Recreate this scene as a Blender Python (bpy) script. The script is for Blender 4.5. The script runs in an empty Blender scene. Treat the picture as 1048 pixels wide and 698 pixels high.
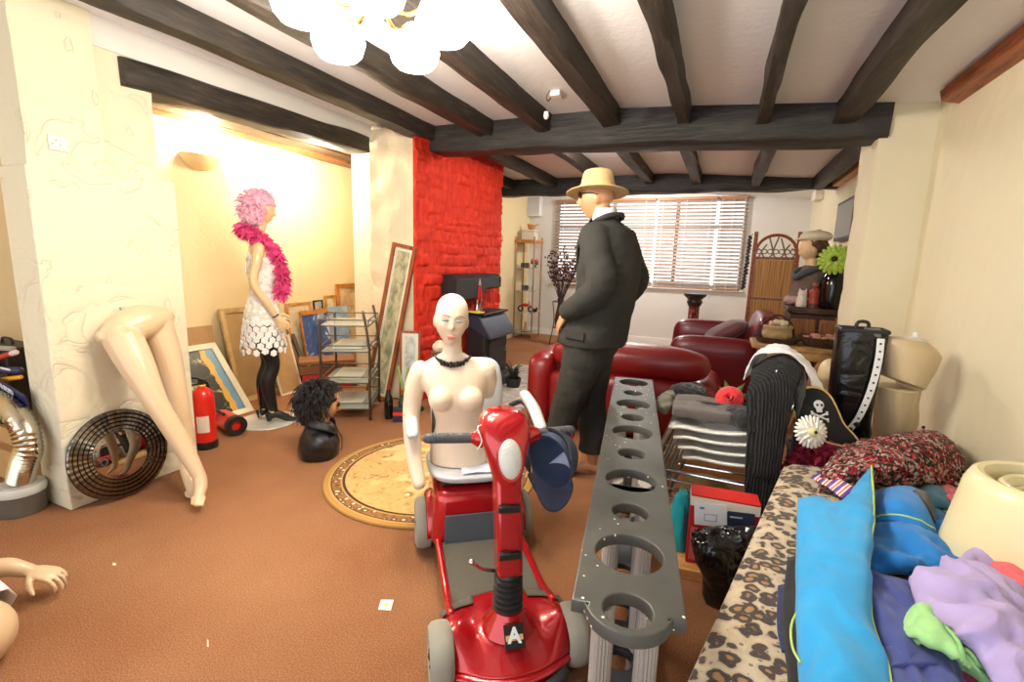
import bpy, bmesh, math, random
from math import sin, cos, pi, radians as R
from mathutils import Vector as V, Matrix as M, noise as NZ
random.seed(7)
SC = bpy.context.scene
COL = SC.collection

# ---------------------------------------------------------------- camera
FPX, YAW, PITCH, ROLL, EYE = 489.755, 0.404891, 0.166615, 0.0299224, 1.40
_f0 = V((-sin(YAW), cos(YAW), 0)); _r0 = V((cos(YAW), sin(YAW), 0)); _u0 = V((0, 0, 1))
CF = _f0*cos(PITCH) - _u0*sin(PITCH); _u1 = _u0*cos(PITCH) + _f0*sin(PITCH)
CR = _r0*cos(ROLL) + _u1*sin(ROLL); CU = _u1*cos(ROLL) - _r0*sin(ROLL)
CP = V((0, 0, EYE))
WH, RH = _f0, _r0
cd = bpy.data.cameras.new('camera'); cam = bpy.data.objects.new('camera', cd); COL.objects.link(cam)
cd.sensor_fit = 'HORIZONTAL'; cd.sensor_width = 36; cd.lens = 36*FPX/1048; cd.clip_start = .02
mw = M.Identity(4)
for i, a in enumerate((CR, CU, -CF)):
    for j in range(3): mw[j][i] = a[j]
mw.translation = CP
cam.matrix_world = mw
SC.camera = cam

# survey helpers: where a sight line meets a plane of the room (sizes taken off the photograph)
def ray(x, y): return CF*FPX + CR*(x-524) + CU*(349-y)
def onz(x, y, z=0.0):
    d = ray(x, y); return CP + d*((z-EYE)/d.z)
def ony(x, y, Y):
    d = ray(x, y); return CP + d*(Y/d.y)
def onx(x, y, X):
    d = ray(x, y); return CP + d*(X/d.x)
def ond(x, y, ref):
    d = ray(x, y); r = V(ref); return CP + d*(((r-CP).dot(WH))/d.dot(WH))

# ---------------------------------------------------------------- materials
def s2l(c): c /= 255.0; return c/12.92 if c <= .04045 else ((c+.055)/1.055)**2.4
def rgb(t): return (s2l(t[0]), s2l(t[1]), s2l(t[2]), 1)
class NT:
    def __init__(s, name):
        s.m = bpy.data.materials.new(name); s.m.use_nodes = True; s.t = s.m.node_tree
        s.b = s.t.nodes['Principled BSDF']; s.n = s.t.nodes; s.l = s.t.links
    def node(s, k, **kw):
        n = s.n.new(k)
        for a, v in kw.items():
            if a in n.inputs: n.inputs[a].default_value = v
            else: setattr(n, a, v)
        return n
    def link(s, a, b): s.l.new(a, b)
    def coord(s, scale=(1,1,1), kind='Object', rot=(0,0,0)):
        c = s.node('ShaderNodeTexCoord'); m = s.node('ShaderNodeMapping'); s.link(c.outputs[kind], m.inputs[0])
        m.inputs['Scale'].default_value = scale; m.inputs['Rotation'].default_value = rot
        return m.outputs[0]
    def ramp(s, src, stops, interp='LINEAR'):
        r = s.node('ShaderNodeValToRGB'); s.link(src, r.inputs[0]); cr = r.color_ramp; cr.interpolation = interp
        while len(cr.elements) < len(stops): cr.elements.new(.5)
        for e, (p, c) in zip(cr.elements, stops): e.position = p; e.color = c if len(c) == 4 else rgb(c)
        return r.outputs[0]
    def noise(s, vec, scale, detail=3, rough=.5, dist=0):
        n = s.node('ShaderNodeTexNoise'); s.link(vec, n.inputs['Vector']); n.inputs['Scale'].default_value = scale
        n.inputs['Detail'].default_value = detail; n.inputs['Roughness'].default_value = rough; n.inputs['Distortion'].default_value = dist
        return n.outputs[0]
    def voro(s, vec, scale, feature='F1', out='Distance', rnd=1):
        n = s.node('ShaderNodeTexVoronoi'); n.feature = feature; s.link(vec, n.inputs['Vector']); n.inputs['Scale'].default_value = scale; n.inputs['Randomness'].default_value = rnd
        return n.outputs[out]
    def math(s, op, a, b=None):
        n = s.node('ShaderNodeMath'); n.operation = op
        for i, v in enumerate((a, b)):
            if v is None: continue
            if isinstance(v, (int, float)): n.inputs[i].default_value = v
            else: s.link(v, n.inputs[i])
        return n.outputs[0]
    def mix(s, f, a, b, blend='MIX'):
        n = s.node('ShaderNodeMix'); n.data_type = 'RGBA'; n.blend_type = blend
        for i, v in ((0, f), (6, a), (7, b)):
            if isinstance(v, (int, float)): n.inputs[i].default_value = v
            elif isinstance(v, tuple): n.inputs[i].default_value = v if len(v) == 4 else rgb(v)
            else: s.link(v, n.inputs[i])
        return n.outputs[2]
    def color(s, src): s.link(src, s.b.inputs['Base Color'])
    def bump(s, h, strength=.3, dist=.01):
        n = s.node('ShaderNodeBump'); n.inputs['Strength'].default_value = strength; n.inputs['Distance'].default_value = dist
        s.link(h, n.inputs['Height']); s.link(n.outputs[0], s.b.inputs['Normal'])
_MC = {}
def mat(name, c, rough=.5, metal=0, bump=0, scale=60, var=0, emit=0, trans=0, alpha=1, coat=0, sheen=0, spec=None, ior=None, ecol=None, stretch=(1,1,1), vscale=None):
    if name in _MC: return _MC[name]
    n = NT(name); b = n.b
    b.inputs['Base Color'].default_value = rgb(c); b.inputs['Roughness'].default_value = rough; b.inputs['Metallic'].default_value = metal
    if coat: b.inputs['Coat Weight'].default_value = coat; b.inputs['Coat Roughness'].default_value = .08
    if sheen: b.inputs['Sheen Weight'].default_value = sheen
    if trans: b.inputs['Transmission Weight'].default_value = trans
    if ior: b.inputs['IOR'].default_value = ior
    if alpha < 1: b.inputs['Alpha'].default_value = alpha
    if spec is not None: b.inputs['Specular IOR Level'].default_value = spec
    if emit: b.inputs['Emission Color'].default_value = rgb(ecol or c); b.inputs['Emission Strength'].default_value = emit
    v = n.coord(stretch)
    if var:
        q = n.noise(v, vscale or scale*.25, 4, .6)
        k = max(0, 1-var); h = 1+var*.6
        lo = tuple(x*k for x in rgb(c)[:3])+(1,); hi = tuple(min(1, x*h) for x in rgb(c)[:3])+(1,)
        n.color(n.ramp(q, [(.3, lo), (.7, hi)]))
    if bump: n.bump(n.noise(v, scale, 4, .6), bump, .01)
    _MC[name] = n.m
    return n.m

# ---------------------------------------------------------------- mesh collecting
def catmull(P, n=6, closed=False):
    out = []; N = len(P)
    seg = N if closed else N-1
    for i in range(seg):
        p0 = P[(i-1) % N] if closed or i > 0 else [2*a-b for a, b in zip(P[0], P[1])]
        p1 = P[i]; p2 = P[(i+1) % N]
        p3 = P[(i+2) % N] if closed or i+2 < N else [2*a-b for a, b in zip(P[N-1], P[N-2])]
        for k in range(n):
            t = k/n; t2 = t*t; t3 = t2*t
            out.append([.5*((2*b)+(c-a)*t+(2*a-5*b+4*c-d)*t2+(-a+3*b-3*c+d)*t3) for a, b, c, d in zip(p0, p1, p2, p3)])
    if not closed: out.append(list(P[-1]))
    return out
class MB:
    def __init__(s): s.b = bmesh.new(); s.m = M.Identity(4)
    def at(s, m): s.m = m; return s
    def v(s, p): return s.b.verts.new(s.m @ V(p))
    def f(s, vs):
        try: return s.b.faces.new(vs)
        except ValueError: return None
    def box(s, c, d, rot=None, taper=1.0):
        c = V(c); q = M.Identity(3) if rot is None else rot.to_3x3()
        vs = []
        for z in (-.5, .5):
            k = 1 if z < 0 else taper
            for x, y in ((-.5,-.5),(.5,-.5),(.5,.5),(-.5,.5)):
                vs.append(s.v(c + q @ V((x*d[0]*k, y*d[1]*k, z*d[2]))))
        for a in ((0,3,2,1),(4,5,6,7),(0,1,5,4),(1,2,6,5),(2,3,7,6),(3,0,4,7)): s.f([vs[i] for i in a])
        return s
    def quadbox(s, P, n):               # 4 points and an extrusion vector
        P = [V(p) for p in P]; n = V(n)
        a = [s.v(p) for p in P]; b = [s.v(p+n) for p in P]; k = len(P)
        s.f(a[::-1]); s.f(b)
        for i in range(k): s.f([a[i], a[(i+1) % k], b[(i+1) % k], b[i]])
        return s
    def bar(s, p, q, w, h=None, up=(0,0,1)):
        p, q = V(p), V(q); h = h or w; d = (q-p).normalized(); u = V(up)
        if abs(d.dot(u)) > .98: u = V((1,0,0))
        x = d.cross(u).normalized(); u = x.cross(d)
        P = [p + x*(a*w/2) + u*(c*h/2) for a, c in ((-1,-1),(1,-1),(1,1),(-1,1))]
        return s.quadbox(P, q-p)
    def rings(s, rr, cap=True, closed=False):
        L = [[s.v(p) for p in r] for r in rr]; k = len(L[0])
        for i in range(len(L) if closed else len(L)-1):
            A, B = L[i], L[(i+1) % len(L)]
            for j in range(k): s.f([A[j], A[(j+1) % k], B[(j+1) % k], B[j]])
        if cap and not closed: s.f(L[0][::-1]); s.f(L[-1])
        return s
    def tube(s, pts, r, seg=10, n=0, closed=False, cap=True, flat=1.0, round_ends=False):
        pts = [list(p) for p in pts]
        if not isinstance(r, (list, tuple)): r = [r]*len(pts)
        q = [p+[x] for p, x in zip(pts, r)]
        if n: q = catmull(q, n, closed)
        P = [V(p[:3]) for p in q]; rr = [max(1e-4, p[3]) for p in q]
        if round_ends and not closed:
            a = (P[0]-P[1]).normalized(); b = (P[-1]-P[-2]).normalized(); A, B = P[0], P[-1]; ra, rb = rr[0], rr[-1]
            for t in (.5, .85): P.insert(0, A+a*ra*t); rr.insert(0, ra*math.sqrt(1-t*t))
            for t in (.5, .85): P.append(B+b*rb*t); rr.append(rb*math.sqrt(1-t*t))
        T = []
        N = len(P)
        for i in range(N):
            a = P[(i+1) % N] if closed or i < N-1 else P[i]; b = P[i-1] if closed or i > 0 else P[i]
            d = a-b; T.append(d.normalized() if d.length > 1e-9 else V((0,0,1)))
        u = V((0,0,1)) if abs(T[0].z) < .9 else V((1,0,0))
        R_ = []
        for i in range(N):
            x = T[i].cross(u)
            if x.length < 1e-6: x = T[i].cross(V((1,0,0)))
            x.normalize(); u = x.cross(T[i]).normalized()
            R_.append([P[i] + (x*cos(2*pi*j/seg) + u*sin(2*pi*j/seg)*flat)*rr[i] for j in range(seg)])
        return s.rings(R_, cap, closed)
    def stack(s, rr, seg=28, n=4, p=2.0, cap=True):      # rings (x,y,z,rx,ry)
        q = catmull([list(r) for r in rr], n) if n else rr
        out = []
        for x, y, z, a, b in q:
            ring = []
            for j in range(seg):
                t = 2*pi*j/seg; c, d = cos(t), sin(t)
                ring.append((x + a*math.copysign(abs(c)**(2/p), c), y + b*math.copysign(abs(d)**(2/p), d), z))
            out.append(ring)
        return s.rings(out, cap)
    def lathe(s, prof, seg=24, m=None, n=0, closed=False):
        if n: prof = catmull([list(p) for p in prof], n)
        m = m or M.Identity(4)
        rr = [[m @ V((max(r, 1e-4)*cos(2*pi*j/seg), max(r, 1e-4)*sin(2*pi*j/seg), z)) for j in range(seg)] for r, z in prof]
        return s.rings(rr, not closed, closed)
    def ball(s, c, r, seg=16, m=None, fn=None):
        if not isinstance(r, (list, tuple)): r = (r, r, r)
        m = m or M.Identity(3); c = V(c); H = max(6, seg*2//3); rr = []
        for i in range(H+1):
            a = pi*i/H; rr.append([])
            for j in range(seg):
                t = 2*pi*j/seg; d = V((sin(a)*cos(t), sin(a)*sin(t), -cos(a)))
                if i in (0, H): d = d + V((cos(t), sin(t), 0))*1e-3
                p = V((d.x*r[0], d.y*r[1], d.z*r[2]))
                if fn: p = fn(d, p)
                rr[-1].append(c + m @ p)
        return s.rings(rr)
    def prism(s, poly, z0, z1, m=None):
        m = m or M.Identity(4)
        return s.quadbox([m @ V((x, y, z0)) for x, y in poly], m.to_3x3() @ V((0, 0, z1-z0)))
    def grid(s, rows, flip=False):
        L = [[s.v(p) for p in r] for r in rows]
        for i in range(len(L)-1):
            for j in range(len(L[0])-1):
                q = [L[i][j], L[i][j+1], L[i+1][j+1], L[i+1][j]]
                s.f(q[::-1] if flip else q)
        return s
    def build(s, name, m, parent=None, smooth=40, bevel=0, seg=2, solid=0, sub=0, off=0, loc=None):
        s.b.normal_update()
        bmesh.ops.recalc_face_normals(s.b, faces=s.b.faces[:])
        me = bpy.data.meshes.new(name); s.b.to_mesh(me); s.b.free()
        if loc is not None: me.transform(M.Translation(-V(loc)))
        o = bpy.data.objects.new(name, me); COL.objects.link(o)
        if loc is not None: o.location = loc
        if m: me.materials.append(m)
        if smooth:
            me.polygons.foreach_set('use_smooth', [True]*len(me.polygons))
            if smooth < 180: me.set_sharp_from_angle(angle=R(smooth))
        if parent is not None: o.parent = parent
        if sub: q = o.modifiers.new('sub', 'SUBSURF'); q.levels = q.render_levels = sub
        if solid: q = o.modifiers.new('solid', 'SOLIDIFY'); q.thickness = solid; q.offset = off
        if bevel:
            q = o.modifiers.new('bevel', 'BEVEL'); q.width = bevel; q.segments = seg; q.limit_method = 'ANGLE'; q.angle_limit = R(40)
            q.harden_normals = False
        return o
def bake(o):
    dg = bpy.context.evaluated_depsgraph_get(); me = bpy.data.meshes.new_from_object(o.evaluated_get(dg)); old = o.data
    o.modifiers.clear(); o.data = me; me.name = o.name
    if old.materials and not me.materials: me.materials.append(old.materials[0])
    me.polygons.foreach_set('use_smooth', [True]*len(me.polygons))
    return o
def organic(mb, name, m, parent=None, voxel=.007, it=4, disp=None):
    o = mb.build(name, m, parent, smooth=0)
    q = o.modifiers.new('r', 'REMESH'); q.mode = 'VOXEL'; q.voxel_size = voxel
    if it: w = o.modifiers.new('s', 'SMOOTH'); w.factor = .5; w.iterations = it
    bake(o)
    if disp:
        for v in o.data.vertices: v.co += disp(v.co, v.normal)
    return o
def tag(o, label, cat, group=None, kind=None):
    o['label'] = label; o['category'] = cat
    if group: o['group'] = group
    if kind: o['kind'] = kind
    return o
def thing(name, label, cat, loc=(0,0,0), rz=0, group=None, m=None):
    o = bpy.data.objects.new(name, None); COL.objects.link(o); o.empty_display_size = .1
    if m is not None: o.matrix_world = m
    else: o.location = loc; o.rotation_euler = (0, 0, rz)
    return tag(o, label, cat, group)
def struct(o, label=None):
    o['kind'] = 'structure'
    if label: o['label'] = label
    return o
def copy_tree(o, parent=None):
    c = o.copy(); COL.objects.link(c)
    if parent is not None: c.parent = parent
    for ch in [k for k in bpy.data.objects if k.parent == o]: copy_tree(ch, c)
    return c
def basis(o, x, y, z=None):          # matrix with origin o and axes x, y (z)
    x = V(x).normalized(); z = (V(z) if z else x.cross(V(y))).normalized(); y = z.cross(x).normalized()
    m = M.Identity(4)
    for i, a in enumerate((x, y, z)):
        for j in range(3): m[j][i] = a[j]
    m.translation = V(o); return m
def nz(p, sc=1.0, seed=0): return NZ.noise(V(p)*sc + V((seed*13.7, seed*7.1, seed*3.3)))
# soft sheet through a net of control points (bicubic), with folds
def net(rows, n=8, fold=.006, fscale=14, seed=0, aniso=(1,1,1), edge=0.0, lift=None):
    rows = [catmull([list(p) for p in r], n) for r in rows]
    cols = list(zip(*rows)); cols = [catmull([list(p) for p in c], n) for c in cols]
    G = [list(map(V, r)) for r in zip(*cols)]
    a, b = len(G), len(G[0]); out = []
    for i in range(a):
        out.append([])
        for j in range(b):
            p = G[i][j]
            du = G[i][min(j+1, b-1)]-G[i][max(j-1, 0)]; dv = G[min(i+1, a-1)][j]-G[max(i-1, 0)][j]
            nn = du.cross(dv)
            nn = nn.normalized() if nn.length > 1e-9 else V((0,0,1))
            if nn.z < 0: nn = -nn
            q = V((p.x*aniso[0], p.y*aniso[1], p.z*aniso[2])); q = q + V((nz(q, 6, seed+20), nz(q, 6, seed+31), 0))*.045
            e = min(i, a-1-i)/max(1, a-1), min(j, b-1-j)/max(1, b-1)
            d = min(e[0]*a, e[1]*b)
            k = 1-math.exp(-d*.5)
            h = fold*(1-2*abs(nz(q, fscale, seed))) + fold*.6*(1-2*abs(nz(q, fscale*2.1, seed+5))) + fold*.25*nz(q, fscale*4.5, seed+8)
            p = p + nn*(h*(.3+.7*k)) - V((0,0,1))*(edge*(1-k))
            out[-1].append(p)
    return out
def sheet(name, rows, m, parent=None, thick=.004, **kw):
    b = MB(); b.grid(net(rows, **kw)); return b.build(name, m, parent, smooth=180, solid=thick)
def text(name, body, size, m, mw_, parent=None, ext=.0008, align='CENTER', bold=0):
    c = bpy.data.curves.new(name, 'FONT'); c.body = body; c.size = size; c.extrude = ext; c.align_x = align; c.align_y = 'CENTER'; c.offset = bold
    o = bpy.data.objects.new(name, c); COL.objects.link(o); o.matrix_world = mw_
    dg = bpy.context.evaluated_depsgraph_get(); me = bpy.data.meshes.new_from_object(o.evaluated_get(dg))
    bpy.data.objects.remove(o); k = bpy.data.objects.new(name, me); COL.objects.link(k); me.materials.clear(); me.materials.append(m)
    if parent is not None: k.parent = parent; k.matrix_local = mw_
    else: k.matrix_world = mw_
    return k
# ================================================================ SETTING
def plaster(name, c, scale=9, strength=.35, kind='swirl', rough=.75):
    n = NT(name); v = n.coord()
    n.b.inputs['Base Color'].default_value = rgb(c); n.b.inputs['Roughness'].default_value = rough
    if kind == 'swirl':
        d = n.noise(v, scale, 2, .5, 1.6); w = n.math('PINGPONG', n.math('MULTIPLY', d, 2.6), .5)
        h = n.math('ADD', n.math('POWER', w, .22), n.math('MULTIPLY', n.noise(v, scale*5, 3), .22))
        n.bump(h, strength, .012)
    elif kind == 'scallop':
        d = n.voro(v, scale, 'SMOOTH_F1'); h = n.math('ADD', d, n.math('MULTIPLY', n.noise(v, scale*4, 3), .2)); n.bump(h, strength, .02)
    else:
        n.bump(n.noise(v, scale, 5, .65), strength, .015)
    return n.m
PL_L = plaster('plaster_cream', (224, 214, 186), 4.0, .85)
PL_R = plaster('plaster_scalloped', (232, 222, 192), 11, .3, 'scallop')
PL_A = plaster('plaster_alcove', (238, 218, 172), 5, .2)
PL_W = plaster('plaster_white', (224, 208, 178), 14, .5, 'rough')
PL_F = plaster('plaster_far', (222, 218, 212), 12, .15, 'rough')
PL_C = plaster('ceiling_paper', (244, 243, 244), 22, .28, 'rough', .6)
def beam_mat():
    n = NT('beam_dark'); v = n.coord((9, 1.1, 9)); q = n.noise(v, 4, 6, .65)
    n.color(n.ramp(q, [(.3, (26, 22, 18)), (.6, (58, 49, 41)), (.82, (104, 92, 80))])); n.b.inputs['Roughness'].default_value = .55
    n.bump(q, .5, .02); return n.m
BEAM = beam_mat()
def beam_mat_x():
    n = NT('beam_dark_cross'); v = n.coord((1.1, 9, 9)); q = n.noise(v, 4, 6, .65)
    n.color(n.ramp(q, [(.3, (26, 25, 25)), (.62, (56, 52, 48)), (.85, (84, 78, 72))])); n.b.inputs['Roughness'].default_value = .55
    n.bump(q, .5, .02); return n.m
BEAMX = beam_mat_x()
def wood(name, a, b, c, scale=(14, 1.5, 14), rough=.45):
    n = NT(name); q = n.noise(n.coord(scale), 3, 5, .6, .4)
    n.color(n.ramp(q, [(.3, a), (.5, b), (.72, c)])); n.b.inputs['Roughness'].default_value = rough; n.bump(q, .12, .005); return n.m
W_RED = wood('wood_red_brown', (96, 44, 20), (150, 78, 36), (176, 98, 48))
W_PINE = wood('wood_pine', (178, 120, 66), (208, 154, 92), (226, 178, 116), (3, 16, 16))
W_DARK = wood('wood_dark', (38, 22, 14), (66, 40, 26), (92, 58, 36), (3, 14, 14))
W_MID = wood('wood_brown', (104, 62, 32), (140, 88, 48), (164, 106, 60), (14, 14, 2))
def carpet():
    n = NT('carpet_brown'); v = n.coord()
    big = n.noise(v, 1.3, 3); fine = n.noise(v, 190, 3, .8)
    c1 = n.ramp(fine, [(.30, (120, 82, 56)), (.52, (164, 117, 83)), (.74, (202, 158, 124))])
    c2 = n.ramp(big, [(.35, (232, 220, 212)), (.7, (255, 255, 255))])
    n.color(n.mix(1.0, c1, c2, 'MULTIPLY')); n.b.inputs['Roughness'].default_value = 1; n.b.inputs['Specular IOR Level'].default_value = .1
    n.bump(fine, .7, .006); return n.m
def ceilz(x): return 2.6 if x < -.7 else 2.6-.075*(x+.7)
XR, XL, YW = 1.17, -3.1, 8.75
b = MB(); b.box((-1.6, 3.6, -.06), (6.2, 10.6, .12)); struct(b.build('floor', carpet(), smooth=0))
b = MB(); b.quadbox([(-4.7, -1.7, 2.6), (-.7, -1.7, 2.6), (1.5, -1.7, ceilz(1.5)), (1.5, -1.7, 2.9), (-4.7, -1.7, 2.9)], (0, 10.6, 0)); struct(b.build('ceiling', PL_C, smooth=0))
b = MB(); b.box((XR+.1, 3.55, 1.3), (.2, 10.5, 2.6)); struct(b.build('wall_right', PL_R, smooth=0))
# window wall with its opening
wx0, wx1, wz0, wz1 = -2.93, .30, 1.03, 2.52
b = MB()
b.box(((-4.0+wx0)/2, YW+.1, 1.3), (wx0+4.0, .2, 2.6)); struct(b.build('wall_back', PL_F, smooth=0))
b = MB(); b.box(((wx1+XR)/2, YW+.1, 1.3), (XR-wx1, .2, 2.6)); struct(b.build('wall_back_right', PL_F, smooth=0))
b = MB(); b.box(((wx0+wx1)/2, YW+.1, wz0/2), (wx1-wx0, .2, wz0)); struct(b.build('wall_back_lower', PL_F, smooth=0))
b = MB(); b.box(((wx0+wx1)/2, YW+.1, (wz1+2.62)/2), (wx1-wx0, .2, 2.62-wz1)); struct(b.build('wall_back_upper', PL_F, smooth=0))
b = MB(); b.box((-3.55, 7.2, 1.3), (.2, 3.3, 2.6)); struct(b.build('wall_left_far', PL_A, smooth=0))
WHITE = mat('white_paint', (238, 236, 232), .45)
GLASS = mat('window_glass', (255, 255, 255), .02, trans=1, ior=1.45)
w = MB()
for x in (wx0+.03, -1.85, -.77, wx1-.03): w.box((x, YW+.06, (wz0+wz1)/2), (.06, .06, wz1-wz0))
for z in (wz0+.03, wz1-.03, 2.05): w.box(((wx0+wx1)/2, YW+.06, z), (wx1-wx0, .05, .06))
fr = struct(w.build('window_1', WHITE, smooth=0))
w = MB(); w.box(((wx0+wx1)/2, YW+.065, (wz0+wz1)/2), (wx1-wx0-.02, .006, wz1-wz0-.02)); w.build('pane', GLASS, fr, smooth=0)
w = MB(); w.box(((wx0+wx1)/2, YW-.02, wz0-.02), (wx1-wx0+.1, .1, .03)); struct(w.build('trim_1', WHITE, bevel=.006))
# venetian blinds, three side by side
def slat_mat():
    n = NT('blind_slat'); q = n.noise(n.coord((.9, 1, .9)), 1.2, 2)
    n.color(n.ramp(q, [(.35, (206, 190, 178)), (.65, (184, 156, 136))])); n.b.inputs['Roughness'].default_value = .4
    n.b.inputs['Transmission Weight'].default_value = 0
    tr = n.node('ShaderNodeBsdfTranslucent'); tr.inputs[0].default_value = rgb((235, 215, 195)); mx = n.node('ShaderNodeMixShader'); mx.inputs[0].default_value = .14
    out = n.n['Material Output']; n.link(n.b.outputs[0], mx.inputs[1]); n.link(tr.outputs[0], mx.inputs[2]); n.link(mx.outputs[0], out.inputs[0]); return n.m
SLAT = slat_mat()
for k, (x0, x1, z0, lab) in enumerate(((-2.92, -1.12, 1.07, 'wide white venetian blind behind the suited mannequin'), (-1.10, -.16, 1.03, 'white venetian blind hanging behind the red pedestal, middle of the three blinds'), (-.13, .29, 1.02, 'narrow white venetian blind beside the bamboo screen'))):
    t = thing('venetian_blind', lab, 'window blind', ((x0+x1)/2, YW-.06, 2.5), group='venetian blinds on the far window'); hw = (x1-x0)/2-.008
    q = MB(); q.box((0, 0, .0), (2*hw, .05, .045)); q.build('headrail', mat('blind_rail', (186, 130, 96), .5), t, bevel=.004)
    q = MB(); z = -.05
    while z > z0-2.5+.03:
        q.box((0, 0, z), (2*hw, .052, .003), M.Rotation(R(48), 4, 'X')); z -= .058
    q.build('slat', SLAT, t, smooth=0)
    q = MB(); q.box((0, 0, z0-2.5), (2*hw, .03, .022)); q.build('bottom_rail', mat('blind_rail', (186, 130, 96), .5), t, bevel=.004)
    for f in (-.82, 0, .82):
        q = MB(); q.bar((f*hw, -.030, -.02), (f*hw, -.030, z0-2.5), .008); q.build('ladder_cord', WHITE, t, smooth=0)
# right-hand pillar
def lumpy_box(name, c, d, m, amp=.01, step=.05, seed=0, fs=6):
    b = MB(); b.box(c, d); bm = b.b
    for ax in range(3):
        n = int(d[ax]/step)
        for i in range(1, n):
            co = V(c); co[ax] += -d[ax]/2+d[ax]*i/n; no = V((0,0,0)); no[ax] = 1
            bmesh.ops.bisect_plane(bm, geom=bm.verts[:]+bm.edges[:]+bm.faces[:], plane_co=co, plane_no=no)
    for v in bm.verts:
        p = v.co.copy(); q = V([nz(p, fs, seed+i) for i in range(3)]) + .5*V([nz(p, fs*2.6, seed+9+i) for i in range(3)])
        v.co += q*amp
    return b.build(name, m, smooth=55)
struct(lumpy_box('pillar_right', (1.05, 4.24, 1.29), (.36, .46, 2.58), PL_R, .012, .06, 3))
# left pillar : flush upper strip, recessed panel, wider lower block
PX = -3.1
b = MB(); b.box((PX-.13, 1.335, 2.2), (.26, .15, .82)); b.box((PX-.13, 1.335, .9), (.26, .15, 1.79))
pl = lumpy_box('pillar_left', (PX-.125, (1.275+1.60)/2, 1.30), (.25, .325, 2.6), PL_L, .006, .05, 5)
b.b.free(); struct(pl)
struct(lumpy_box('pillar_left_recess', (PX-.165, 1.735, 2.1), (.25, .31, .96), PL_L, .006, .05, 8))
ylo = onx(200, 440, PX).y
blk = MB()
a0, a1 = 1.262, ylo
blk.quadbox([(PX+.005, a0, 0), (PX+.005, a1, 0), (PX+.005, a1, onx(183, 186, PX).z), (PX+.005, a0+.30, onx(93, 177, PX).z), (PX+.005, a0, onx(93, 177, PX).z)], (-.26, 0, 0))
struct(blk.build('pillar_left_base', PL_L, bevel=.008))
# lintel beam and the wall above it
def rough_beam(name, p, q, w, h, m, seed, amp=.009, taper=0):
    p, q = V(p), V(q); d = q-p; L = d.length; n = max(6, int(L/.12)); dn = d.normalized(); x = dn.cross(V((0,0,1))).normalized(); u = x.cross(dn)
    rr = []
    for i in range(n+1):
        t = i/n; c = p+d*t; r = []
        for a, e in ((-1,-.85),(-.85,-1),(0,-1),(.85,-1),(1,-.85),(1,0),(1,.85),(.85,1),(0,1),(-.85,1),(-1,.85),(-1,0)):
            k = V((a*w/2, e*h/2))
            jit = V((nz((t*L*2.2, a*2, e*2), 1, seed), nz((t*L*2.2, a*2, e*2), 1, seed+3)))*amp*2
            r.append(c + x*(k.x+jit.x) + u*(k.y+jit.y))
        rr.append(r)
    b = MB(); b.rings(rr); return struct(b.build(name, m, smooth=50))
ls, le = onx(112, 75, PX), onx(378, 143, PX)
zt = 2.385
rough_beam('lintel_beam', (PX-.10, ls.y+.07, zt-.02), (PX-.10, 3.74, zt+.03), .22, .15, BEAM, 21, .008)
b = MB(); b.box((PX-.16, 2.705, 2.55), (.26, 2.21, .2)); struct(b.build('wall_left_upper', PL_F, smooth=0))
# alcove behind
AX = -4.25
b = MB(); b.box((AX-.1, 1.8, 1.3), (.2, 7.0, 2.6)); struct(b.build('wall_left', PL_A, smooth=0))
b = MB(); b.box((-3.75, 5.3, 1.3), (1.2, .2, 2.6)); struct(b.build('wall_alcove_end', PL_A, smooth=0))
for k, (x, w) in enumerate(((-4.1, .2), (-3.86, .22), (-3.62, .22), (-3.40, .18))):
    rough_beam('alcove_ceiling_board', (x, 1.2, 2.47-.02*k), (x, 5.2, 2.44+.02*k), w, .03, W_DARK if k % 2 else W_MID, 40+k, .006)
# chimney breast with white end and red stone face
CX, CY0, CY1 = -2.62, 3.80, 5.62
ce = lumpy_box('wall_chimney_end', (-2.895, CY0+.10, 1.28), (.51, .2, 2.56), PL_W, .03, .05, 31, 5); struct(ce)
b = MB(); b.box((-3.1, 4.8, 1.3), (.86, 1.62, 2.6)); struct(b.build('wall_chimney_core', PL_W, smooth=0))
def red_stone():
    random.seed(3); rows = []; z = 0
    while z < 2.62:
        h = random.uniform(.07, .15); y = CY0-.25+random.uniform(-.1, .1); cells = []
        while y < CY1+.1:
            wd = random.uniform(.14, .36); cells.append((y, y+wd, random.uniform(0, .03))); y += wd
        rows.append((z, z+h, cells)); z += h
    def hgt(y, z):
        zz = z + .02*nz((y*3, z, 0), 1, 4)
        for a, c, cells in rows:
            if a <= zz < c:
                yy = y + .02*nz((y, z*4, 0), 2, 6)
                for p, q, h in cells:
                    if p <= yy < q:
                        e = min(zz-a, c-zz, yy-p, q-yy); return h*min(1, .35+e/.03) + .014*nz((y*1.6, z*.7, h*50), 13) + .008*nz((y*3, z*.8, h), 24)
        return .02
    ny, nzv = 124, 176; G = []
    for i in range(nzv+1):
        z = 2.55*i/nzv; G.append([])
        for j in range(ny+1):
            y = CY0-.025+(CY1-CY0+.03)*j/ny; x = CX+.005+hgt(y, z)
            if j == 0: x = CX-.02
            elif j == 1: y += -.015+.02*nz((0, 0, z), 9)
            G[-1].append((x, y, z))
    b = MB(); b.grid(G); n = NT('red_painted_stone'); v = n.coord((6, 6, 2))
    n.color(n.ramp(n.noise(v, 3, 4), [(.3, (188, 36, 20)), (.7, (214, 58, 34))])); n.b.inputs['Roughness'].default_value = .7; n.b.inputs['Specular IOR Level'].default_value = .25; n.bump(n.noise(v, 14, 4), .35, .01)
    o = b.build('wall_chimney', n.m, smooth=50); return struct(o)
red_stone()
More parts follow.
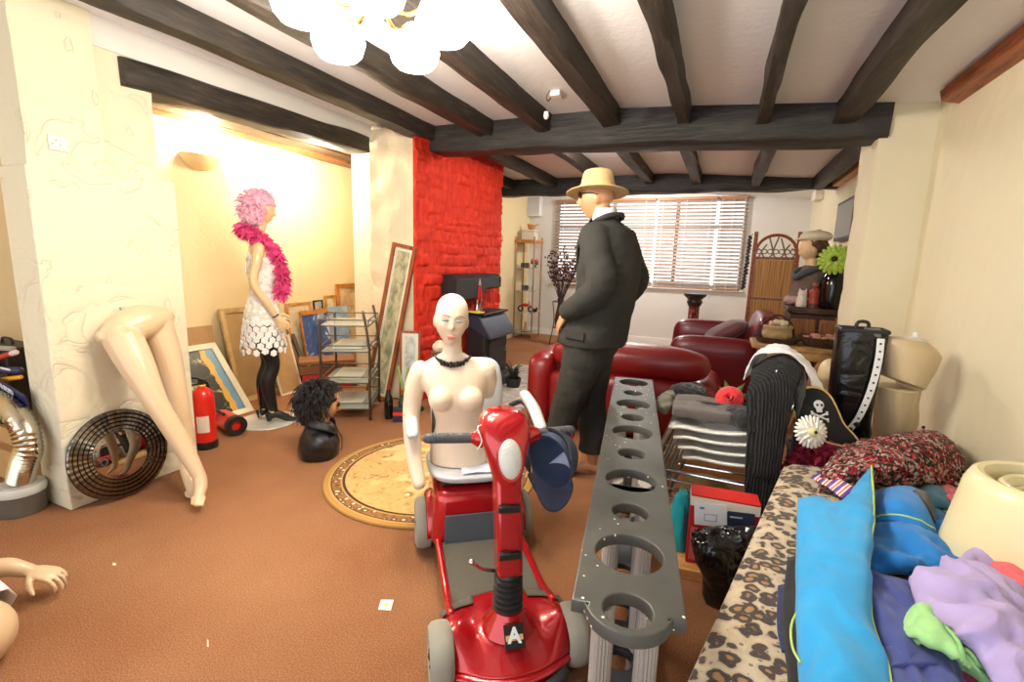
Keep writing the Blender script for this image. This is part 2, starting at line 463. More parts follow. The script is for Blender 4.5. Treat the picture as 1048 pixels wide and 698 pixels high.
# beams
for k, x in enumerate((-2.62, -2.02, -1.47, -.905, -.362, .165, .66)):
    w = (.15, .14, .13, .125, .095, .075, .13)[k]; z = ceilz(x)
    rough_beam('ceiling_beam', (x, -1.6, z-.045), (x, 4.05, z-.045), w, .17, BEAM, 60+k, .010)
zl, zr = 2.385, 2.265
rough_beam('cross_beam', (-2.66, 4.12, zl+.14), (.92, 4.12, zr+.14), .27, .29, BEAMX, 80, .012)
za, zb = ony(524, 199, 6.9).z, ony(855, 192, 6.9).z
rough_beam('cross_beam_far', (-3.46, 7.02, za+.13), (XR, 7.02, zb+.13), .24, .27, BEAMX, 81, .012)
for k, px in enumerate((522, 566, 620, 665, 714, 775, 840)):
    x = ony(px, 172, 6.85).x; z = ceilz(x)
    rough_beam('ceiling_beam', (x, 4.2, z-.05), (x, 6.95, z-.05), .11, .16, BEAM, 90+k, .008)
# picture rail on the right wall, dark door edge and cream jamb on the far left wall
b = MB(); b.quadbox([(XR+.01, -1.6, 2.37), (XR-.085, -1.6, 2.39), (XR-.1, -1.6, 2.45), (XR+.01, -1.6, 2.46)], (0, 5.34, 0)); struct(b.build('trim_2', W_RED, smooth=0, bevel=.004))
b = MB(); b.quadbox([(XR+.01, 4.6, 2.36), (XR-.07, 4.6, 2.37), (XR-.08, 4.6, 2.42), (XR+.01, 4.6, 2.43)], (0, 2.25, 0)); struct(b.build('trim_3', W_PINE, smooth=0, bevel=.004))
b = MB(); b.box((-3.43, 6.55, 1.0), (.08, .82, 2.0)); d = struct(b.build('door_1', W_DARK, bevel=.005))
b = MB(); b.box((-3.36, 7.08, 1.04), (.14, .12, 2.08)); struct(b.build('trim_4', mat('cream_gloss', (226, 206, 168), .4), bevel=.006))
b = MB(); b.box((-1.14, YW-.008, .06), (4.6, .015, .12)); struct(b.build('baseboard_back', WHITE, smooth=0, bevel=.003))

# ---------------------------------------------------------------- light
wd = bpy.data.worlds.new('world'); SC.world = wd; wd.use_nodes = True
wd.node_tree.nodes['Background'].inputs[0].default_value = (.92, .95, 1, 1); wd.node_tree.nodes['Background'].inputs[1].default_value = 1.5
def point(name, p, e, c, r=.05):
    l = bpy.data.lights.new(name, 'POINT'); l.energy = e; l.color = c; l.shadow_soft_size = r
    o = bpy.data.objects.new(name, l); COL.objects.link(o); o.location = p; return o
def area(name, p, d, e, c, sx, sy):
    l = bpy.data.lights.new(name, 'AREA'); l.energy = e; l.color = c; l.shape = 'RECTANGLE'; l.size = sx; l.size_y = sy
    o = bpy.data.objects.new(name, l); COL.objects.link(o); o.location = p; o.rotation_euler = V(d).to_track_quat('-Z', 'Y').to_euler(); return o
SC.view_settings.view_transform = 'Standard'; SC.view_settings.look = 'None'; SC.view_settings.gamma = 1; SC.view_settings.exposure = .80
try: SC.cycles.max_bounces = 6; SC.cycles.diffuse_bounces = 3; SC.cycles.glossy_bounces = 3; SC.cycles.transmission_bounces = 4; SC.cycles.transparent_max_bounces = 8; SC.cycles.use_denoising = True; SC.cycles.caustics_reflective = False; SC.cycles.caustics_refractive = False; SC.cycles.sample_clamp_indirect = 6
except Exception: pass

# ---------------------------------------------------------------- chandelier
CH = V((-1.33, 1.66, 2.6))
t = thing('chandelier', 'brass ceiling chandelier with five bright glass shades between the dark beams', 'ceiling light', CH)
BRASS = mat('brass', (186, 142, 74), .28, 1)
SHADE = mat('lit_glass_shade', (255, 250, 236), .4, emit=9, ecol=(255, 243, 220))
q = MB(); q.lathe([(0, .0), (.06, 0), (.055, -.02), (.012, -.04), (.012, -.16), (.04, -.19), (.03, -.23), (0, -.25)], 20); q.build('stem', BRASS, t)
for k in range(5):
    a = 2*pi*k/5+.35; d = V((cos(a), sin(a), 0)); 
    q = MB(); q.tube([d*.02+V((0,0,-.2)), d*.12+V((0,0,-.27)), d*.22+V((0,0,-.22)), d*.27+V((0,0,-.2))], .008, 8, 5); ar = q.build('arm', BRASS, t)
    q = MB(); mm = M.Translation(d*.27+V((0,0,-.19)))
    q.lathe([(.018, .0), (.035, -.005), (.095, -.06), (.112, -.11), (.098, -.155), (.08, -.175), (.077, -.17), (.107, -.11), (.09, -.06), (.01, -.01)], 20, mm, closed=True); q.build('shade', SHADE, ar)
    q = MB(); q.ball(d*.27+V((0,0,-.27)), .032, 12); q.build('bulb', mat('lit_bulb', (255, 248, 230), .3, emit=30, ecol=(255, 236, 205)), ar)
    point('chandelier_light', CH + d*.38 + V((0, 0, -.47)), 14, (1, .92, .79), .07)
# alcove uplighter
p = onx(208, 166, AX+.06)
t = thing('wall_uplighter', 'plaster bowl uplighter glowing on the alcove wall', 'wall lamp', (AX+.005, p.y, p.z))
q = MB(); q.ball((.0, 0, .06), (.13, .17, .13), 20, fn=lambda d, p: p if d.z < 0 else V((p.x, p.y, 0)))
for v in q.b.verts: v.co.x = max(v.co.x, .004)
q.build('bowl', mat('bowl_plaster', (236, 206, 150), .6), t)
q = MB(); q.ball((.06, 0, .075), (.03, .05, .02), 12); q.build('bulb', mat('lit_bulb', (255, 248, 230), .3, emit=30), t)
point('uplighter_light', (AX+.13, p.y, p.z+.24), 26, (1, .90, .70), .06)
point('alcove_light', (-3.70, 3.75, 2.25), 36, (1, .92, .74), .1)
# far wall lamp
p = onx(842, 193, XR)
t = thing('wall_lamp', 'white rectangular wall lamp glowing above the sideboard', 'wall lamp', (XR-.002, p.y, p.z))
q = MB(); q.quadbox([(-.10, -.16, -.16), (0, -.16, -.16), (0, .16, -.16), (-.10, .16, -.16)], (0, 0, .30)); q.build('shade', mat('lamp_shade_white', (240, 232, 220), .5), t, bevel=.01)
q = MB(); q.ball((-.05, 0, .17), .03, 12); q.build('bulb', mat('lit_bulb', (255, 248, 230), .3, emit=30), t)
point('wall_lamp_light', (XR-.12, p.y, p.z+.30), 30, (1, .82, .55), .05)

# two flush lamps added to brighten the far room, hidden by the cross beams
for (x, y, e, lab) in ((-1.1, 4.62, 46, 'added flush opal fill lamp just beyond the thick cross beam'), (-1.2, 7.45, 62, 'added flush opal fill lamp in front of the far window blinds')):
    t = thing('added_fill_lamp', lab, 'ceiling light', (x, y, 2.6))
    q = MB(); q.lathe([(0, -.001), (.13, -.001), (.13, -.02), (0, -.02)], 28); q.build('base', WHITE, t)
    q = MB(); q.lathe([(.12, -.021), (.118, -.035), (.08, -.055), (0, -.06)], 28); q.build('diffuser', mat('lit_opal', (255, 248, 238), .4, emit=6), t)
    point('added_fill_light', (x, y, 2.46), e, (1, .95, .88), .1)
# ================================================================ FIGURES
def skin(name, c, rough=.38):
    return mat(name, c, rough, coat=.15)
def gauss(d, c, w): return math.exp(-(((d[0]-c[0])/w[0])**2 + ((d[1]-c[1])/w[1])**2 + ((d[2]-c[2])/w[2])**2))
def head(mb, c, m, h=.235, ears=True, male=False):
    """face looks along -Y of m"""
    k = h/.235
    def fn(d, p):
        x, y, z = d                      # unit direction
        q = V((x*.076, y*.096, z*.1175))
        if z < 0:
            t = -z
            q.x *= 1-.34*t**1.6
            if y > 0: q.y *= 1-.50*t**1.1
            else: q.y *= 1-.10*t
        if z > .25: q.x *= 1+.26*(z-.25); q.y *= 1+.20*(z-.25)
        if y < -.2: q.y += .010*(1-abs(x))*max(0, -y-.2)          # flatter face
        if y < 0:
            ax = abs(x)
            q.y += .0105*gauss((ax, 0, z), (.40, 0, .02), (.20, 1, .13))     # eye sockets
            q.y -= .0045*gauss((ax, 0, z), (.30, 0, .20), (.35, 1, .08))     # brow
            q.y -= .024*gauss((x, 0, z), (0, 0, -.27), (.12, 1, .11))        # nose tip
            q.y -= .013*gauss((x, 0, z), (0, 0, -.08), (.09, 1, .16))        # bridge
            q.y += .006*gauss((x, 0, z), (0, 0, -.42), (.3, 1, .05))
            q.y -= .0085*gauss((x, 0, z), (0, 0, -.53), (.26, 1, .055))      # upper lip
            q.y += .003*gauss((x, 0, z), (0, 0, -.585), (.24, 1, .02))
            q.y -= .0075*gauss((x, 0, z), (0, 0, -.64), (.22, 1, .05))       # lower lip
            q.y += .005*gauss((x, 0, z), (0, 0, -.74), (.3, 1, .06))
            q.y -= (.010 if male else .006)*gauss((x, 0, z), (0, 0, -.90), (.3, 1, .12))
            q.y -= .004*gauss((ax, 0, z), (.62, 0, -.2), (.2, 1, .16))       # cheek
        return q*k
    mb.ball(c, 1, 56, m, fn)
    if ears:
        for s in (-1, 1): mb.ball(V(c)+m @ (V((s*.072, .012, -.012))*k), (.009*k, .018*k, .029*k), 10, m @ M.Rotation(s*.35, 3, 'Z'))
def hand(mb, wrist, d, palm_n, thumb_side, L=.18, curl=.5, rel=1.0):
    """d: fingers' direction, palm_n: the way the palm faces, thumb_side: towards the thumb"""
    d = V(d).normalized(); n = V(palm_n); n = (n - d*n.dot(d)).normalized(); t = V(thumb_side); t = (t - d*t.dot(d) - n*t.dot(n)).normalized()
    k = L/.18; w = V(wrist)
    m3 = M((t, d, n)).transposed()
    mb.ball(w + d*.045*k, (.040*k, .056*k, .016*k), 16, m3)
    mb.tube([w - d*.02*k, w + d*.03*k], [.024*k, .026*k], 12, flat=.75, round_ends=True)
    for i, (off, ln) in enumerate(((.034, .074), (.0118, .082), (-.0112, .076), (-.033, .060))):
        b = w + d*(.082-.004*abs(i-1))*k + t*off*k; spread = t*(off*.35)
        a = 0; p = b - d*.02*k; pts = [p, b]; cur = b
        for s, fr in ((1, .45), (2, .32), (3, .23)):
            a += curl*(.55 if s == 1 else .8)
            dd = (d*cos(a) + n*sin(a) + spread*.8).normalized(); cur = cur + dd*ln*k*fr; pts.append(cur)
        mb.tube(pts, [.0082*k, .0080*k, .0078*k, .0072*k, .0058*k], 10, 2, round_ends=True)
    b = w + d*.022*k + t*.030*k
    dd = (d*.62 + t*.66 + n*.42).normalized()
    mb.tube([b - t*.012*k, b + dd*.026*k, b + dd*.05*k + n*.004*k + d*.004*k, b + dd*.066*k + d*.014*k + n*.008*k], [.014*k, .0125*k, .0100*k, .0074*k], 10, 2, round_ends=True)
def foot(mb, ankle, d, L=.24, arch=0.0, toe_drop=None):
    """ankle joint above the heel; d horizontal toe direction"""
    a = V(ankle); d = V((d[0], d[1], 0)).normalized(); k = L/.24; s = V((-d.y, d.x, 0))
    heel = a - d*.03*k + V((0, 0, -.045*k)); ball = a + d*.13*k; ball.z = a.z-.065*k-arch; toe = a + d*.19*k; toe.z = ball.z-.004
    mb.tube([heel + V((0,0,.0)), a + d*.03*k + V((0,0,-.028*k-.2*arch)), ball + V((0,0,.012*k)), toe + V((0,0,.004*k))], [.033*k, .034*k, .026*k, .014*k], 14, 4, round_ends=True)
    mb.tube([ball - s*.022*k, ball + s*.022*k], .02*k, 10, round_ends=True)
    for i in range(5):
        o = (-.030 + .0145*i)*k; b = ball + s*o + d*.012*k; e = b + d*(.055-.006*abs(i-(0 if o < 0 else 4))*.6)*k + V((0,0,-.006*k))
        mb.tube([b, e], [.0105*k, .0085*k], 8, round_ends=True)
def limb(mb, pts, rr, seg=18, n=5): mb.tube(pts, rr, seg, n, round_ends=True)
def hair(mb, c, r, n, ln, rad, seed, zmin=-.4, droop=.5, face=None, sp=.35):
    random.seed(seed)
    for i in range(n):
        while True:
            d = V((random.gauss(0,1), random.gauss(0,1), random.gauss(0,1))).normalized()
            if d.z > zmin and not (face and d.dot(face) > .55 and d.z < .45): break
        p = V(c) + V((d.x*r[0], d.y*r[1], d.z*r[2])); L = ln*random.uniform(.7, 1.2)
        e = d + V((random.uniform(-sp, sp), random.uniform(-sp, sp), -droop))
        mb.tube([p - d*.02, p + d*L*.35, p + (d*.5+e*.5)*L*.7, p + e*L*.8 + V((0,0,-droop*L*.3))], [rad, rad*.9, rad*.7, rad*.15], 5, 2)
BLACKC = mat('black_cloth', (40, 40, 40), .85, bump=.3, scale=220)

# ---------------------------------------------------------------- suited mannequin
t = thing('mannequin', 'tall male mannequin in a dark suit and straw hat, hand in pocket', 'mannequin', (-.74, 2.90, 0), R(-104))
SK = skin('tan_mannequin_skin', (196, 146, 108))
b = MB()
b.stack([(0, .03, .82, .13, .10), (0, .04, .95, .165, .12), (0, .07, 1.10, .145, .10), (0, .10, 1.25, .155, .11), (0, .11, 1.45, .185, .115), (0, .11, 1.565, .17, .09), (0, .10, 1.635, .085, .065)], 24)
for s, ky, ay, ax in ((1, -.055, -.10, .10), (-1, .0, .03, -.12)):
    limb(b, [(s*.085, .03, .92), (s*.095, .0, .72), (ax, ky, .50), (ax, ay, .30), (ax, ay, .10)], [.095, .08, .056, .052, .036])
    foot(b, (ax, ay, .085), (.55, -1, 0) if s > 0 else (.75, -1, 0), .25)
b.tube([(0, .10, 1.58), (0, .075, 1.66), (.0, .05, 1.72)], [.066, .058, .056], 18)
hm = M.Rotation(R(26), 3, 'Z')
head(b, (.0, .012, 1.782), hm, .25, male=True)
LA = [(.185, .11, 1.54), (.245, .17, 1.43), (.275, .215, 1.28), (.235, .10, 1.18), (.175, -.05, 1.10)]
RA = [(-.185, .11, 1.54), (-.24, .15, 1.43), (-.275, .185, 1.28), (-.25, .08, 1.17), (-.20, -.05, 1.07)]
limb(b, LA, [.058, .05, .042, .038, .028]); limb(b, RA, [.058, .05, .042, .038, .028])
hand(b, (.17, -.06, 1.09), (-.15, -.55, -.8), (-.6, .5, -.3), (-.4, -.8, .2), .19, .35)
hand(b, (-.195, -.06, 1.08), (.3, -.9, -.35), (1, .2, 0), (0, 0, 1), .19, .35)
organic(b, 'body', SK, t, .0055, 2)
SUIT = mat('suit_cloth', (47, 46, 43), .9, bump=.35, scale=300, var=.12, vscale=3)
b = MB()
limb(b, LA[:4] + [(.19, -.02, 1.115)], [.088, .082, .082, .074, .064]); limb(b, RA[:4] + [(-.21, -.02, 1.09)], [.088, .082, .082, .074, .064])
b.stack([(0, .045, .905, .222, .19), (0, .055, .97, .226, .192), (0, .10, 1.12, .205, .170), (0, .13, 1.28, .22, .17), (0, .135, 1.45, .23, .16), (0, .125, 1.575, .20, .12), (0, .10, 1.64, .10, .075), (0, .095, 1.665, .078, .068)], 30, 4, 2.3)
b.ball((.185, .115, 1.565), (.078, .085, .055)); b.ball((-.185, .115, 1.565), (.078, .085, .055))
def fold(co, n): return n*(.010*nz((co.x*1.0, co.y*1.0, co.z*1.6), 5, 3) + .006*nz(co, 13, 4) - .004*abs(nz((co.x+co.z, co.y, co.z*2), 9, 6)))
jk = organic(b, 'jacket', SUIT, t, .009, 6, fold)
q = MB()                                                          # lapels, collar roll, pocket flaps, cuff trim
q.grid(net([[(.085, .055, 1.64), (.115, .00, 1.54), (.075, -.035, 1.36)], [(.10, .045, 1.65), (.155, -.005, 1.53), (.085, -.042, 1.34)], [(.115, .05, 1.645), (.175, .015, 1.52), (.095, -.036, 1.31)]], 5, 0)); q.build('lapel', SUIT, jk, 180, solid=.006)
q = MB(); q.grid(net([[(-.085, .055, 1.64), (-.115, .00, 1.54), (-.075, -.035, 1.36)], [(-.10, .045, 1.65), (-.155, -.005, 1.53), (-.085, -.042, 1.34)], [(-.115, .05, 1.645), (-.175, .015, 1.52), (-.095, -.036, 1.31)]], 5, 0)); q.build('lapel', SUIT, jk, 180, solid=.006)
q = MB(); q.quadbox([(.222, -.02, 1.015), (.220, .11, 1.0), (.224, .11, .955), (.226, -.02, .965)], (.010, 0, 0)); q.build('pocket_flap', SUIT, jk, bevel=.003)
q = MB()
pc = [(0, .180, 1.678), (.078, .15, 1.668), (.095, .09, 1.645), (.085, .04, 1.615), (.06, .0, 1.58)]
q.tube([(-x, y, z) for x, y, z in pc[:0:-1]] + pc, .017, 10, 3); q.build('collar', SUIT, jk)
q = MB(); q.lathe([(.062, 1.62), (.074, 1.65), (.070, 1.69), (.064, 1.715), (.059, 1.705), (.060, 1.65)], 24, M.Translation((0, .082, 0)), closed=True)
sh = q.build('shirt_collar', mat('white_shirt', (236, 236, 238), .8), t)
q = MB(); q.lathe([(.034, -.02), (.038, .0), (.036, .03), (.032, .03), (.032, -.02)], 18, basis((.178, -.045, 1.10), (1,0,0), (0,.6,-.6), (-.25, -.6, -.5)), closed=True); q.build('shirt_cuff', mat('white_shirt', (236, 236, 238), .8), t)
b = MB()
b.stack([(0, .035, .77, .12, .10), (0, .045, .86, .17, .15), (0, .05, .95, .185, .155), (0, .06, 1.04, .175, .14)], 26)
for s, ky, ay, ax in ((1, -.055, -.10, .10), (-1, .0, .03, -.12)):
    limb(b, [(s*.088, .045, .95), (s*.092, .015, .74), (ax, ky, .50), (ax, ay-.005, .30), (ax, ay-.01, .17)], [.128, .116, .100, .090, .090], 20)
for v in b.b.verts:
    if v.co.z < .155: v.co.z = .155
organic(b, 'trousers', SUIT, t, .0085, 4, fold)
q = MB()
def hatfn(prof):
    b = MB(); b.lathe(prof, 40, M.Translation((0, .02, 0)), 3)
    for v in b.b.verts: v.co.x *= .93
    return b
b = hatfn([(.095, .0), (.135, -.004), (.175, -.012), (.186, -.010), (.176, -.004), (.135, .004), (.104, .012), (.098, .06), (.088, .105), (.075, .118), (.03, .112), (0, .112)])
STRAW = mat('straw', (226, 196, 140), .8, bump=.8, scale=140, var=.12, stretch=(1, 1, 5))
ho = b.build('straw_hat', STRAW, t, 60); ho.matrix_local = M.Translation((0, 0, 1.815)) @ M.Rotation(R(4), 4, 'X') @ M.Rotation(R(-7), 4, 'Y')
q = MB(); q.lathe([(.1045, .012), (.1025, .038), (.1045, .038), (.1065, .012)], 36, M.Translation((0, .02, 0)), closed=True)
for v in q.b.verts: v.co.x *= .93
q.build('hat_band', mat('hat_band', (206, 172, 116), .8), ho)
q = MB(); mm = hm.to_4x4(); o3 = V((0, .012, 1.782))
for s in (-1, 1):
    q.ball(o3 + hm @ V((s*.034, -.092, .012)), (.030, .010, .020), 14, hm)
    q.tube([o3 + hm @ V((s*.062, -.085, .018)), o3 + hm @ V((s*.083, -.03, .018)), o3 + hm @ V((s*.083, .015, .010))], .003, 6)
q.tube([o3 + hm @ V((-.012, -.104, .016)), o3 + hm @ V((.012, -.104, .016))], .003, 6)
q.build('sunglasses', mat('black_gloss', (12, 12, 14), .12), t)

# ---------------------------------------------------------------- mannequin in pink wig
PB = V((-3.40, 2.745, 0))
t = thing('mannequin', 'female mannequin in white crochet dress with pink wig and feather boa', 'mannequin', PB, R(143))
SKP = skin('peach_mannequin_skin', (232, 196, 150))
b = MB()
b.stack([(0, .0, .80, .13, .10), (0, .0, .90, .158, .115), (0, -.01, 1.02, .13, .09), (0, -.02, 1.12, .105, .078), (0, -.03, 1.25, .125, .095), (0, -.03, 1.38, .15, .095), (0, -.01, 1.46, .135, .07), (0, -.005, 1.51, .06, .05)], 24)
for s in (-1, 1): b.ball((s*.065, -.105, 1.30), (.055, .05, .055), 16)
for s, kx, ky, ax, ay in ((1, .08, -.035, .07, .02), (-1, -.075, -.06, -.06, -.045)):
    limb(b, [(s*.08, .0, .86), (s*.082, -.02, .68), (kx, ky, .50), (kx, ky+.045, .34), (ax, ay, .10)], [.088, .072, .050, .050, .032])
b.tube([(0, -.005, 1.48), (0, -.02, 1.57), (0, -.035, 1.64)], [.052, .043, .045], 16)
hp = M.Rotation(R(-20), 3, 'Z') @ M.Rotation(R(6), 3, 'X')
head(b, (0, -.055, 1.735), hp, .225)
limb(b, [(.15, -.005, 1.44), (.185, .01, 1.34), (.20, .03, 1.17), (.185, -.05, 1.02), (.165, -.12, .90)], [.042, .036, .031, .029, .021])
limb(b, [(-.15, -.005, 1.44), (-.185, .015, 1.34), (-.195, .045, 1.17), (-.19, -.035, 1.02), (-.185, -.10, .905)], [.042, .036, .031, .029, .021])
hand(b, (.163, -.125, .89), (0, -.5, -.9), (-1, 0, 0), (0, -1, .3), .17, .3)
hand(b, (-.184, -.105, .895), (.05, -.55, -.85), (1, .1, 0), (.2, -1, .3), .17, .3)
organic(b, 'body', SKP, t, .0052, 2)
b = MB()
b.stack([(0, 0, .84, .14, .105), (0, .0, .78, .15, .11)], 20, 0)
for s, kx, ky, ax, ay in ((1, .08, -.035, .07, .02), (-1, -.075, -.06, -.06, -.045)):
    limb(b, [(s*.08, .0, .86), (s*.082, -.02, .68), (kx, ky, .50), (kx, ky+.045, .34), (ax, ay, .12)], [.093, .077, .055, .055, .037])
    foot(b, (ax, ay, .112), (s*.12, -1, 0), .245, .04)
    b.tube([(ax, ay+.03, .09), (ax, ay+.035, .02)], [.03, .017], 12)
organic(b, 'tights', mat('black_tights', (24, 24, 26), .45), t, .006, 3)
# dress: openwork crochet of white flowers over a lining
def lace():
    n = NT('white_crochet'); v = n.coord(); d = n.voro(v, 26); c = n.ramp(d, [(.0, (255, 255, 255)), (.5, (246, 242, 236)), (.62, (226, 218, 206))])
    n.color(c); n.b.inputs['Roughness'].default_value = .9; n.bump(d, .5, .006)
    return n.m
LACE = lace()
def torso_dress(z0, z1, grow, mname):
    pass
b = MB()
R0 = [(0, -.005, .85, .178, .135), (0, -.005, .92, .176, .132), (0, -.01, 1.02, .146, .106), (0, -.02, 1.12, .121, .094), (0, -.03, 1.25, .140, .118), (0, -.03, 1.36, .150, .105), (0, -.03, 1.42, .10, .098)]
b.stack(R0, 40, 4)
for s in (-1, 1): b.ball((s*.065, -.105, 1.30), (.063, .058, .063), 16)
dr = organic(b, 'dress', LACE, t, .008, 3, lambda c, n: n*.0015*nz(c, 60))
# crochet skirt: real flower motifs hanging in rows
q = MB(); random.seed(11)
for row in range(6):
    z = .855-.043*row; rx, ry = .180+.006*row, .138+.006*row
    for k in range(17):
        a = 2*pi*(k+.5*(row % 2))/17; c = V((rx*cos(a), ry*sin(a)-.005, z+random.uniform(-.006, .006) - (.02*(k % 2) if row == 5 else 0)))
        nn = V((cos(a)/rx, sin(a)/ry, 0)).normalized(); u = V((0,0,1)); s = nn.cross(u)
        for j in range(6):
            e = 2*pi*j/6+k; pc = c + (s*cos(e)+u*sin(e))*.0165
            q.ball(pc, (.0128, .0128, .005), 7, M((s, u, nn)).transposed())
        q.ball(c, (.007, .007, .006), 6, M((s, u, nn)).transposed())
q.build('crochet_skirt', mat('crochet_white', (250, 248, 244), .9), dr, 180)
q = MB()
for s in (-1, 1):
    q.tube([(s*.075, -.11, 1.385), (s*.085, -.05, 1.47), (s*.075, .03, 1.465), (s*.03, .075, 1.36)], .006, 8, 5)
q.tube([(.03, .075, 1.36), (0, .085, 1.34), (.04, .095, 1.26)], .005, 6, 4); q.tube([(-.03, .075, 1.36), (.0, .085, 1.34), (-.035, .095, 1.25)], .005, 6, 4)
q.build('shoulder_strap', LACE, dr)
# wig
PINK = mat('pink_wig', (255, 190, 212), .6, var=.2, vscale=30)
b = MB(); b.ball((0, -.03, 1.775), (.112, .122, .110), 24); b.ball((0, .015, 1.70), (.105, .09, .10), 20); wg = organic(b, 'wig', PINK, t, .009, 1, lambda c, n: n*(.016*nz(c, 38) + .010*nz(c, 80, 3)))
for v in wg.data.vertices:                                   # open the front for the face
    l = hp.inverted() @ (v.co - V((0, -.055, 1.735)))
    if l.y < -.05 and l.z < .035: v.co = V((0, -.055, 1.735)) + hp @ V((l.x*.8, l.y*.55, max(l.z, .02)))
q = MB(); hair(q, (0, -.015, 1.75), (.108, .116, .125), 260, .04, .010, 5, -.8, .5, hp @ V((0, -1, -.1)), .9); q.build('curls', PINK, wg, 180)
# boa
HOT = mat('hot_pink_feather', (255, 92, 158), .8, var=.12, vscale=40)
def boa(name, pts, rad, n, m, parent, seed, fl=.05):
    random.seed(seed); P = [V(p) for p in catmull(pts, 10)]; q = MB(); q.tube(P, rad*.5, 8)
    for i in range(n):
        k = random.random()*(len(P)-1); a = int(k); p = P[a].lerp(P[min(a+1, len(P)-1)], k-a)
        d = V((random.gauss(0,1), random.gauss(0,1), random.gauss(0,1))).normalized(); L = fl*random.uniform(.6, 1.2)
        s = d.cross(V((random.random(), random.random(), .3))).normalized()*L*.18; e = p + d*L + V((0,0,-L*.25))
        m_ = p+d*L*.5
        vs = [q.v(p), q.v(m_+s), q.v(e), q.v(m_-s)]; q.f(vs)
    return q.build(name, m, parent, 180)
boa('feather_boa', [(-.115, -.155, 1.07), (-.125, -.16, 1.22), (-.13, -.12, 1.40), (-.12, .01, 1.53), (-.02, .095, 1.585), (.10, .06, 1.57), (.13, -.06, 1.50), (.12, -.14, 1.36), (.13, -.15, 1.2), (.12, -.13, 1.05)], .044, 2600, HOT, t, 9, .075)
q = MB()
for r0 in (0,): q.lathe([(.023, -.005), (.027, -.005), (.027, .005), (.023, .005)], 16, basis((-.186, -.095, .915), (1,0,0), (0,.85,-.5), (0, -.5, -.85)), closed=True)
q.build('bracelet', mat('dark_beads', (40, 34, 34), .3), t)
q = MB(); q.lathe([(0, .0), (.235, .0), (.24, .006), (.235, .012), (.0, .016)], 48); q.build('base_plate', mat('frosted_base', (222, 222, 214), .25, .25), t)
q = MB(); q.tube([(.03, .05, .012), (.03, .05, .30)], .008, 8); q.build('support_rod', mat('chrome', (210, 212, 214), .12, 1), t)

# ---------------------------------------------------------------- seated torso on the scooter
TB = V((-1.045, 1.905, 0)) - RH*.050 - WH*.01
t = thing('mannequin', 'bald pale female mannequin torso with black bead necklace, propped on the scooter seat', 'mannequin', TB, R(29.5))
SKT = skin('pale_mannequin_skin', (230, 208, 182), .42)
b = MB()
b.stack([(.03, .03, .445, .145, .105), (.03, .03, .52, .142, .10), (.025, .02, .60, .118, .082), (.02, .015, .66, .110, .08), (.01, .01, .76, .132, .092), (0, .02, .84, .160, .088), (-.003, .028, .895, .168, .07), (-.008, .033, .93, .12, .055), (-.01, .035, .965, .055, .05)], 28)
for s in (-1, 1): b.ball((s*.068+.008, -.062, .772), (.057, .05, .056), 18)
b.tube([(-.01, .035, .93), (-.013, .03, 1.0), (-.015, .025, 1.06)], [.052, .043, .045], 18)
ht = M.Rotation(R(4), 3, 'Z') @ M.Rotation(R(4), 3, 'Y')
HC = V((-.017, .008, 1.128)); head(b, HC, ht, .235)
limb(b, [(-.155, .03, .880), (-.185, .03, .80), (-.200, .015, .66), (-.180, -.075, .52), (-.150, -.15, .415)], [.052, .046, .040, .037, .030])
limb(b, [(.145, .03, .885), (.155, .04, .84), (.155, .045, .78)], [.050, .046, .036])
bd = organic(b, 'body', SKT, t, .0058, 2)
for s in (-1, 1):
    q = MB(); q.ball(HC + ht @ V((s*.030, -.0835, .004)), (.0165, .006, .0062), 14, ht)
    q.build('eye', mat('eye_grey', (150, 146, 146), .3), bd)
for s in (-1, 1):
    q = MB(); q.tube([HC + ht @ V((s*.012, -.0985, .021)), HC + ht @ V((s*.032, -.0965, .029)), HC + ht @ V((s*.052, -.0830, .022))], [.002, .0025, .0012], 6, 4)
    q.build('eyebrow', mat('brow_brown', (150, 122, 104), .7), bd)
q = MB(); q.ball(HC + ht @ V((0, -.0945, -.0645)), (.021, .006, .0052), 14, ht); q.ball(HC + ht @ V((0, -.0925, -.073)), (.017, .006, .0058), 14, ht)
q.build('lips', mat('lips_pink', (222, 134, 124), .4), bd)
q = MB(); random.seed(5)
for row in range(2):
    for k in range(30):
        a = 2*pi*k/30; rr = .068 if row else .075; z = .962 - (.026*(.5-.5*sin(a+pi)) ) - .013*row
        y = .035 + rr*sin(a)*.95; z2 = z - .028*(max(0, -sin(a))**1.5)
        q.ball((-.01+rr*cos(a)*1.05, y-.006*max(0, -sin(a)), z2), random.uniform(.0065, .011), 8)
q.build('bead_necklace', mat('black_beads', (22, 22, 24), .22), t, 180)
q = MB(); q.lathe([(0, 0), (.018, .0), (.018, .004), (0, .004)], 16, basis((-.1485, -.1535, .4065), (1,0,0), (0,1,0), (.28, -.55, -.8))); q.build('wrist_plate', mat('chrome_dull', (150, 146, 140), .35, 1), t)

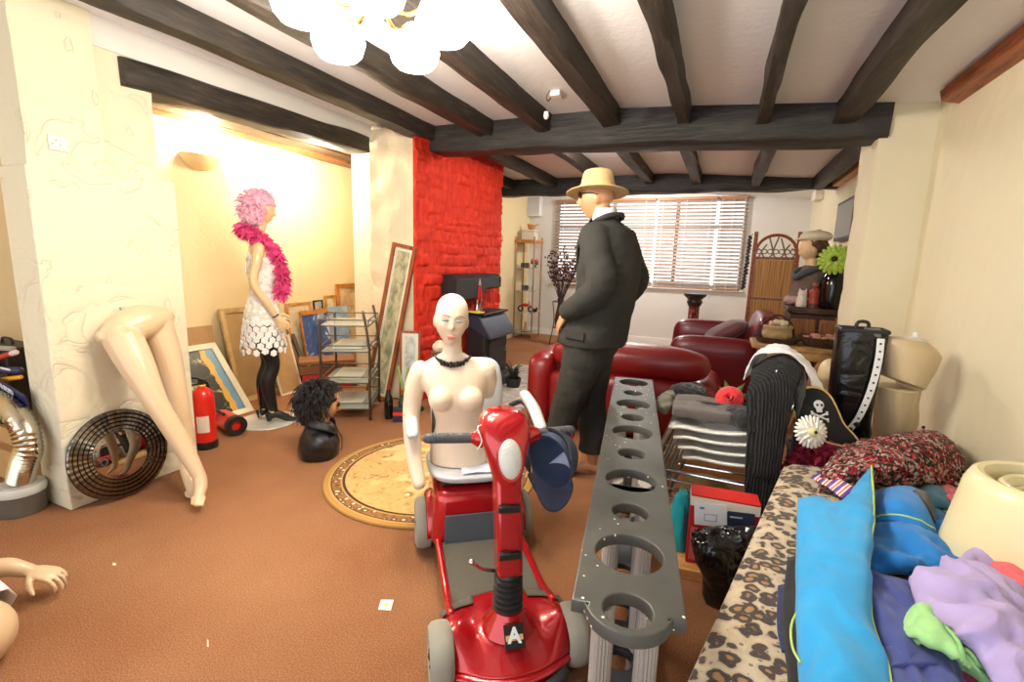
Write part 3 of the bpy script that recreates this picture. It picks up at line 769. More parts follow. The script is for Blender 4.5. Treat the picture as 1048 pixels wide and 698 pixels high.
# ---------------------------------------------------------------- loose pair of legs against the pillar
t = thing('mannequin_lower_half', 'pair of nude mannequin legs leaning on the cream pillar, knees bent', 'mannequin legs', (-2.8, 1.62, 0))
o = V((-2.8, 1.62, 0)); SKL = skin('leg_skin', (212, 184, 148), .4)
def P(x, y, X): return tuple(onx(x, y, X)-o)
b = MB()
limb(b, [P(127, 353, -2.95), P(140, 378, -2.87), P(162, 420, -2.76), P(184, 455, -2.68), P(205, 493, -2.57)], [.092, .083, .056, .050, .033], 20)
limb(b, [P(160, 338, -3.0), P(172, 372, -2.95), P(184, 418, -2.87), P(190, 452, -2.84), P(191, 486, -2.76)], [.085, .074, .050, .046, .031], 20)
b.tube([P(106, 350, -2.99), P(124, 343, -2.985), P(146, 335, -2.985), P(164, 331, -3.0)], [.036, .088, .098, .072], 22, 4, round_ends=True)
a1 = V(P(205, 493, -2.57)); a2 = V(P(191, 486, -2.76))
limb(b, [a1, a1*1 + V((.022, -.012, -.045)), a1 + V((.055, -.05, -.085)), a1 + V((.085, -.085, -.104))], [.034, .033, .025, .014], 14)
limb(b, [a2, a2 + V((.025, -.005, -.045)), a2 + V((.075, -.025, -.10)), a2 + V((.115, -.045, -.125))], [.031, .031, .024, .013], 14)
for a, e1, dz in ((a1 + V((.06, -.055, -.088)), V((.5, -.5, -.35)), 0), (a2 + V((.08, -.03, -.10)), V((.75, -.3, -.4)), 0)):
    e1.normalize(); s = e1.cross(V((0,0,1))).normalized()
    for i in range(5): b.tube([a + s*(-.026+.013*i), a + s*(-.026+.013*i) + e1*(.052-.005*i)], [.0105, .0075], 8, round_ends=True)
lg = organic(b, 'legs', SKL, t, .006, 3)
zm = min(v.co.z for v in lg.data.vertices)
t.location.z = -zm+.001
q = MB(); q.tube([P(134, 338, -2.98), P(125, 320, -3.03)], .012, 10); q.build('fitting_rod', mat('chrome_dull', (150, 146, 140), .35, 1), t)
q = MB(); q.tube([P(131, 336, -2.985), P(118, 342, -2.99)], .02, 10); q.build('waist_socket', mat('chrome_dull', (150, 146, 140), .35, 1), t)

# ---------------------------------------------------------------- bust in a black leather jacket
BB = onz(330, 464)
t = thing('mannequin_bust', 'male head bust with shaggy black hair in a black leather jacket, standing on the carpet', 'mannequin bust', BB, R(35+100))
LEATH = mat('black_leather', (26, 26, 27), .38, bump=.25, scale=90)
b = MB(); b.tube([(0, .02, .20), (0, 0, .28)], [.065, .06], 16); hb = M.Rotation(R(12), 3, 'X'); head(b, (0, -.03, .37), hb, .25, male=True); b.stack([(0, .02, .02, .13, .09), (0, .02, .14, .14, .09), (0, .02, .22, .07, .06)], 20)
bd = organic(b, 'body', SK, t, .006, 2)
b = MB(); b.stack([(0, .02, .0, .165, .125), (0, .02, .06, .185, .14), (0, .02, .13, .175, .125), (0, .025, .19, .125, .095), (0, .025, .235, .085, .085)], 28, 4, 2.2); b.ball((.13, .02, .12), (.075, .085, .08)); b.ball((-.13, .02, .12), (.075, .085, .08))
jk = organic(b, 'leather_jacket', LEATH, t, .008, 4, lambda c, n: n*(.008*nz(c, 12, 2)+.004*nz(c, 26, 4)))
for v in jk.data.vertices: v.co.z = max(v.co.z, .001)
q = MB()
for s in (-1, 1):
    q.grid(net([[(s*.015, -.085, .165), (s*.08, -.075, .20), (s*.10, .03, .24), (s*.04, .11, .25)], [(s*.03, -.10, .175), (s*.095, -.08, .225), (s*.095, .03, .285), (s*.03, .115, .295)], [(s*.05, -.105, .14), (s*.125, -.07, .19), (s*.125, .04, .23), (s*.05, .13, .24)]], 4, .002))
q.build('jacket_collar', LEATH, jk, 180, solid=.006)
q = MB(); q.tube([(0, -.105, .17), (.005, -.135, .10), (.0, -.128, .01)], .005, 6, 4); q.build('zip', mat('chrome_dull', (150, 146, 140), .35, 1), jk)
BH = mat('black_hair', (26, 20, 17), .45, var=.3, vscale=50)
b = MB(); b.ball((0, .0, .415), (.105, .12, .105), 20); b.ball((0, .06, .35), (.095, .075, .10), 16); hr = organic(b, 'hair', BH, t, .009, 1, lambda c, n: n*(.012*nz(c, 36)+.008*nz(c, 70, 2)))
q = MB(); hair(q, (0, .015, .405), (.10, .115, .115), 1100, .070, .0032, 8, -.75, .6, hb @ V((0, -1, -.1)), .45); q.build('hair_locks', BH, hr, 180)
q = MB()
for s in (-1, 1): q.ball(V((0, -.03, .37)) + hb @ V((s*.034, -.088, .012)), (.028, .010, .018), 12, hb)
q.build('sunglasses', mat('black_gloss', (12, 12, 14), .12), t)

# ---------------------------------------------------------------- mannequin lying at the lower left
LB = V((-2.62, .78, 0))
t = thing('mannequin', 'fallen pale mannequin at the carpet edge, arm stretched out, in a white skirt', 'mannequin', LB)
W1 = onz(30, 584, .115)-LB; H1 = onz(70, 609, 0.0)-LB
S0 = onz(-70, 560, .36)-LB; E0 = onz(-12, 582, .15)-LB
HIP = onz(-40, 654, .12)-LB
b = MB()
limb(b, [S0, S0.lerp(E0, .5)+V((0,0,.02)), E0, E0.lerp(W1, .5)+V((0,0,.01)), W1], [.05, .046, .042, .036, .026])
dv = (H1-W1); dh = V((dv.x, dv.y, 0)).normalized()
hand(b, W1, dh*1.0 + V((0,0,-.22)), V((0,0,-1)), V((dh.y, -dh.x, 0)), .185, .72)
C0 = S0 + V((-.10, -.12, .0)); 
limb(b, [C0, C0.lerp(HIP, .35), C0.lerp(HIP, .7), HIP], [.12, .115, .115, .125], 20)
kn = HIP + V((-.30, -.25, .02)); limb(b, [HIP, HIP.lerp(kn, .5), kn], [.11, .09, .07])
b.ball(HIP + V((.012, .012, -.005)), .118, 28)
lb = organic(b, 'body', SKL, t, .005, 3)
zm = min(v.co.z for v in lb.data.vertices)
for v in lb.data.vertices: v.co.z = max(v.co.z, .002)
q = MB(); A = HIP + V((.02, .02, .0))
dd = (C0-HIP).normalized(); ux = dd.cross(V((0,0,1))).normalized(); uz = ux.cross(dd)
rr = []
for k, (s_, r) in enumerate(((.02, .158), (.08, .160), (.24, .150), (.34, .140))): rr.append([HIP + dd*s_ + (ux*cos(2*pi*j/30)+uz*sin(2*pi*j/30))*r*(1+.03*sin(9*2*pi*j/30)) for j in range(30)])
for r in rr:
    for p in r: p.z = max(p.z, .004)
q.rings(rr, cap=False); q.build('skirt', mat('white_skirt', (238, 240, 246), .8), t, 60, solid=.004)
# ================================================================ SCOOTER, RACK, RUG
def plate(name, loops, z0, z1, m, parent=None, bev=.003, mw_=None):
    c = bpy.data.curves.new(name, 'CURVE'); c.dimensions = '2D'; c.fill_mode = 'BOTH'
    for L in loops:
        s = c.splines.new('POLY'); s.points.add(len(L)-1); s.use_cyclic_u = True
        for p, q in zip(s.points, L): p.co = (q[0], q[1], 0, 1)
    c.extrude = (z1-z0)/2-bev; c.bevel_depth = bev; c.bevel_resolution = 1
    o = bpy.data.objects.new(name, c); COL.objects.link(o)
    me = bpy.data.meshes.new_from_object(o.evaluated_get(bpy.context.evaluated_depsgraph_get())); bpy.data.objects.remove(o)
    me.transform(M.Translation((0, 0, (z0+z1)/2))); me.materials.clear(); me.materials.append(m); me.name = name
    if mw_ is not None: me.transform(mw_)
    k = bpy.data.objects.new(name, me); COL.objects.link(k); k.parent = parent
    me.polygons.foreach_set('use_smooth', [True]*len(me.polygons)); me.set_sharp_from_angle(angle=R(40)); return k
def circ(x, y, r, n=40, a=1.0): return [(x+r*cos(2*pi*i/n), y+r*a*sin(2*pi*i/n)) for i in range(n)]
def rug_mat():
    n = NT('rug_floral'); v = n.coord()
    sp = n.node('ShaderNodeSeparateXYZ'); n.link(v, sp.inputs[0]); x, y = sp.outputs[0], sp.outputs[1]
    r = n.math('SQRT', n.math('ADD', n.math('MULTIPLY', x, x), n.math('MULTIPLY', y, y)))
    rn = n.math('DIVIDE', r, .68)
    GOLD, DK, CRM, TAN = (178, 134, 68), (70, 42, 22), (214, 190, 142), (192, 150, 86)
    vor = n.voro(v, 9); v2 = n.voro(v, 26); ns = n.noise(v, 11, 4, .6, 1.2)
    field = n.ramp(ns, [(.30, (112, 74, 36)), (.40, (196, 156, 94)), (.60, (206, 170, 108)), (.70, (140, 98, 48))])
    fl = n.ramp(vor, [(0, (232, 216, 178)), (.16, (232, 216, 178)), (.19, (96, 60, 30)), (.27, (180, 128, 66)), (.36, (196, 150, 84)), (.44, (222, 190, 130))])
    msk = n.ramp(n.noise(v, 3.1, 1), [(.52, (0, 0, 0, 1)), (.56, (1, 1, 1, 1))])
    field = n.mix(msk, field, fl)
    band = n.ramp(v2, [(.22, (226, 206, 164)), (.36, (90, 54, 28)), (.6, (150, 104, 54))])
    rad = n.ramp(rn, [(0, (0,0,0,1)), (.800, (1,1,1,1))], 'CONSTANT')
    c = n.mix(rad, field, DK)
    for r0, col in ((.825, TAN), (.84, band), (.915, DK), (.925, TAN), (.945, GOLD), (.985, (150, 108, 52))):
        k = n.math('GREATER_THAN', rn, r0); c = n.mix(k, c, col)
    n.color(c); n.b.inputs['Roughness'].default_value = .95; n.bump(n.noise(v, 300, 2), .5, .004); return n.m
RC = V((-1.63, 2.535, .001))
b = MB(); b.lathe([(0, 0), (.67, 0), (.68, .004), (.675, .010), (.66, .012), (0, .012)], 96)
o = b.build('round_rug', rug_mat()); o.location = RC; tag(o, 'round golden floral rug with a dark patterned border under the scooter', 'rug')

# ---------------------------------------------------------------- mobility scooter
SF = V((-.553, 1.338, 0)); SRZ = R(-143.1)
t = thing('mobility_scooter', 'red mobility scooter with grey seat parked on the carpet', 'mobility scooter', SF, SRZ)
REDP = mat('scooter_red', (178, 14, 24), .25, .35, coat=.8)
RUB = mat('grey_rubber', (150, 146, 132), .8, bump=.2, scale=40)
BLKP = mat('black_plastic', (30, 30, 32), .45)
GRYP = mat('grey_vinyl', (190, 192, 196), .42, bump=.08, scale=120)
DGRY = mat('dark_grey_plastic', (74, 76, 80), .55)
MATG = mat('floor_mat_grey', (96, 92, 82), .9, bump=.6, scale=350, var=.1)
CHROME = mat('chrome', (210, 212, 214), .12, 1)
def wheel(x, y, r, w, side, dz=0):
    wm = M.Translation((x, y, r+.002)) @ M.Rotation(pi/2, 4, 'Y')
    q = MB(); q.lathe([(r*.62, -w*.42), (r*.84, -w*.52), (r*.97, -w*.36), (r, -w*.12), (r, w*.12), (r*.97, w*.36), (r*.84, w*.52), (r*.62, w*.42)], 40, wm, closed=True)
    ty = q.build('wheel', RUB, t)
    q = MB(); q.lathe([(0, -w*.2), (r*.60, -w*.36), (r*.64, -w*.4), (r*.64, w*.4), (r*.60, w*.36), (0, w*.2)], 30, wm)
    for k in range(5):
        a = 2*pi*k/5; q.ball(wm @ V((r*.40*cos(a), r*.40*sin(a), side*w*.34)), (.012, r*.12, r*.12), 8)
    q.ball(wm @ V((0, 0, side*w*.3)), (.02, .02, .02), 10)
    q.build('hub', BLKP, ty)
for s in (-1, 1): wheel(s*.232, .0, .102, .075, s); wheel(s*.243, -.80, .122, .08, s)
# floor deck, mat and side rails
q = MB(); q.box((0, -.40, .105), (.36, .62, .05)); q.build('deck', BLKP, t, bevel=.01)
q = MB(); q.box((0, -.39, .134), (.345, .50, .008)); q.build('floor_mat', MATG, t, bevel=.003)
for s in (-1, 1):
    q = MB(); q.tube([(s*.188, -.10, .17), (s*.186, -.25, .135), (s*.188, -.52, .135), (s*.190, -.66, .15)], .016, 10, 5, round_ends=True); q.build('side_rail', REDP, t)
# front cowl : a broad red wing with fenders, lower front and a bell round the tiller
def cowl(u, v):                       # u across -1..1, v back 0 .. front 1
    w = .232 - .05*max(0, v-.55)**1.0*1.4 - .01*(1-v)
    x = u*w; y = -.20 + .345*v - .075*u*u*(v) + (.07*u*u if v < .5 else .07*u*u*(1-v)*2)
    z = .190 - .085*v**1.5 - .03*(1-v)**2 - .015*u*u + .03*math.exp(-((abs(u)-.85)/.3)**2)*math.exp(-((v-.5)/.3)**2)
    d = math.hypot(x/.085, (y+.005)/.085); z += .050*math.exp(-(d**2)*.9)
    z += .020*math.exp(-((abs(u)-.8)/.25)**2)*math.exp(-((v-.55)/.4)**2)
    return (x, y, z)
q = MB(); q.grid([[cowl(-1+2*i/40, j/30) for i in range(41)] for j in range(31)]); cw = q.build('front_cowl', REDP, t, 180, solid=.008, off=-1)
q = MB(); fr_ = [cowl(-1+2*i/30, 1.0) for i in range(31)]
q.grid([[V(p) for p in fr_], [V(p)+V((0, .012, -.012)) for p in fr_], [V((p[0]*.97, p[1]+.006, .062)) for p in fr_]]); q.build('front_apron', REDP, cw, 50, solid=.006)
q = MB(); q.grid([[V((p[0]*.86, p[1]+.020, .078)) for p in fr_], [V((p[0]*.90, p[1]+.035, .062)) for p in fr_], [V((p[0]*.88, p[1]+.028, .036)) for p in fr_]]); q.build('bumper', DGRY, t, 180, solid=.012)
q = MB(); q.box((0, 0, .095), (.36, .04, .04)); q.build('front_axle', BLKP, t)
for s in (-1, 1):
    q = MB(); q.grid([[cowl(s*(.45+.55*i/10), .0+.16*j/4) for i in range(11)] for j in range(5)]); 
    for v in q.b.verts: v.co.z += .006
    q.build('cowl_trim', MATG, cw, 180, solid=.003)
# tiller
q = MB(); q.lathe([(.095, .165), (.082, .185), (.060, .215), (.052, .232), (.0, .232)], 28, M.Translation((0, -.02, 0))); q.build('tiller_bell', REDP, t)
q = MB(); pr_ = []
for k in range(6): z = .222+.021*k; pr_ += [(.046-.001*k, z), (.054-.001*k, z+.006), (.054-.001*k, z+.012), (.045-.001*k, z+.018)]
pr_ += [(.045, .352), (.040, .365), (0, .365)]; q.lathe([(0, .220)] + pr_, 24, M.Translation((0, -.03, 0))); q.build('bellows', BLKP, t)
lean = -.12
q = MB(); q.quadbox([(-.044, -.075, .355), (.044, -.075, .355), (.044, .012, .355), (-.044, .012, .355)], (0, -.075, .345)); cl = q.build('tiller_column', REDP, t, bevel=.014, seg=3)
for z in (.435, .585):
    yy = .012 - .075*(z-.355)/.345
    q = MB(); q.box((.004, yy+.006, z), (.074, .018, .024)); q.box((.02, yy+.012, z+.012), (.03, .02, .01)); q.build('latch', BLKP, cl, bevel=.003)
q = MB(); q.lathe([(0, 0), (.014, 0), (.016, .006), (.008, .008), (0, .006)], 18, basis((.0, -.0225, .51), (1,0,0), (0, -.22, 1))); q.build('key_switch', mat('red_label', (210, 40, 40), .4), cl)
# head of the tiller (console) with headlamp
q = MB(); q.stack([(0, -.092, .655, .046, .044), (0, -.105, .70, .058, .056), (0, -.128, .755, .076, .072), (0, -.155, .81, .090, .080), (0, -.178, .855, .082, .070), (0, -.188, .88, .05, .045)], 30, 4, 2.6)
con = q.build('console', REDP, t, 60)
q = MB(); q.tube([(-.04, -.165, .785), (-.085, -.17, .785), (-.115, -.175, .785)], [.04, .038, .028], 16, 3, round_ends=True); q.tube([(.04, -.165, .785), (.085, -.17, .785), (.10, -.175, .785)], [.038, .034, .024], 16, 3, round_ends=True); 
hs = organic(q, 'handle_socket', REDP, con, .006, 2)
hm_ = basis((0, -.056, .752), (1, 0, 0), (0, -.42, .9))
q = MB(); q.ball((0,0,0), (.040, .068, .02), 24, hm_.to_3x3());
for v in q.b.verts: v.co += hm_.translation
q.build('headlamp', mat('headlamp_glass', (206, 206, 202), .12, bump=.7, scale=110, coat=.6), con)
q = MB(); q.lathe([(.040, 0), (.046, 0), (.046, .010), (.040, .010)], 36, hm_ @ M.Scale(1.66, 4, (0,1,0)), closed=True); q.build('lamp_bezel', REDP, con)
for s, nm in ((-1, 1), (1, 1)):
    q = MB(); q.tube([(s*.10, -.175, .785 if s < 0 else .785), (s*.262, -.195, .785 if s < 0 else .785)], [.0185, .0175], 16, 3, round_ends=True)
    for k in range(14): q.lathe([(.0178, -.002), (.0198, 0), (.0178, .002)], 16, basis((s*(.13+.0095*k), -.179-.0011*k, .785 if s < 0 else .785), (0,1,0), (0,0,1)), closed=False)
    q.build('handle_grip', DGRY, con)
q = MB(); q.tube([(.085, -.135, .845), (.10, -.12, .84), (.088, -.105, .80), (.10, -.115, .765)], .0022, 6, 5); q.build('cable_tie', WHITE, con)
q = MB(); q.tube([(.045, -.06, .345), (.085, -.045, .365), (.125, -.03, .405)], [.007, .006, .006], 8, 3, round_ends=True); q.ball((.128, -.029, .408), .011, 10); q.build('lever', CHROME, t)
# badge with the letter A on the bell
bm_ = basis((0, .073, .193), (-1, 0, 0), (0, -.62, .78))
q = MB(); q.at(bm_).box((0, 0, 0), (.066, .072, .004)); q.build('badge', mat('badge_black', (18, 18, 20), .3), t, bevel=.001)
q = MB(); q.at(bm_).box((0, -.003, .003), (.058, .016, .002)); q.build('badge_bar', mat('badge_gold', (206, 170, 104), .4), t)
text('badge_letter', 'A', .062, mat('badge_white', (226, 228, 230), .4), bm_ @ M.Translation((0, .002, .0050)) @ M.Shear('XZ', 4, (0, 0)) @ M.Rotation(R(-4), 4, 'Z'), t, .0012, bold=.002)
# rear body
def rbody(u, v):
    pass
q = MB(); q.box((0, -.80, .235), (.45, .44, .27), taper=.88); rb = q.build('rear_cover', REDP, t, bevel=.05, seg=5)
q = MB(); q.box((0, -.80, .115), (.38, .46, .05)); q.build('chassis', BLKP, t, bevel=.01)
q = MB(); q.quadbox([(-.165, -.576, .135), (.165, -.576, .135), (.16, -.590, .265), (-.16, -.590, .265)], (0, .008, 0)); q.build('front_panel', mat('panel_slate', (72, 76, 82), .6, bump=.3, scale=300), rb, bevel=.003)
for s in (-1, 1):
    q = MB()
    q.grid([[(s*(.185+.050*j/6), -.80+.150*cos(pi*i/16), .135+.150*sin(pi*i/16)-.02*(j/6)**2) for j in range(7)] for i in range(17)]); q.build('rear_fender', REDP, rb, 180, solid=.008)
q = MB(); q.lathe([(.0, .36), (.10, .36), (.115, .372), (.105, .385), (.03, .39), (.026, .45), (0, .45)], 28, M.Translation((0, -.80, 0))); q.build('seat_post', BLKP, t)
q = MB(); q.lathe([(.088, .373), (.108, .378), (.110, .388), (.092, .386)], 28, M.Translation((0, -.80, 0)), closed=True); q.build('post_ring', REDP, t)
# seat
q = MB(); q.stack([(0, -.80, .395, .19, .17), (0, -.80, .405, .215, .20), (0, -.80, .425, .228, .212), (0, -.80, .438, .215, .20), (0, -.80, .442, .12, .11)], 40, 3, 3.2); q.build('seat', GRYP, t, 60)
q = MB(); q.box((0, -.80, .386), (.34, .30, .02)); q.build('seat_pan', BLKP, t, bevel=.006)
q = MB(); q.stack([(0, 0, 0, .15, .025), (0, 0, .03, .18, .04), (0, -.01, .2, .195, .045), (0, -.02, .36, .185, .04), (0, -.03, .42, .14, .03), (0, -.03, .43, .05, .012)], 36, 4, 3)
bk = q.build('backrest', GRYP, t, 60); bk.location = (0, -1.03, .455); bk.rotation_euler = (R(6), 0, 0)
q = MB(); q.box((0, -.045, .2), (.37, .03, .38)); q.build('back_shell', BLKP, bk, bevel=.02)
q = MB(); q.box((.14, .046, .2), (.10, .008, .30)); q.build('back_panel', mat('dark_vinyl', (54, 52, 50), .5), bk, bevel=.01)
for s in (-1, 1):
    q = MB(); q.tube([(s*.300, -.985, .695), (s*.302, -.82, .672), (s*.298, -.67, .625)], [.030, .032, .028], 16, 5, flat=.8, round_ends=True); ar = q.build('armrest', GRYP, t)
    q = MB(); q.tube([(s*.235, -1.045, .62), (s*.290, -.99, .655), (s*.302, -.80, .638)], .014, 8, 4); q.build('arm_bar', BLKP, ar)
    q = MB(); q.quadbox([(s*.262, -1.02, .37), (s*.262, -.72, .37), (s*.262, -.74, .60), (s*.262, -.99, .61)], (s*.012, 0, 0)); q.build('side_panel', mat('black_fabric', (34, 34, 38), .8, bump=.3, scale=200), ar, bevel=.008)
q = MB(); q.tube([(-.262, -.70, .372), (-.262, -.56, .36)], .014, 8, round_ends=True); q.build('seat_lever', BLKP, t)
# papers on the seat
sm = M.Translation(SF) @ M.Rotation(SRZ, 4, 'Z')
q = MB(); q.grid(net([[(-.10+.06*i, -.70+.045*j, .4445+.006*abs(sin(i*1.4+j))) for i in range(4)] for j in range(3)], 5, .002)); o = q.build('folded_leaflet', mat('leaflet', (214, 220, 234), .6), None, 180, solid=.002); o.matrix_world = sm; tag(o, 'folded pale blue leaflet on the grey scooter seat', 'leaflet')

# ---------------------------------------------------------------- baseball cap hung on the scooter grip
NAVY = mat('navy_denim', (50, 60, 84), .85, bump=.3, scale=400, var=.1)
g = sm @ V((-.255, -.19, .785)); 
ref = g
T_ = ond(563, 440, ref); Bt = ond(562, 503, ref)
zax = (-RH*.58 - WH*.72 - V((0,0,.20))).normalized()       # the cap's opening looks this way
yax = (V((0,0,-1)) + RH*-.02); yax = (yax - zax*yax.dot(zax)).normalized()   # brim hangs down
cm = basis(ond(561, 466, ref) - WH*.06, yax.cross(zax), yax, zax)
t = thing('baseball_cap', 'navy baseball cap hanging from the scooter handlebar', 'cap', m=cm @ M.Scale(1.12, 4))
def dome(r, k):
    rows = []
    for i in range(13):
        a = (pi/2)*i/12; rows.append([(r*.92*cos(a)*cos(2*pi*j/36), r*1.08*cos(a)*sin(2*pi*j/36), -k*sin(a)) for j in range(37)])
    return rows
q = MB(); q.grid(dome(.088, .115)); q.build('crown', NAVY, t, 180, solid=.003)
q = MB(); q.grid(dome(.084, .110)); q.build('lining', mat('cap_lining_navy', (58, 70, 98), .85), t, 180)
q = MB(); q.grid([[(-.060+.105*a/8*(1-.8*b_/6), .055-.085*b_/6 , -.104*math.sqrt(max(.05, 1-((-.060+.105*a/8*(1-.8*b_/6))/.078)**2*.95-((.055-.085*b_/6)/.09)**2*.95))+.004) for a in range(9)] for b_ in range(7)]); q.build('pale_lining_panel', mat('cap_lining', (186, 198, 222), .8), t, 180, solid=.002)
q = MB(); rows = []
for i in range(9):
    f = i/8; rows.append([( .088*.92*sin(a)*(1+.05*f), .088*1.08*cos(a)+ .085*f*cos(a*.8), .020*f*f - .028*(sin(a)**2)*f) for a in [(-.98+1.96*j/24)*pi*.42 for j in range(25)]])
q.grid(rows); q.build('brim', NAVY, t, 180, solid=.004)
q = MB(); q.tube([(-.075, -.03, -.008), (-.05, -.080, -.03), (0, -.098, -.035), (.05, -.08, -.03), (.075, -.03, -.008)], .009, 8, 5, flat=.4); q.build('strap', BLKP, t)
q = MB(); q.ball((0, 0, -.117), .008, 10); q.build('button', NAVY, t)
q = MB()
for k in range(3): q.box((-.02+.02*k, -.052-.0*k, -.098), (.014, .03, .006))
q.build('red_stitching', mat('cap_red', (206, 44, 54), .7), t)

# ---------------------------------------------------------------- long display stand with round holes
RKZ = .68
A0, B0, A1, B1 = onz(585, 612, RKZ), onz(703, 635, RKZ), onz(628, 386, RKZ), onz(669, 388, RKZ)
n0, n1 = (A0+B0)/2, (A1+B1)/2; dr_ = (n1-n0).normalized(); L = (n1-n0).length; Wd = .229
t = thing('display_stand', 'long dark plastic stand with rows of round holes, running into the room beside the scooter', 'display stand', (n0.x, n0.y, 0), math.atan2(dr_.y, dr_.x)-pi/2)
_n = NT('stand_plastic'); _v = _n.coord(); _d = _n.voro(_v, 34); _m = _n.math('MULTIPLY', _n.math('LESS_THAN', _d, .12), _n.math('GREATER_THAN', _n.noise(_v, 3.2, 2), .49))
_n.color(_n.mix(_m, _n.ramp(_n.noise(_v, 5, 4, .6), [(.3, (58, 59, 57)), (.7, (80, 80, 76))]), (226, 226, 222))); _n.b.inputs['Roughness'].default_value = .5; RKM = _n.m
RKD = mat('stand_plastic_dark', (40, 40, 44), .4)
FLU = mat('stand_column_grey', (164, 156, 150), .5)
ctrs = []
for i, (x, y, big) in enumerate(((643, 624, 0), (644, 566, 1), (645, 524, 0), (645, 491, 1), (646, 464, 0), (646.5, 442, 1), (647, 427, 0), (647.5, 413.5, 1), (648, 402, 0), (648.3, 391.5, 1))):
    ctrs.append(((onz(x, y, RKZ)-V((n0.x, n0.y, RKZ))).dot(dr_), .0875 if big else .0555))
cuts = [0] + [(ctrs[k][0]+ctrs[k+1][0])/2+.06 for k in (2,)] + [(ctrs[6][0]+ctrs[7][0])/2] + [L]
h = Wd/2
def outline(y0, y1, first):
    P = []
    if first:
        P += [(-h, y0), (-h+.036, y0), (-h+.036, y0-.02)]
        P += [(-.088*cos(a), y0+.015-.085*sin(a)*1.0) for a in [pi*(.12+.76*k/18) for k in range(19)]]
        P += [(h-.036, y0-.02), (h-.036, y0), (h, y0)]
    else: P += [(-h, y0), (h, y0)]
    return P + [(h, y1), (-h, y1)]
for k in range(3):
    y0, y1 = cuts[k]+(.001 if k else 0), cuts[k+1]-.001
    hs_ = [circ(0, c, r, 48) for c, r in ctrs if y0-.07 < c < y1]
    pt = plate('top_panel', [outline(y0, y1, k == 0)] + hs_, RKZ-.032, RKZ, RKM, t, .004)
    lo = [circ(0, c, r*.62 if r > .07 else r*.8, 36) for c, r in ctrs if y0-.07 < c < y1]
    plate('lower_panel', [[(x*.62, y) for x, y in outline(y0, y1, k == 0)]] + lo, .16, .185, RKD, t, .003)
    for yy in ((y0+.07, y1-.09) if k == 0 else (y0+.12, y1-.08)):
        for s in (-1, 1):
            q = MB(); loop = []
            for j in range(40):
                a = 2*pi*j/40; r = 1-.10*(j % 2); loop.append((s*.050+.026*cos(a)*r, yy+.052*sin(a)*r))
            q.prism(loop, 0.0, RKZ-.032); q.build('column', FLU, t, 25)
# ================================================================ LEFT SIDE
# socket on the pillar
p = onx(54, 146, PX); t = thing('wall_socket', 'cream double wall socket high on the left pillar', 'wall socket', (PX+.002, p.y+.02, p.z))
q = MB(); q.box((.004, 0, 0), (.010, .082, .072)); q.build('plate', mat('socket_cream', (226, 218, 196), .4), t, bevel=.002)
q = MB(); q.box((.010, .026, .012), (.006, .012, .016)); q.build('rocker_switch', mat('socket_switch', (246, 244, 238), .3), t, bevel=.001)
q = MB()
for y, z in ((-.026, -.006), (.004, -.006), (-.011, .012)): q.box((.0095, y, z), (.002, .007, .004))
q.build('socket_holes', BLKP, t, smooth=0)
# round mirror with facetted rings
MR = .252
c = onx(125, 472, -3.035); mz = V((.985, .02, .17)).normalized()
t = thing('round_mirror', 'round mirror with facetted silver rings leaning on the cream pillar behind the mannequin legs', 'mirror', m=basis(V((c.x, c.y, MR*.985+.004)), V((0, 1, 0)).cross(mz).cross(mz)*-1, mz.cross(V((0,1,0)).cross(mz).cross(mz)*-1), mz))
def facet():
    n = NT('mirror_facets'); v = n.coord(); sp = n.node('ShaderNodeSeparateXYZ'); n.link(v, sp.inputs[0])
    a = n.math('ARCTAN2', sp.outputs[1], sp.outputs[0]); k = n.math('FRACT', n.math('MULTIPLY', a, 44/(2*pi)))
    e = n.math('GREATER_THAN', n.math('ABSOLUTE', n.math('SUBTRACT', k, .5)), .47)
    n.color(n.mix(e, (128, 122, 114), (60, 56, 52))); n.b.inputs['Metallic'].default_value = 1; n.b.inputs['Roughness'].default_value = .14
    n.bump(n.math('PINGPONG', k, .5), .5, .01); return n.m
FAC = facet(); MIR = mat('mirror_glass', (168, 162, 154), .03, 1)
q = MB(); q.lathe([(0, -.012), (MR-.004, -.012), (MR, -.006), (MR-.004, 0), (0, -.002)], 64); q.build('backing', BLKP, t)
q = MB(); q.lathe([(0, 0), (.138, 0), (.138, .004), (.132, .006), (0, .006)], 64); q.build('mirror_disc', MIR, t)
for k in range(5):
    r0 = .140+.0222*k; q = MB(); q.lathe([(r0, 0), (r0+.003, .009), (r0+.017, .005), (r0+.0212, 0)], 88, closed=True); q.build('facet_ring', FAC, t, 30)
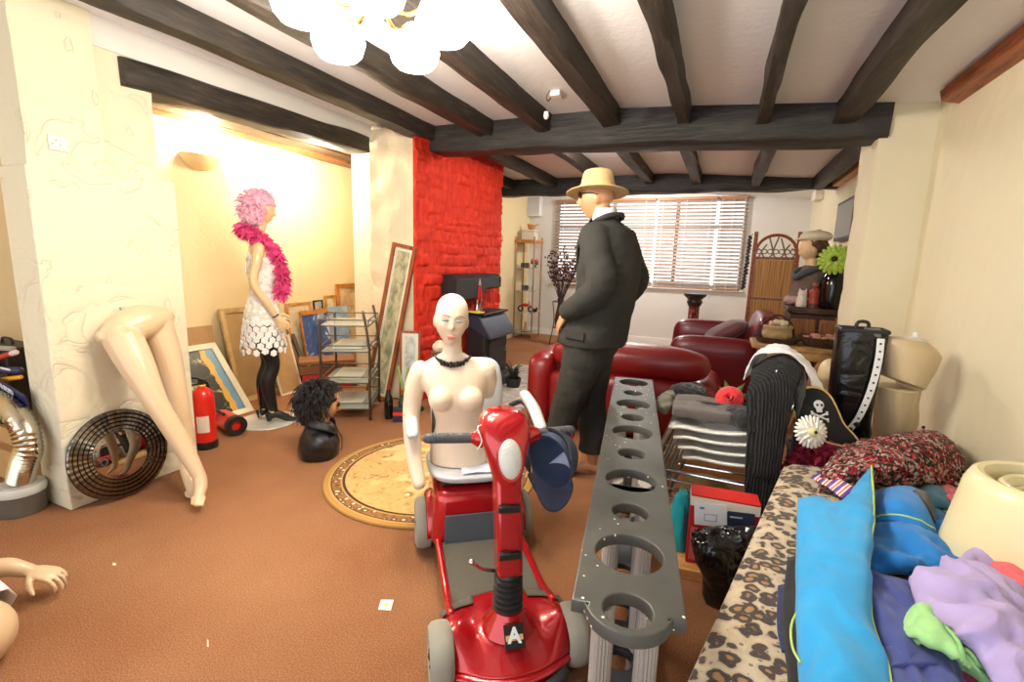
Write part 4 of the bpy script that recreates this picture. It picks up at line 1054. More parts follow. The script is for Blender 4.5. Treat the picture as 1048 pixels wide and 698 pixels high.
# fire extinguishers
FRED = mat('extinguisher_red', (222, 34, 26), .3, coat=.5)
def extinguisher(name, lab, m, h=.44, r=.072):
    t = thing(name, lab, 'fire extinguisher', m=m, group='red fire extinguishers by the alcove')
    q = MB(); q.lathe([(0, .03), (r, .03), (r, h-.07), (r*.92, h-.03), (r*.5, h), (.02, h+.01), (.02, h+.03), (0, h+.03)], 32, n=0); q.build('cylinder', FRED, t)
    q = MB(); q.lathe([(r*.55, .0), (r*1.03, .0), (r*1.06, .02), (r*1.04, .055), (r*.98, .055), (r*.98, .03), (r*.55, .03)], 32, closed=True); q.build('base_skirt', BLKP, t)
    q = MB(); q.box((0, 0, h+.045), (.035, .03, .04)); q.tube([(0, -.02, h+.06), (0, .04, h+.075), (0, .09, h+.07)], .009, 8, 4); q.tube([(0, -.01, h+.03), (0, .05, h+.025), (0, .09, h+.01)], .008, 8, 4); q.build('valve_handle', BLKP, t)
    q = MB(); q.tube([(.02, 0, h+.04), (.06, 0, h+.03), (r+.025, 0, h-.06), (r+.018, 0, .22), (r+.016, 0, .12)], .010, 8, 6); q.build('hose', BLKP, t)
    q = MB(); q.grid([[((r+.001)*cos(a), (r+.001)*sin(a), z) for a in [R(-195+8*j) for j in range(9)]] for z in (.13, .17, .21, .25)])
    q.build('label_band', mat('extinguisher_label', (232, 222, 206), .5), t)
    q = MB(); q.lathe([(.022, h+.012), (.026, h+.02), (.022, h+.028)], 20, closed=True); q.build('yellow_ring', mat('yellow_plastic', (232, 196, 40), .4), t)
    return t
e0 = onz(206, 461)
extinguisher('fire_extinguisher', 'red fire extinguisher standing upright against the pillar corner', M.Translation((e0.x-.03, e0.y+.06, .0)) @ M.Rotation(R(120), 4, 'Z'))
e1, e2 = onz(253, 446), onz(224, 430)
ax = (V((e2.x, e2.y, 0))-V((e1.x, e1.y, 0))).normalized()
extinguisher('fire_extinguisher', 'red fire extinguisher lying on its side beside the mannequin base', basis(V((e1.x-.03, e1.y-.04, .079)) + ax*.03, V((-ax.y, ax.x, 0)), V((0, 0, 1)), ax) @ M.Rotation(R(60), 4, 'Z'), .33, .072)

# pictures and boards leaning in the alcove
WALLX = -4.243
def leaner(name, lab, cat, y0, y1, xb, h, thick, m, fr=None, fw=.03, pic=None, z0=.001, group=None, mount=None, roll=0, xt=WALLX):
    """a board whose foot stands at x = xb and whose top edge rests on the alcove wall"""
    d = xb-thick-xt; d = max(d, .004); s = min(.95, d/h); u = V((-s, 0, math.sqrt(1-s*s))); xx = V((0, 1, 0)); zz = xx.cross(u)
    w = y1-y0
    t = thing(name, lab, cat, m=basis(V((xb, y0, z0)), xx, u, zz) @ M.Translation((w/2, 0, 0)) @ M.Rotation(roll, 4, 'Z') @ M.Translation((-w/2, 0, -thick)), group=group)
    if fr:
        q = MB()
        o_, i_ = [(0,0),(w,0),(w,h),(0,h)], [(fw,fw),(w-fw,fw),(w-fw,h-fw),(fw,h-fw)]
        for k in range(4):
            a, b_, c_, e = o_[k], o_[(k+1) % 4], i_[(k+1) % 4], i_[k]
            P = [V((*a, 0)), V((*b_, 0)), V((*b_, thick)), V((*a, thick))]; Q = [V((*e, 0)), V((*c_, 0)), V((*c_, thick*.7)), V((*e, thick*.7))]
            vs = [q.v(x) for x in P+Q]
            for f in ((0,1,2,3),(7,6,5,4),(3,2,6,7),(0,4,5,1),(0,3,7,4),(1,5,6,2)): q.f([vs[x] for x in f])
        q.build('frame', fr, t, smooth=0)
        k = fw
        if mount:
            q = MB(); q.box((w/2, h/2, thick*.25), (w-2*fw+.002, h-2*fw+.002, .004)); q.build('mount', mount[0], t, smooth=0); k = fw+mount[1]
        q = MB(); q.box((w/2, h/2, thick*.32), (w-2*k+.002, h-2*k+.002, .004)); q.build('picture', pic, t, smooth=0)
    else:
        q = MB(); q.box((w/2, h/2, thick/2), (w, h, thick)); q.build('panel', m, t, smooth=0)
        if pic: q = MB(); q.box((w/2, h/2, thick+.001), (w-.02, h-.02, .002)); q.build('picture', pic, t, smooth=0)
    return t
def pic_still():                 # dark still life : pale shapes on black, ochre drape, blue side
    n = NT('picture_still_life'); v = n.coord(); sp = n.node('ShaderNodeSeparateXYZ'); n.link(v, sp.inputs[0])
    x = n.math('ADD', sp.outputs[0], n.math('MULTIPLY', n.math('SUBTRACT', n.noise(v, 9, 3), .5), .08)); c = n.ramp(n.noise(v, 8, 3, .6, .8), [(.50, (18, 16, 18)), (.56, (28, 56, 40)), (.62, (150, 116, 72)), (.70, (222, 198, 156))])
    c = n.mix(n.math('GREATER_THAN', x, .45), c, (206, 160, 62)); c = n.mix(n.math('GREATER_THAN', x, .50), c, (96, 142, 170)); n.color(c); n.b.inputs['Roughness'].default_value = .35; return n.m
def pic_blue():                  # deep blue sea with a white splash
    n = NT('picture_blue'); v = n.coord((1, .55, 1)); q = n.noise(v, 5.5, 5, .65, .9)
    n.color(n.ramp(q, [(.38, (52, 78, 134)), (.52, (74, 104, 160)), (.57, (190, 206, 226)), (.63, (244, 246, 250))])); n.b.inputs['Roughness'].default_value = .3; return n.m
def pic_land(name, a, b_, c_, sc=9, st=(1, 1, 1)):
    n = NT(name); q = n.noise(n.coord(st), sc, 5, .65, .5); n.color(n.ramp(q, [(.35, a), (.5, b_), (.66, c_)])); n.b.inputs['Roughness'].default_value = .4; return n.m
CREAMF = mat('frame_cream', (226, 216, 190), .5); CARD = mat('cardboard', (196, 156, 104), .85, bump=.1, scale=60, var=.1)
CANV = mat('canvas_back', (190, 158, 108), .9, bump=.2, scale=300, var=.12, vscale=5); MOUNT = mat('picture_mount', (226, 220, 200), .8)
W_GOLD = wood('wood_gold', (176, 116, 40), (206, 146, 64), (226, 170, 88), (6, 6, 6)); W_OR = wood('wood_orange', (160, 90, 36), (196, 122, 56), (214, 146, 76), (6, 6, 6))
leaner('framed_picture', 'dark still-life picture in a cream frame leaning behind the fire extinguishers', 'picture', 2.28, 2.90, -3.75, .74, .03, None, CREAMF, .05, pic_still())
leaner('cardboard_sheet', 'plain brown cardboard sheet behind the dark still-life picture', 'cardboard', 2.40, 2.90, -4.225, .735, .010, CARD)
leaner('canvas_stretcher', 'large bare canvas back with pale wooden stretcher behind the pink-wigged mannequin', 'canvas', 2.965, 3.62, -4.02, .90, .03, None, wood('stretcher_wood', (186, 152, 100), (206, 174, 120), (220, 192, 142), (5, 5, 5)), .045, CANV)
leaner('picture_board', 'tan board with a white edge leaning beside the mannequin legs in black tights', 'picture', 3.33, 3.60, -3.90, .60, .02, None, CREAMF, .018, CARD, xt=-4.09)
for k, (y, h, c, lab) in enumerate(((3.645, .52, (70, 56, 46), 'narrow dark board, first of the boards left of the brown suitcase'), (3.70, .56, (120, 84, 54), 'narrow brown board between a dark board and a grey board near the suitcase'), (3.755, .60, (90, 84, 80), 'narrow grey board next to the blue picture'))):
    leaner('thin_board', lab, 'board', y, y+.045, -3.96, h, .03, mat('board_%d' % k, c, .7), group='narrow boards leaning beside the blue picture')
leaner('canvas_picture', 'blue picture with a white splash and a raw wooden top edge leaning above the suitcase', 'picture', 3.83, 4.22, -4.03, .79, .025, W_OR, None, .02, pic_blue(), xt=-4.175)
q = MB(); q.box((.195, .775, .0285), (.39, .05, .007)); ob = [o for o in bpy.data.objects if o.name.startswith('canvas_picture')][-1]; q.build('raw_edge', W_OR, ob, smooth=0)
leaner('canvas_picture', 'pale blue picture half hidden behind the glass trolley', 'picture', 4.235, 4.55, -4.10, .80, .025, mat('pale_blue_paint', (150, 180, 208), .5), None, .02, pic_land('picture_pale_blue', (120, 156, 196), (160, 188, 214), (196, 212, 224), 4), xt=-4.175)
leaner('framed_picture', 'empty orange wooden frame rising above the others beside the white chimney end', 'picture frame', 4.45, 4.86, -4.14, 1.06, .03, None, W_OR, .05, pic_land('picture_sepia', (170, 130, 90), (206, 176, 130), (226, 204, 160), 6), roll=R(0))
leaner('framed_picture', 'gold wooden frame standing left of the orange frame', 'picture frame', 4.27, 4.43, -4.15, .93, .025, None, W_GOLD, .03, pic_land('picture_cream', (210, 196, 160), (226, 214, 184), (236, 228, 204), 5))
leaner('framed_picture', 'thin black frame between the blue picture and the gold frame', 'picture frame', 4.10, 4.235, -4.16, .885, .02, None, BLKP, .014, pic_land('picture_grey', (130, 130, 126), (180, 178, 170), (210, 206, 196), 6))
leaner('framed_picture', 'pale wooden frame behind the blue picture', 'picture frame', 3.72, 4.06, -4.17, .875, .02, None, W_PINE, .03, pic_land('picture_cream_two', (206, 186, 146), (222, 206, 170), (232, 222, 196), 5))
# suitcase and red box
s0, s1, s2 = V((-3.92, 3.56, 0)), V((-3.52, 3.98, 0)), None
dx = (s1-s0).normalized(); t = thing('suitcase', 'flat brown suitcase stacked on a red box behind the trolley', 'suitcase', (-3.80, 3.84, .16), math.atan2(dx.y, dx.x))
q = MB(); q.box((0, 0, .052), (.56, .28, .10)); q.build('case', mat('suitcase_brown', (132, 84, 52), .6, bump=.1, scale=60), t, bevel=.012)
q = MB(); q.box((0, 0, .128), (.56, .28, .05)); q.build('case_lid', mat('suitcase_tan', (150, 100, 64), .6, bump=.1, scale=60), t, bevel=.012)
q = MB(); q.tube([(-.05, -.142, .09), (-.045, -.165, .09), (.045, -.165, .09), (.05, -.142, .09)], .006, 8, 3); q.build('handle', BLKP, t)
for s in (-1, 1): q = MB(); q.box((s*.18, -.142, .10), (.035, .01, .03)); q.build('latch', mat('brass', (186, 142, 74), .28, 1), t, bevel=.002)
t = thing('cardboard_box', 'small bright red box under the brown suitcase', 'box', (-3.80, 3.84, 0), math.atan2(dx.y, dx.x))
q = MB(); q.box((0, 0, .08), (.5, .24, .158)); q.build('box_body', mat('box_red', (212, 40, 30), .5), t, bevel=.004)
q = MB(); q.box((.0, -.121, .08), (.26, .003, .07)); q.build('box_label', mat('box_label_grey', (200, 196, 186), .6), t, smooth=0)
# trolley of bent steel tube and glass shelves
TC = [V((-2.67, 3.17, 0)), V((-3.01, 2.97, 0)), V((-3.29, 3.44, 0)), V((-2.95, 3.64, 0))]
t = thing('trolley', 'tall steel tube trolley with four glass shelves standing before the leaning pictures', 'trolley', (-2.98, 3.305, 0)); o = V((-2.98, 3.305, 0))
STEEL = mat('worn_steel', (112, 100, 88), .36, 1); TGL = mat('shelf_glass', (206, 216, 204), .1, alpha=.55, spec=.6)
tops = (.94, .87, .87, .94); out_ = ((TC[0]+TC[3])/2-(TC[1]+TC[2])/2).normalized()
for k, p in enumerate(TC):
    h = tops[k]; q = MB(); qq = p-o
    bow = out_*(.03 if k in (0, 3) else -.0)
    q.tube([qq + V((0,0,.0)), qq + V((0,0,h*.35)), qq + bow*.2 + V((0,0,h*.6)), qq - bow*.6 + V((0,0,h*.85)), qq - bow*1.4 + V((0,0,h))], .0115, 10, 5, round_ends=True); q.build('post', STEEL, t)
for z in (.10, .33, .60, .82):
    q = MB(); P = [p-o+V((0,0,z)) for p in TC]; C = sum(P, V())/4
    q.quadbox([C+(p-C)*.97 for p in P], (0, 0, .008)); sh = q.build('shelf', TGL, t, smooth=0)
    q = MB(); 
    for zz in (.0, .052):
        E_ = [C+(p-C)*1.0+V((0,0,zz)) for p in P]
        for a in range(4): q.tube([E_[a], E_[(a+1) % 4]], .0055, 8)
    for a in range(4): q.tube([C+(P[a]-C), C+(P[a]-C)+V((0,0,.052))], .005, 6)
    for s in (0, 1):
        m1 = P[0+s*2]+V((0,0,.052)); q.tube([m1 + out_*(-.0), m1 + out_*(.075 if s == 0 else -.075)*1], .006, 8, round_ends=True)
    q.build('shelf_rail', STEEL, sh, smooth=60)
# books and slabs lying on the trolley shelves
for z, lab, c in ((.109, 'pale slab lying on the lowest trolley shelf', (196, 190, 168)), (.339, 'pale slab lying on the second trolley shelf from the floor', (206, 200, 180)), (.609, 'pale tray lying on the third trolley shelf from the floor', (200, 200, 190))):
    q = MB(); q.box((0, 0, .016), (.24, .36, .03)); ob = q.build('pale_slab', mat('slab_pale', (200, 196, 178), .7), None, bevel=.003); ob.location = (-2.98, 3.305, z); ob.rotation_euler = (0, 0, R(30)); tag(ob, lab, 'slab', 'pale slabs on the trolley')
# tall framed picture by the chimney end, small frame beside it
def leaner2(name, lab, bl, br, h, lean, thick, fr, fw, pic, mount=None, roll=0):
    bl, br = V(bl), V(br); x = (br-bl).normalized(); n = V((x.y, -x.x, 0))
    if n.dot(V((0,-1,0))+V((.3,0,0))) < 0: n = -n
    u = (V((0,0,1)) - n*lean).normalized(); w = (br-bl).length; zz = x.cross(u); ux = x.copy(); x = (ux*cos(roll)-u*sin(roll)).normalized(); u = zz.cross(x); bl = bl + V((0, 0, w*sin(roll)))
    t = thing(name, lab, 'picture', m=basis(bl, x, u, zz))
    s = 1 if zz.dot(n) > 0 else -1
    q = MB()
    for c, d in (((w/2, fw/2), (w, fw)), ((w/2, h-fw/2), (w, fw)), ((fw/2, h/2), (fw, h-2*fw)), ((w-fw/2, h/2), (fw, h-2*fw))): q.box((c[0], c[1], -s*thick/2), (d[0], d[1], thick))
    bmesh.ops.remove_doubles(q.b, verts=q.b.verts[:], dist=.0005)
    q.build('frame', fr, t, smooth=0)
    k = fw
    if mount: q = MB(); q.box((w/2, h/2, -s*thick*.6), (w-2*fw, h-2*fw, .004)); q.build('mount', mount[0], t, smooth=0); k += mount[1]
    q = MB(); q.box((w/2, h/2, -s*thick*.5), (w-2*k, h-2*k, .004)); q.build('picture', pic, t, smooth=0)
    return t
leaner2('framed_picture', 'tall narrow framed street picture leaning on the white chimney end', (-3.13, 3.645, .001), (-2.87, 3.665, .001), 1.52, .06, .03, W_RED, .035, pic_land('picture_street', (122, 124, 100), (176, 170, 136), (210, 202, 168), 9, (1.6, .8, 1)), (MOUNT, .028), R(10.5))
leaner2('framed_picture', 'small framed print in a brown frame beside the red chimney corner', (-2.70, 3.62, .001), (-2.52, 3.69, .001), .72, .06, .02, W_RED, .018, pic_land('picture_print', (150, 160, 156), (204, 206, 196), (226, 224, 212), 8), (MOUNT, .03))
# bottles and bits by the frame
def bottle(pos, prof, m, lab, cap_m, group=None, rz=0, name='bottle'):
    t = thing(name, lab, 'bottle', pos, rz, group)
    q = MB(); q.lathe(prof, 20); q.build('glass', m, t)
    zt_ = prof[-1][1]; q = MB(); q.lathe([(0, zt_-.03), (.015, zt_-.03), (.015, zt_+.006), (0, zt_+.006)], 14); q.build('cap', cap_m, t); return t
WINE = [(0, 0), (.036, 0), (.038, .01), (.038, .17), (.030, .20), (.014, .23), (.013, .29), (0, .29)]
bp = onz(398, 428)
GB = mat('bottle_dark_glass', (18, 24, 22), .08)
bottle((bp.x, bp.y, 0), WINE, GB, 'dark wine bottle standing on the carpet beside the scooter seat', mat('foil_red', (150, 24, 30), .35))
bottle((bp.x+.10, bp.y+.06, 0), [(r*.9, z*.85) for r, z in WINE], mat('bottle_green_glass', (40, 70, 40), .08), 'shorter green bottle behind the dark wine bottle', mat('foil_gold', (190, 150, 60), .35, 1))
t = thing('gift_box', 'small blue and red striped box beside the wine bottle', 'box', (bp.x+.12, bp.y-.02, 0), R(30)); q = MB(); q.box((0, 0, .06), (.09, .07, .118)); q.build('box_body', mat('box_navy', (34, 40, 66), .5), t, bevel=.003)
q = MB(); q.box((0, 0, .075), (.0925, .0725, .03)); q.build('box_band', mat('box_red', (212, 40, 30), .5), t, smooth=0)
t = thing('leaning_plant', 'bunch of green stems leaning behind the bottles', 'dried plant', (bp.x+.05, bp.y+.16, 0)); random.seed(2)
for k in range(5):
    q = MB(); dxx = random.uniform(-.10, .04); q.tube([(0, 0, 0), (dxx*.3, .02, .2), (dxx, .03, .42)], [.012, .014, .010], 8, 4, round_ends=True); q.build('stem', mat('stem_green', (150, 168, 96), .6, var=.2), t)
t = thing('wicker_bundle', 'dark brown wicker bundle with a pale top beside the small framed print', 'basket', (-2.30, 3.72, 0)); q = MB()
for k in range(16):
    z = .02+.034*k; r = .075+.05*sin(pi*(k+1)/18); q.lathe([(r-.012, z), (r+.008, z+.017), (r-.012, z+.034)], 18, closed=False)
q.build('woven_body', mat('wicker_dark', (110, 66, 38), .7, bump=.8, scale=60, var=.25), t, 180)
q = MB(); q.ball((0, 0, .60), (.085, .085, .055), 14); organic(q, 'pale_top', mat('wool_pale', (214, 202, 182), .9, bump=.5, scale=60), t, .008, 2, lambda c, n: n*.012*nz(c, 30))

# ---------------------------------------------------------------- hoses and tubes left of the pillar
DUCT = mat('foil_duct', (196, 188, 168), .22, 1)
t = thing('flexible_duct', 'silver flexible duct hose bending down into a grey drum beside the pillar', 'duct hose', (-3.52, 1.16, 0)); o = V((-3.52, 1.16, 0))
pts = [ony(-30, 405, 1.18)-o, ony(2, 412, 1.18)-o, ony(22, 432, 1.18)-o, ony(29, 456, 1.17)-o, ony(25, 474, 1.16)-o, ony(21, 490, 1.16)-o]
pp = catmull([list(p) for p in pts], 12); rr_ = [.056 + .004*(1 if k % 2 else -1) for k in range(len(pp))]
q = MB(); q.tube(pp, rr_, 24); q.build('hose', DUCT, t, 60)
dm = ony(21, 491, 1.16); t = thing('grey_drum', 'grey plastic drum with a pale rim under the silver duct', 'drum', (dm.x-.005, 1.155, 0))
dh_ = dm.z-.015
q = MB(); q.lathe([(0, 0), (.095, 0), (.098, .01), (.098, max(.04, dh_-.05)), (.0, max(.04, dh_-.05))], 32); q.build('drum_body', mat('drum_dark', (92, 86, 78), .5, var=.2), t)
q = MB(); q.lathe([(0, max(.042, dh_-.048)), (.105, max(.042, dh_-.048)), (.108, dh_-.02), (.10, dh_-.006), (.07, dh_-.004), (0, dh_-.004)], 32); q.build('rim', mat('drum_rim', (188, 186, 180), .45), t)
def stick(name, lab, cat, a, b_, r, m, Y=1.20, box=None):
    A, B = ony(*a, Y), ony(*b_, Y); t = thing(name, lab, cat, A); q = MB()
    if box: q.bar((0,0,0), B-A, box[0], box[1], up=(0, -.3, 1)); q.build('shaft', m, t, bevel=.003)
    else: q.tube([(0,0,0), B-A], r, 14, round_ends=True); q.build('shaft', m, t)
    return t, A, B
BLUEB = mat('box_blue', (30, 36, 84), .4)
t, A, B = stick('blue_box_carton', 'long navy carton with white capital letters sloping behind the silver duct', 'carton', (-60, 356), (27, 410), 0, BLUEB, 1.215, (.012, .07))
d = (B-A).normalized(); up_ = V((0, -.3, 1)); nrm = d.cross(up_).normalized(); up2 = nrm.cross(d)
if nrm.y > 0: nrm = -nrm
c = ony(8, 398, 1.205); tm = basis(c-A+nrm*.006, d, up2, d.cross(up2))
q = text('carton_lettering', 'MUDD', .052, mat('lettering_white', (232, 234, 240), .5), tm @ M.Translation((-.01, 0, .0)), t, .001, bold=.0015)
for nm, lab, a, b_, r, m, Y in (('red_tube', 'red tube with a pale tip behind the navy carton', (-60, 384), (15, 361), .014, mat('tube_red', (178, 36, 34), .4), 1.24),
    ('navy_tube', 'dark navy tube lying level above the navy carton', (-60, 378), (20, 379), .018, BLUEB, 1.25),
    ('orange_tube', 'orange tube resting under the navy tube', (-60, 396), (21, 386), .012, mat('tube_orange', (232, 160, 40), .4), 1.25),
    ('grey_tube', 'grey tube lying above the red tube beside the pillar', (-60, 352), (13, 357), .014, mat('tube_grey', (150, 150, 132), .5), 1.25)):
    t, A, B = stick(nm, lab, 'tube', a, b_, r, m, Y)
    if nm == 'red_tube': q = MB(); d = (B-A).normalized(); q.tube([B-A-d*.03, B-A+d*.012], .0145, 12, round_ends=True); q.build('tip', mat('tube_tip', (222, 200, 186), .4), t)
    if nm == 'navy_tube': q = MB(); q.box(B-A+V((-.10, -.019, 0)), (.10, .002, .010)); q.build('print_strip', mat('lettering_white', (232, 234, 240), .5), t, smooth=0)
A = ony(-30, 470, 1.27)
t = thing('storage_carton', 'brown carton behind the silver duct, holding the coloured tubes up', 'carton', (-3.92, 1.40, 0)); q = MB(); q.box((0, 0, .17), (.60, .22, .338)); q.build('carton_body', CARD, t, bevel=.004)
q = MB(); q.box((0, -.1105, .22), (.60, .002, .05)); q.build('packing_tape', mat('tape_brown', (150, 104, 58), .3), t, smooth=0)
t = thing('equipment_case', 'black case with a top handle standing on the brown carton behind the duct', 'case', (-3.90, 1.40, .339)); q = MB(); q.box((0, 0, .24), (.40, .18, .478)); q.build('case_body', mat('case_black', (30, 28, 30), .5, bump=.3, scale=40), t, bevel=.01)
q = MB(); q.tube([(-.06, 0, .478), (-.05, 0, .51), (.05, 0, .51), (.06, 0, .478)], .008, 8, 3); q.build('handle', BLKP, t)
# scraps on the carpet
def scrap(name, lab, pts, m):
    P = [onz(x, y, .0015) for x, y in pts]; c = sum(P, V())/len(P); q = MB(); q.quadbox([p-c for p in P], (0, 0, .0012)); o = q.build(name, m, None, smooth=0); o.location = c; return tag(o, lab, 'paper')
PAPER = mat('paper_cream', (240, 240, 216), .7)
s_ = scrap('paper_scrap', 'small square of cream paper on the open carpet', [(387, 624), (400, 625), (403, 614), (390, 614)], PAPER)
q = MB(); q.box((.0, 0, .0018), (.02, .018, .0006)); q.build('printed_mark', mat('paper_yellow', (222, 206, 120), .7), s_, smooth=0)
scrap('paper_scrap', 'tiny white crumb of paper nearest the outstretched mannequin hand', [(115, 578), (118, 579), (119, 577), (116, 576)], PAPER)
scrap('paper_strip', 'thin pale sliver of paper on the front of the carpet', [(212, 662), (213.4, 662), (213.2, 655), (212, 655)], PAPER)
scrap('paper_scrap', 'pale torn paper beside the leather-jacket bust', [(296, 419), (308, 422), (312, 416), (302, 414)], PAPER)
# ================================================================ FAR HALF OF THE ROOM
SOFA = mat('red_leather', (126, 14, 18), .38, bump=.12, scale=50, coat=.12)
SOFAD = mat('dark_red_leather', (100, 12, 22), .34, bump=.12, scale=50, coat=.15)
def pad(name, c, d, m, parent, r=.06, puff=.0, rot=None, sub=6):
    b = MB(); b.box((0,0,0), d); bm = b.b
    bmesh.ops.subdivide_edges(bm, edges=bm.edges[:], cuts=sub, use_grid_fill=True)
    for v in bm.verts:
        p = v.co; h = [x/2 for x in d]; e = [abs(p[i])/h[i] for i in range(3)]
        inner = V([max(-h[i]+r, min(h[i]-r, p[i])) for i in range(3)]); o = p-inner
        if o.length > 1e-6: v.co = inner + o.normalized()*r if o.length > r else inner + o.normalized()*min(r, max(abs(x) for x in o)*1.0)
        w = (1-e[0]**2)*(1-e[1]**2) if puff else 0
        if puff: v.co += V((p.x*(1-e[1]**2)*(1-e[2]**2), p.y*(1-e[0]**2)*(1-e[2]**2), p.z*(1-e[0]**2)*(1-e[1]**2)))*puff
    o = b.build(name, m, parent, 180); q = o.modifiers.new('s', 'SUBSURF'); q.levels = q.render_levels = 1
    o.location = c
    if rot: o.rotation_euler = rot
    return o
# ---- sofa with its back to the camera
t = thing('leather_sofa', 'red leather sofa with its back turned, behind the suited mannequin', 'sofa', (-.66, 4.02, 0))
pad('base', (0, .05, .20), (1.16, .78, .30), SOFA, t, .04)
pad('back_panel', (.06, -.27, .32), (1.28, .26, .44), SOFA, t, .09, .03)
pad('back_cushion', (.03, -.20, .645), (1.16, .30, .26), SOFA, t, .11, .08)
pad('armrest', (-.655, .02, .34), (.25, .86, .62), SOFA, t, .11, .03)
pad('armrest', (.62, .10, .28), (.24, .74, .50), SOFA, t, .11, .03)
for s in (-1, 1): pad('seat_cushion', (s*.28-.01, .16, .40), (.56, .62, .18), SOFA, t, .07, .06)
for sx in (-1, 1):
    for sy in (-1, 1): q = MB(); q.lathe([(0, 0), (.028, 0), (.034, .055), (0, .055)], 14, M.Translation((sx*.52, .05+sy*.32, 0))); q.build('foot', W_DARK, t)
# ---- armchair / second sofa facing left
t = thing('leather_sofa', 'darker red leather sofa facing the fireplace, behind the first sofa', 'sofa', (.02, 5.52, 0))
pad('base', (.04, 0, .20), (.84, 1.0, .30), SOFAD, t, .04)
pad('armrest', (-.0, -.44, .38), (.86, .22, .66), SOFAD, t, .10, .03)
pad('armrest', (-.08, .46, .42), (.80, .22, .72), SOFAD, t, .10, .03)
pad('backrest', (.40, 0, .58), (.26, .98, .74), SOFAD, t, .10, .05, (0, R(9), 0))
pad('seat_cushion', (-.06, 0, .42), (.66, .66, .18), SOFAD, t, .07, .06)
for sx in (-1, 1):
    for sy in (-1, 1): q = MB(); q.lathe([(0, 0), (.028, 0), (.034, .055), (0, .055)], 14, M.Translation((.04+sx*.34, sy*.42, 0))); q.build('foot', W_DARK, t)
pc = pad('scatter_cushion', (.10, 5.50, .73), (.36, .32, .13), mat('maroon_velvet', (84, 22, 26), .8, sheen=.5, bump=.3, scale=60, var=.25), None, .06, .25, (R(0), R(-28), R(20))); tag(pc, 'dark maroon scatter cushion lying on the darker red sofa', 'cushion')
# ---- hearth rug, stove, hood
def grey_rug():
    n = NT('grey_rug'); q = n.noise(n.coord(), 9, 5, .7); n.color(n.ramp(q, [(.35, (142, 134, 124)), (.65, (196, 188, 178))])); n.b.inputs['Roughness'].default_value = .9; n.bump(q, .3, .01); return n.m
q = MB(); q.prism([(-2.36, 4.12), (-1.62, 4.02), (-1.62, 5.3), (-2.02, 6.02), (-2.44, 5.9)], .001, .012); o = q.build('hearth_rug', grey_rug(), None, smooth=0, bevel=.003); tag(o, 'pale grey mottled rug in front of the stove', 'rug')
IRON = mat('black_iron', (30, 31, 34), .5, bump=.15, scale=80); IRONB = mat('stove_blue_black', (44, 52, 70), .35)
t = thing('wood_stove', 'black iron stove with sloping lid against the red chimney', 'stove', (-2.42, 4.92, 0))
q = MB(); q.box((0, 0, .40), (.24, .60, .60)); q.build('body', IRON, t, bevel=.02)
q = MB(); q.quadbox([(-.13, -.34, .80), (.06, -.34, .80), (.20, -.34, .58), (.20, -.34, .54), (-.13, -.34, .70)], (0, .68, 0)); q.build('sloping_lid', IRONB, t, bevel=.01)
q = MB(); q.box((-.02, 0, .81), (.26, .66, .025)); q.build('top_plate', IRON, t, bevel=.006)
q = MB(); q.box((.128, 0, .36), (.02, .42, .30)); dr_o = q.build('door', IRON, t, bevel=.008)
q = MB(); q.tube([(.145, .14, .36), (.175, .14, .36), (.175, .14, .42)], .009, 8, 3); q.build('handle', mat('chrome_dull', (150, 146, 140), .35, 1), dr_o)
for sx in (-1, 1):
    for sy in (-1, 1): q = MB(); q.lathe([(0, 0), (.024, 0), (.03, .11), (0, .11)], 10, M.Translation((sx*.09, sy*.26, 0))); q.build('leg', IRON, t)
q = MB(); q.box((.20, 0, .06), (.16, .62, .10)); q.build('ash_tray', IRON, t, bevel=.01)
t = thing('chimney_hood', 'black iron hood fixed to the red chimney above the stove', 'stove hood', (-2.50, 4.70, 1.07))
h0 = []
q = MB(); n_ = 20; rows = []
for i in range(n_+1):
    y = -.50 + 1.06*i/n_; zb = .0 - .10*(1 if i < n_*.48 else max(0, 1-(i-n_*.48)/(n_*.16)))
    rows.append([(-.12, y, .17), (.02, y, .17), (.08, y, .13), (.08, y, zb+.02), (.05, y, zb), (-.12, y, zb)])
q.rings(rows); q.build('hood_panel', IRON, t, 40)
q = MB(); q.box((-.02, .52, .10), (.2, .05, .10)); q.build('end_cap', IRONB, t, bevel=.01)
# lava lamp on the stove
LV = V((-2.44, 4.70, .824))
t = thing('lava_lamp', 'red lava lamp with chrome base and cap standing on the stove', 'lava lamp', LV)
q = MB(); q.lathe([(0, 0), (.05, 0), (.052, .01), (.030, .08), (.046, .14), (0, .14)], 20); q.build('base', CHROME, t)
q = MB(); q.lathe([(0, .141), (.046, .141), (.050, .17), (.034, .30), (0, .30)], 20); q.build('bottle', mat('lava_red', (170, 14, 20), .15, coat=.6), t)
q = MB(); q.lathe([(0, .301), (.034, .301), (.022, .37), (0, .37)], 18); q.build('cap', CHROME, t)
t = thing('folded_cloth', 'folded yellow cloth on the stove top beside the lava lamp', 'cloth', (-2.40, 4.56, .824)); 
q = MB(); q.grid(net([[(-.08+.06*i, -.06+.05*j, .012+.006*((i+j) % 2)) for i in range(4)] for j in range(3)], 4, .006)); q.build('cloth', mat('yellow_cloth', (216, 196, 70), .8), t, 180, solid=.012)
random.seed(4)
t = thing('potted_fern', 'dark dried fern on the floor beside the stove', 'dried plant', (-2.02, 4.78, .013))
q = MB(); q.lathe([(0, 0), (.07, 0), (.09, .10), (.08, .10), (.06, .02), (0, .02)], 16); q.build('pot', IRON, t)
q = MB()
for k in range(26):
    a = random.uniform(0, 2*pi); r = random.uniform(.05, .17); h = random.uniform(.08, .24)
    q.tube([(0, 0, .08), (r*.5*cos(a), r*.5*sin(a), .08+h*.7), (r*cos(a), r*sin(a), .06+h)], [.006, .012, .003], 5, 3, flat=.4)
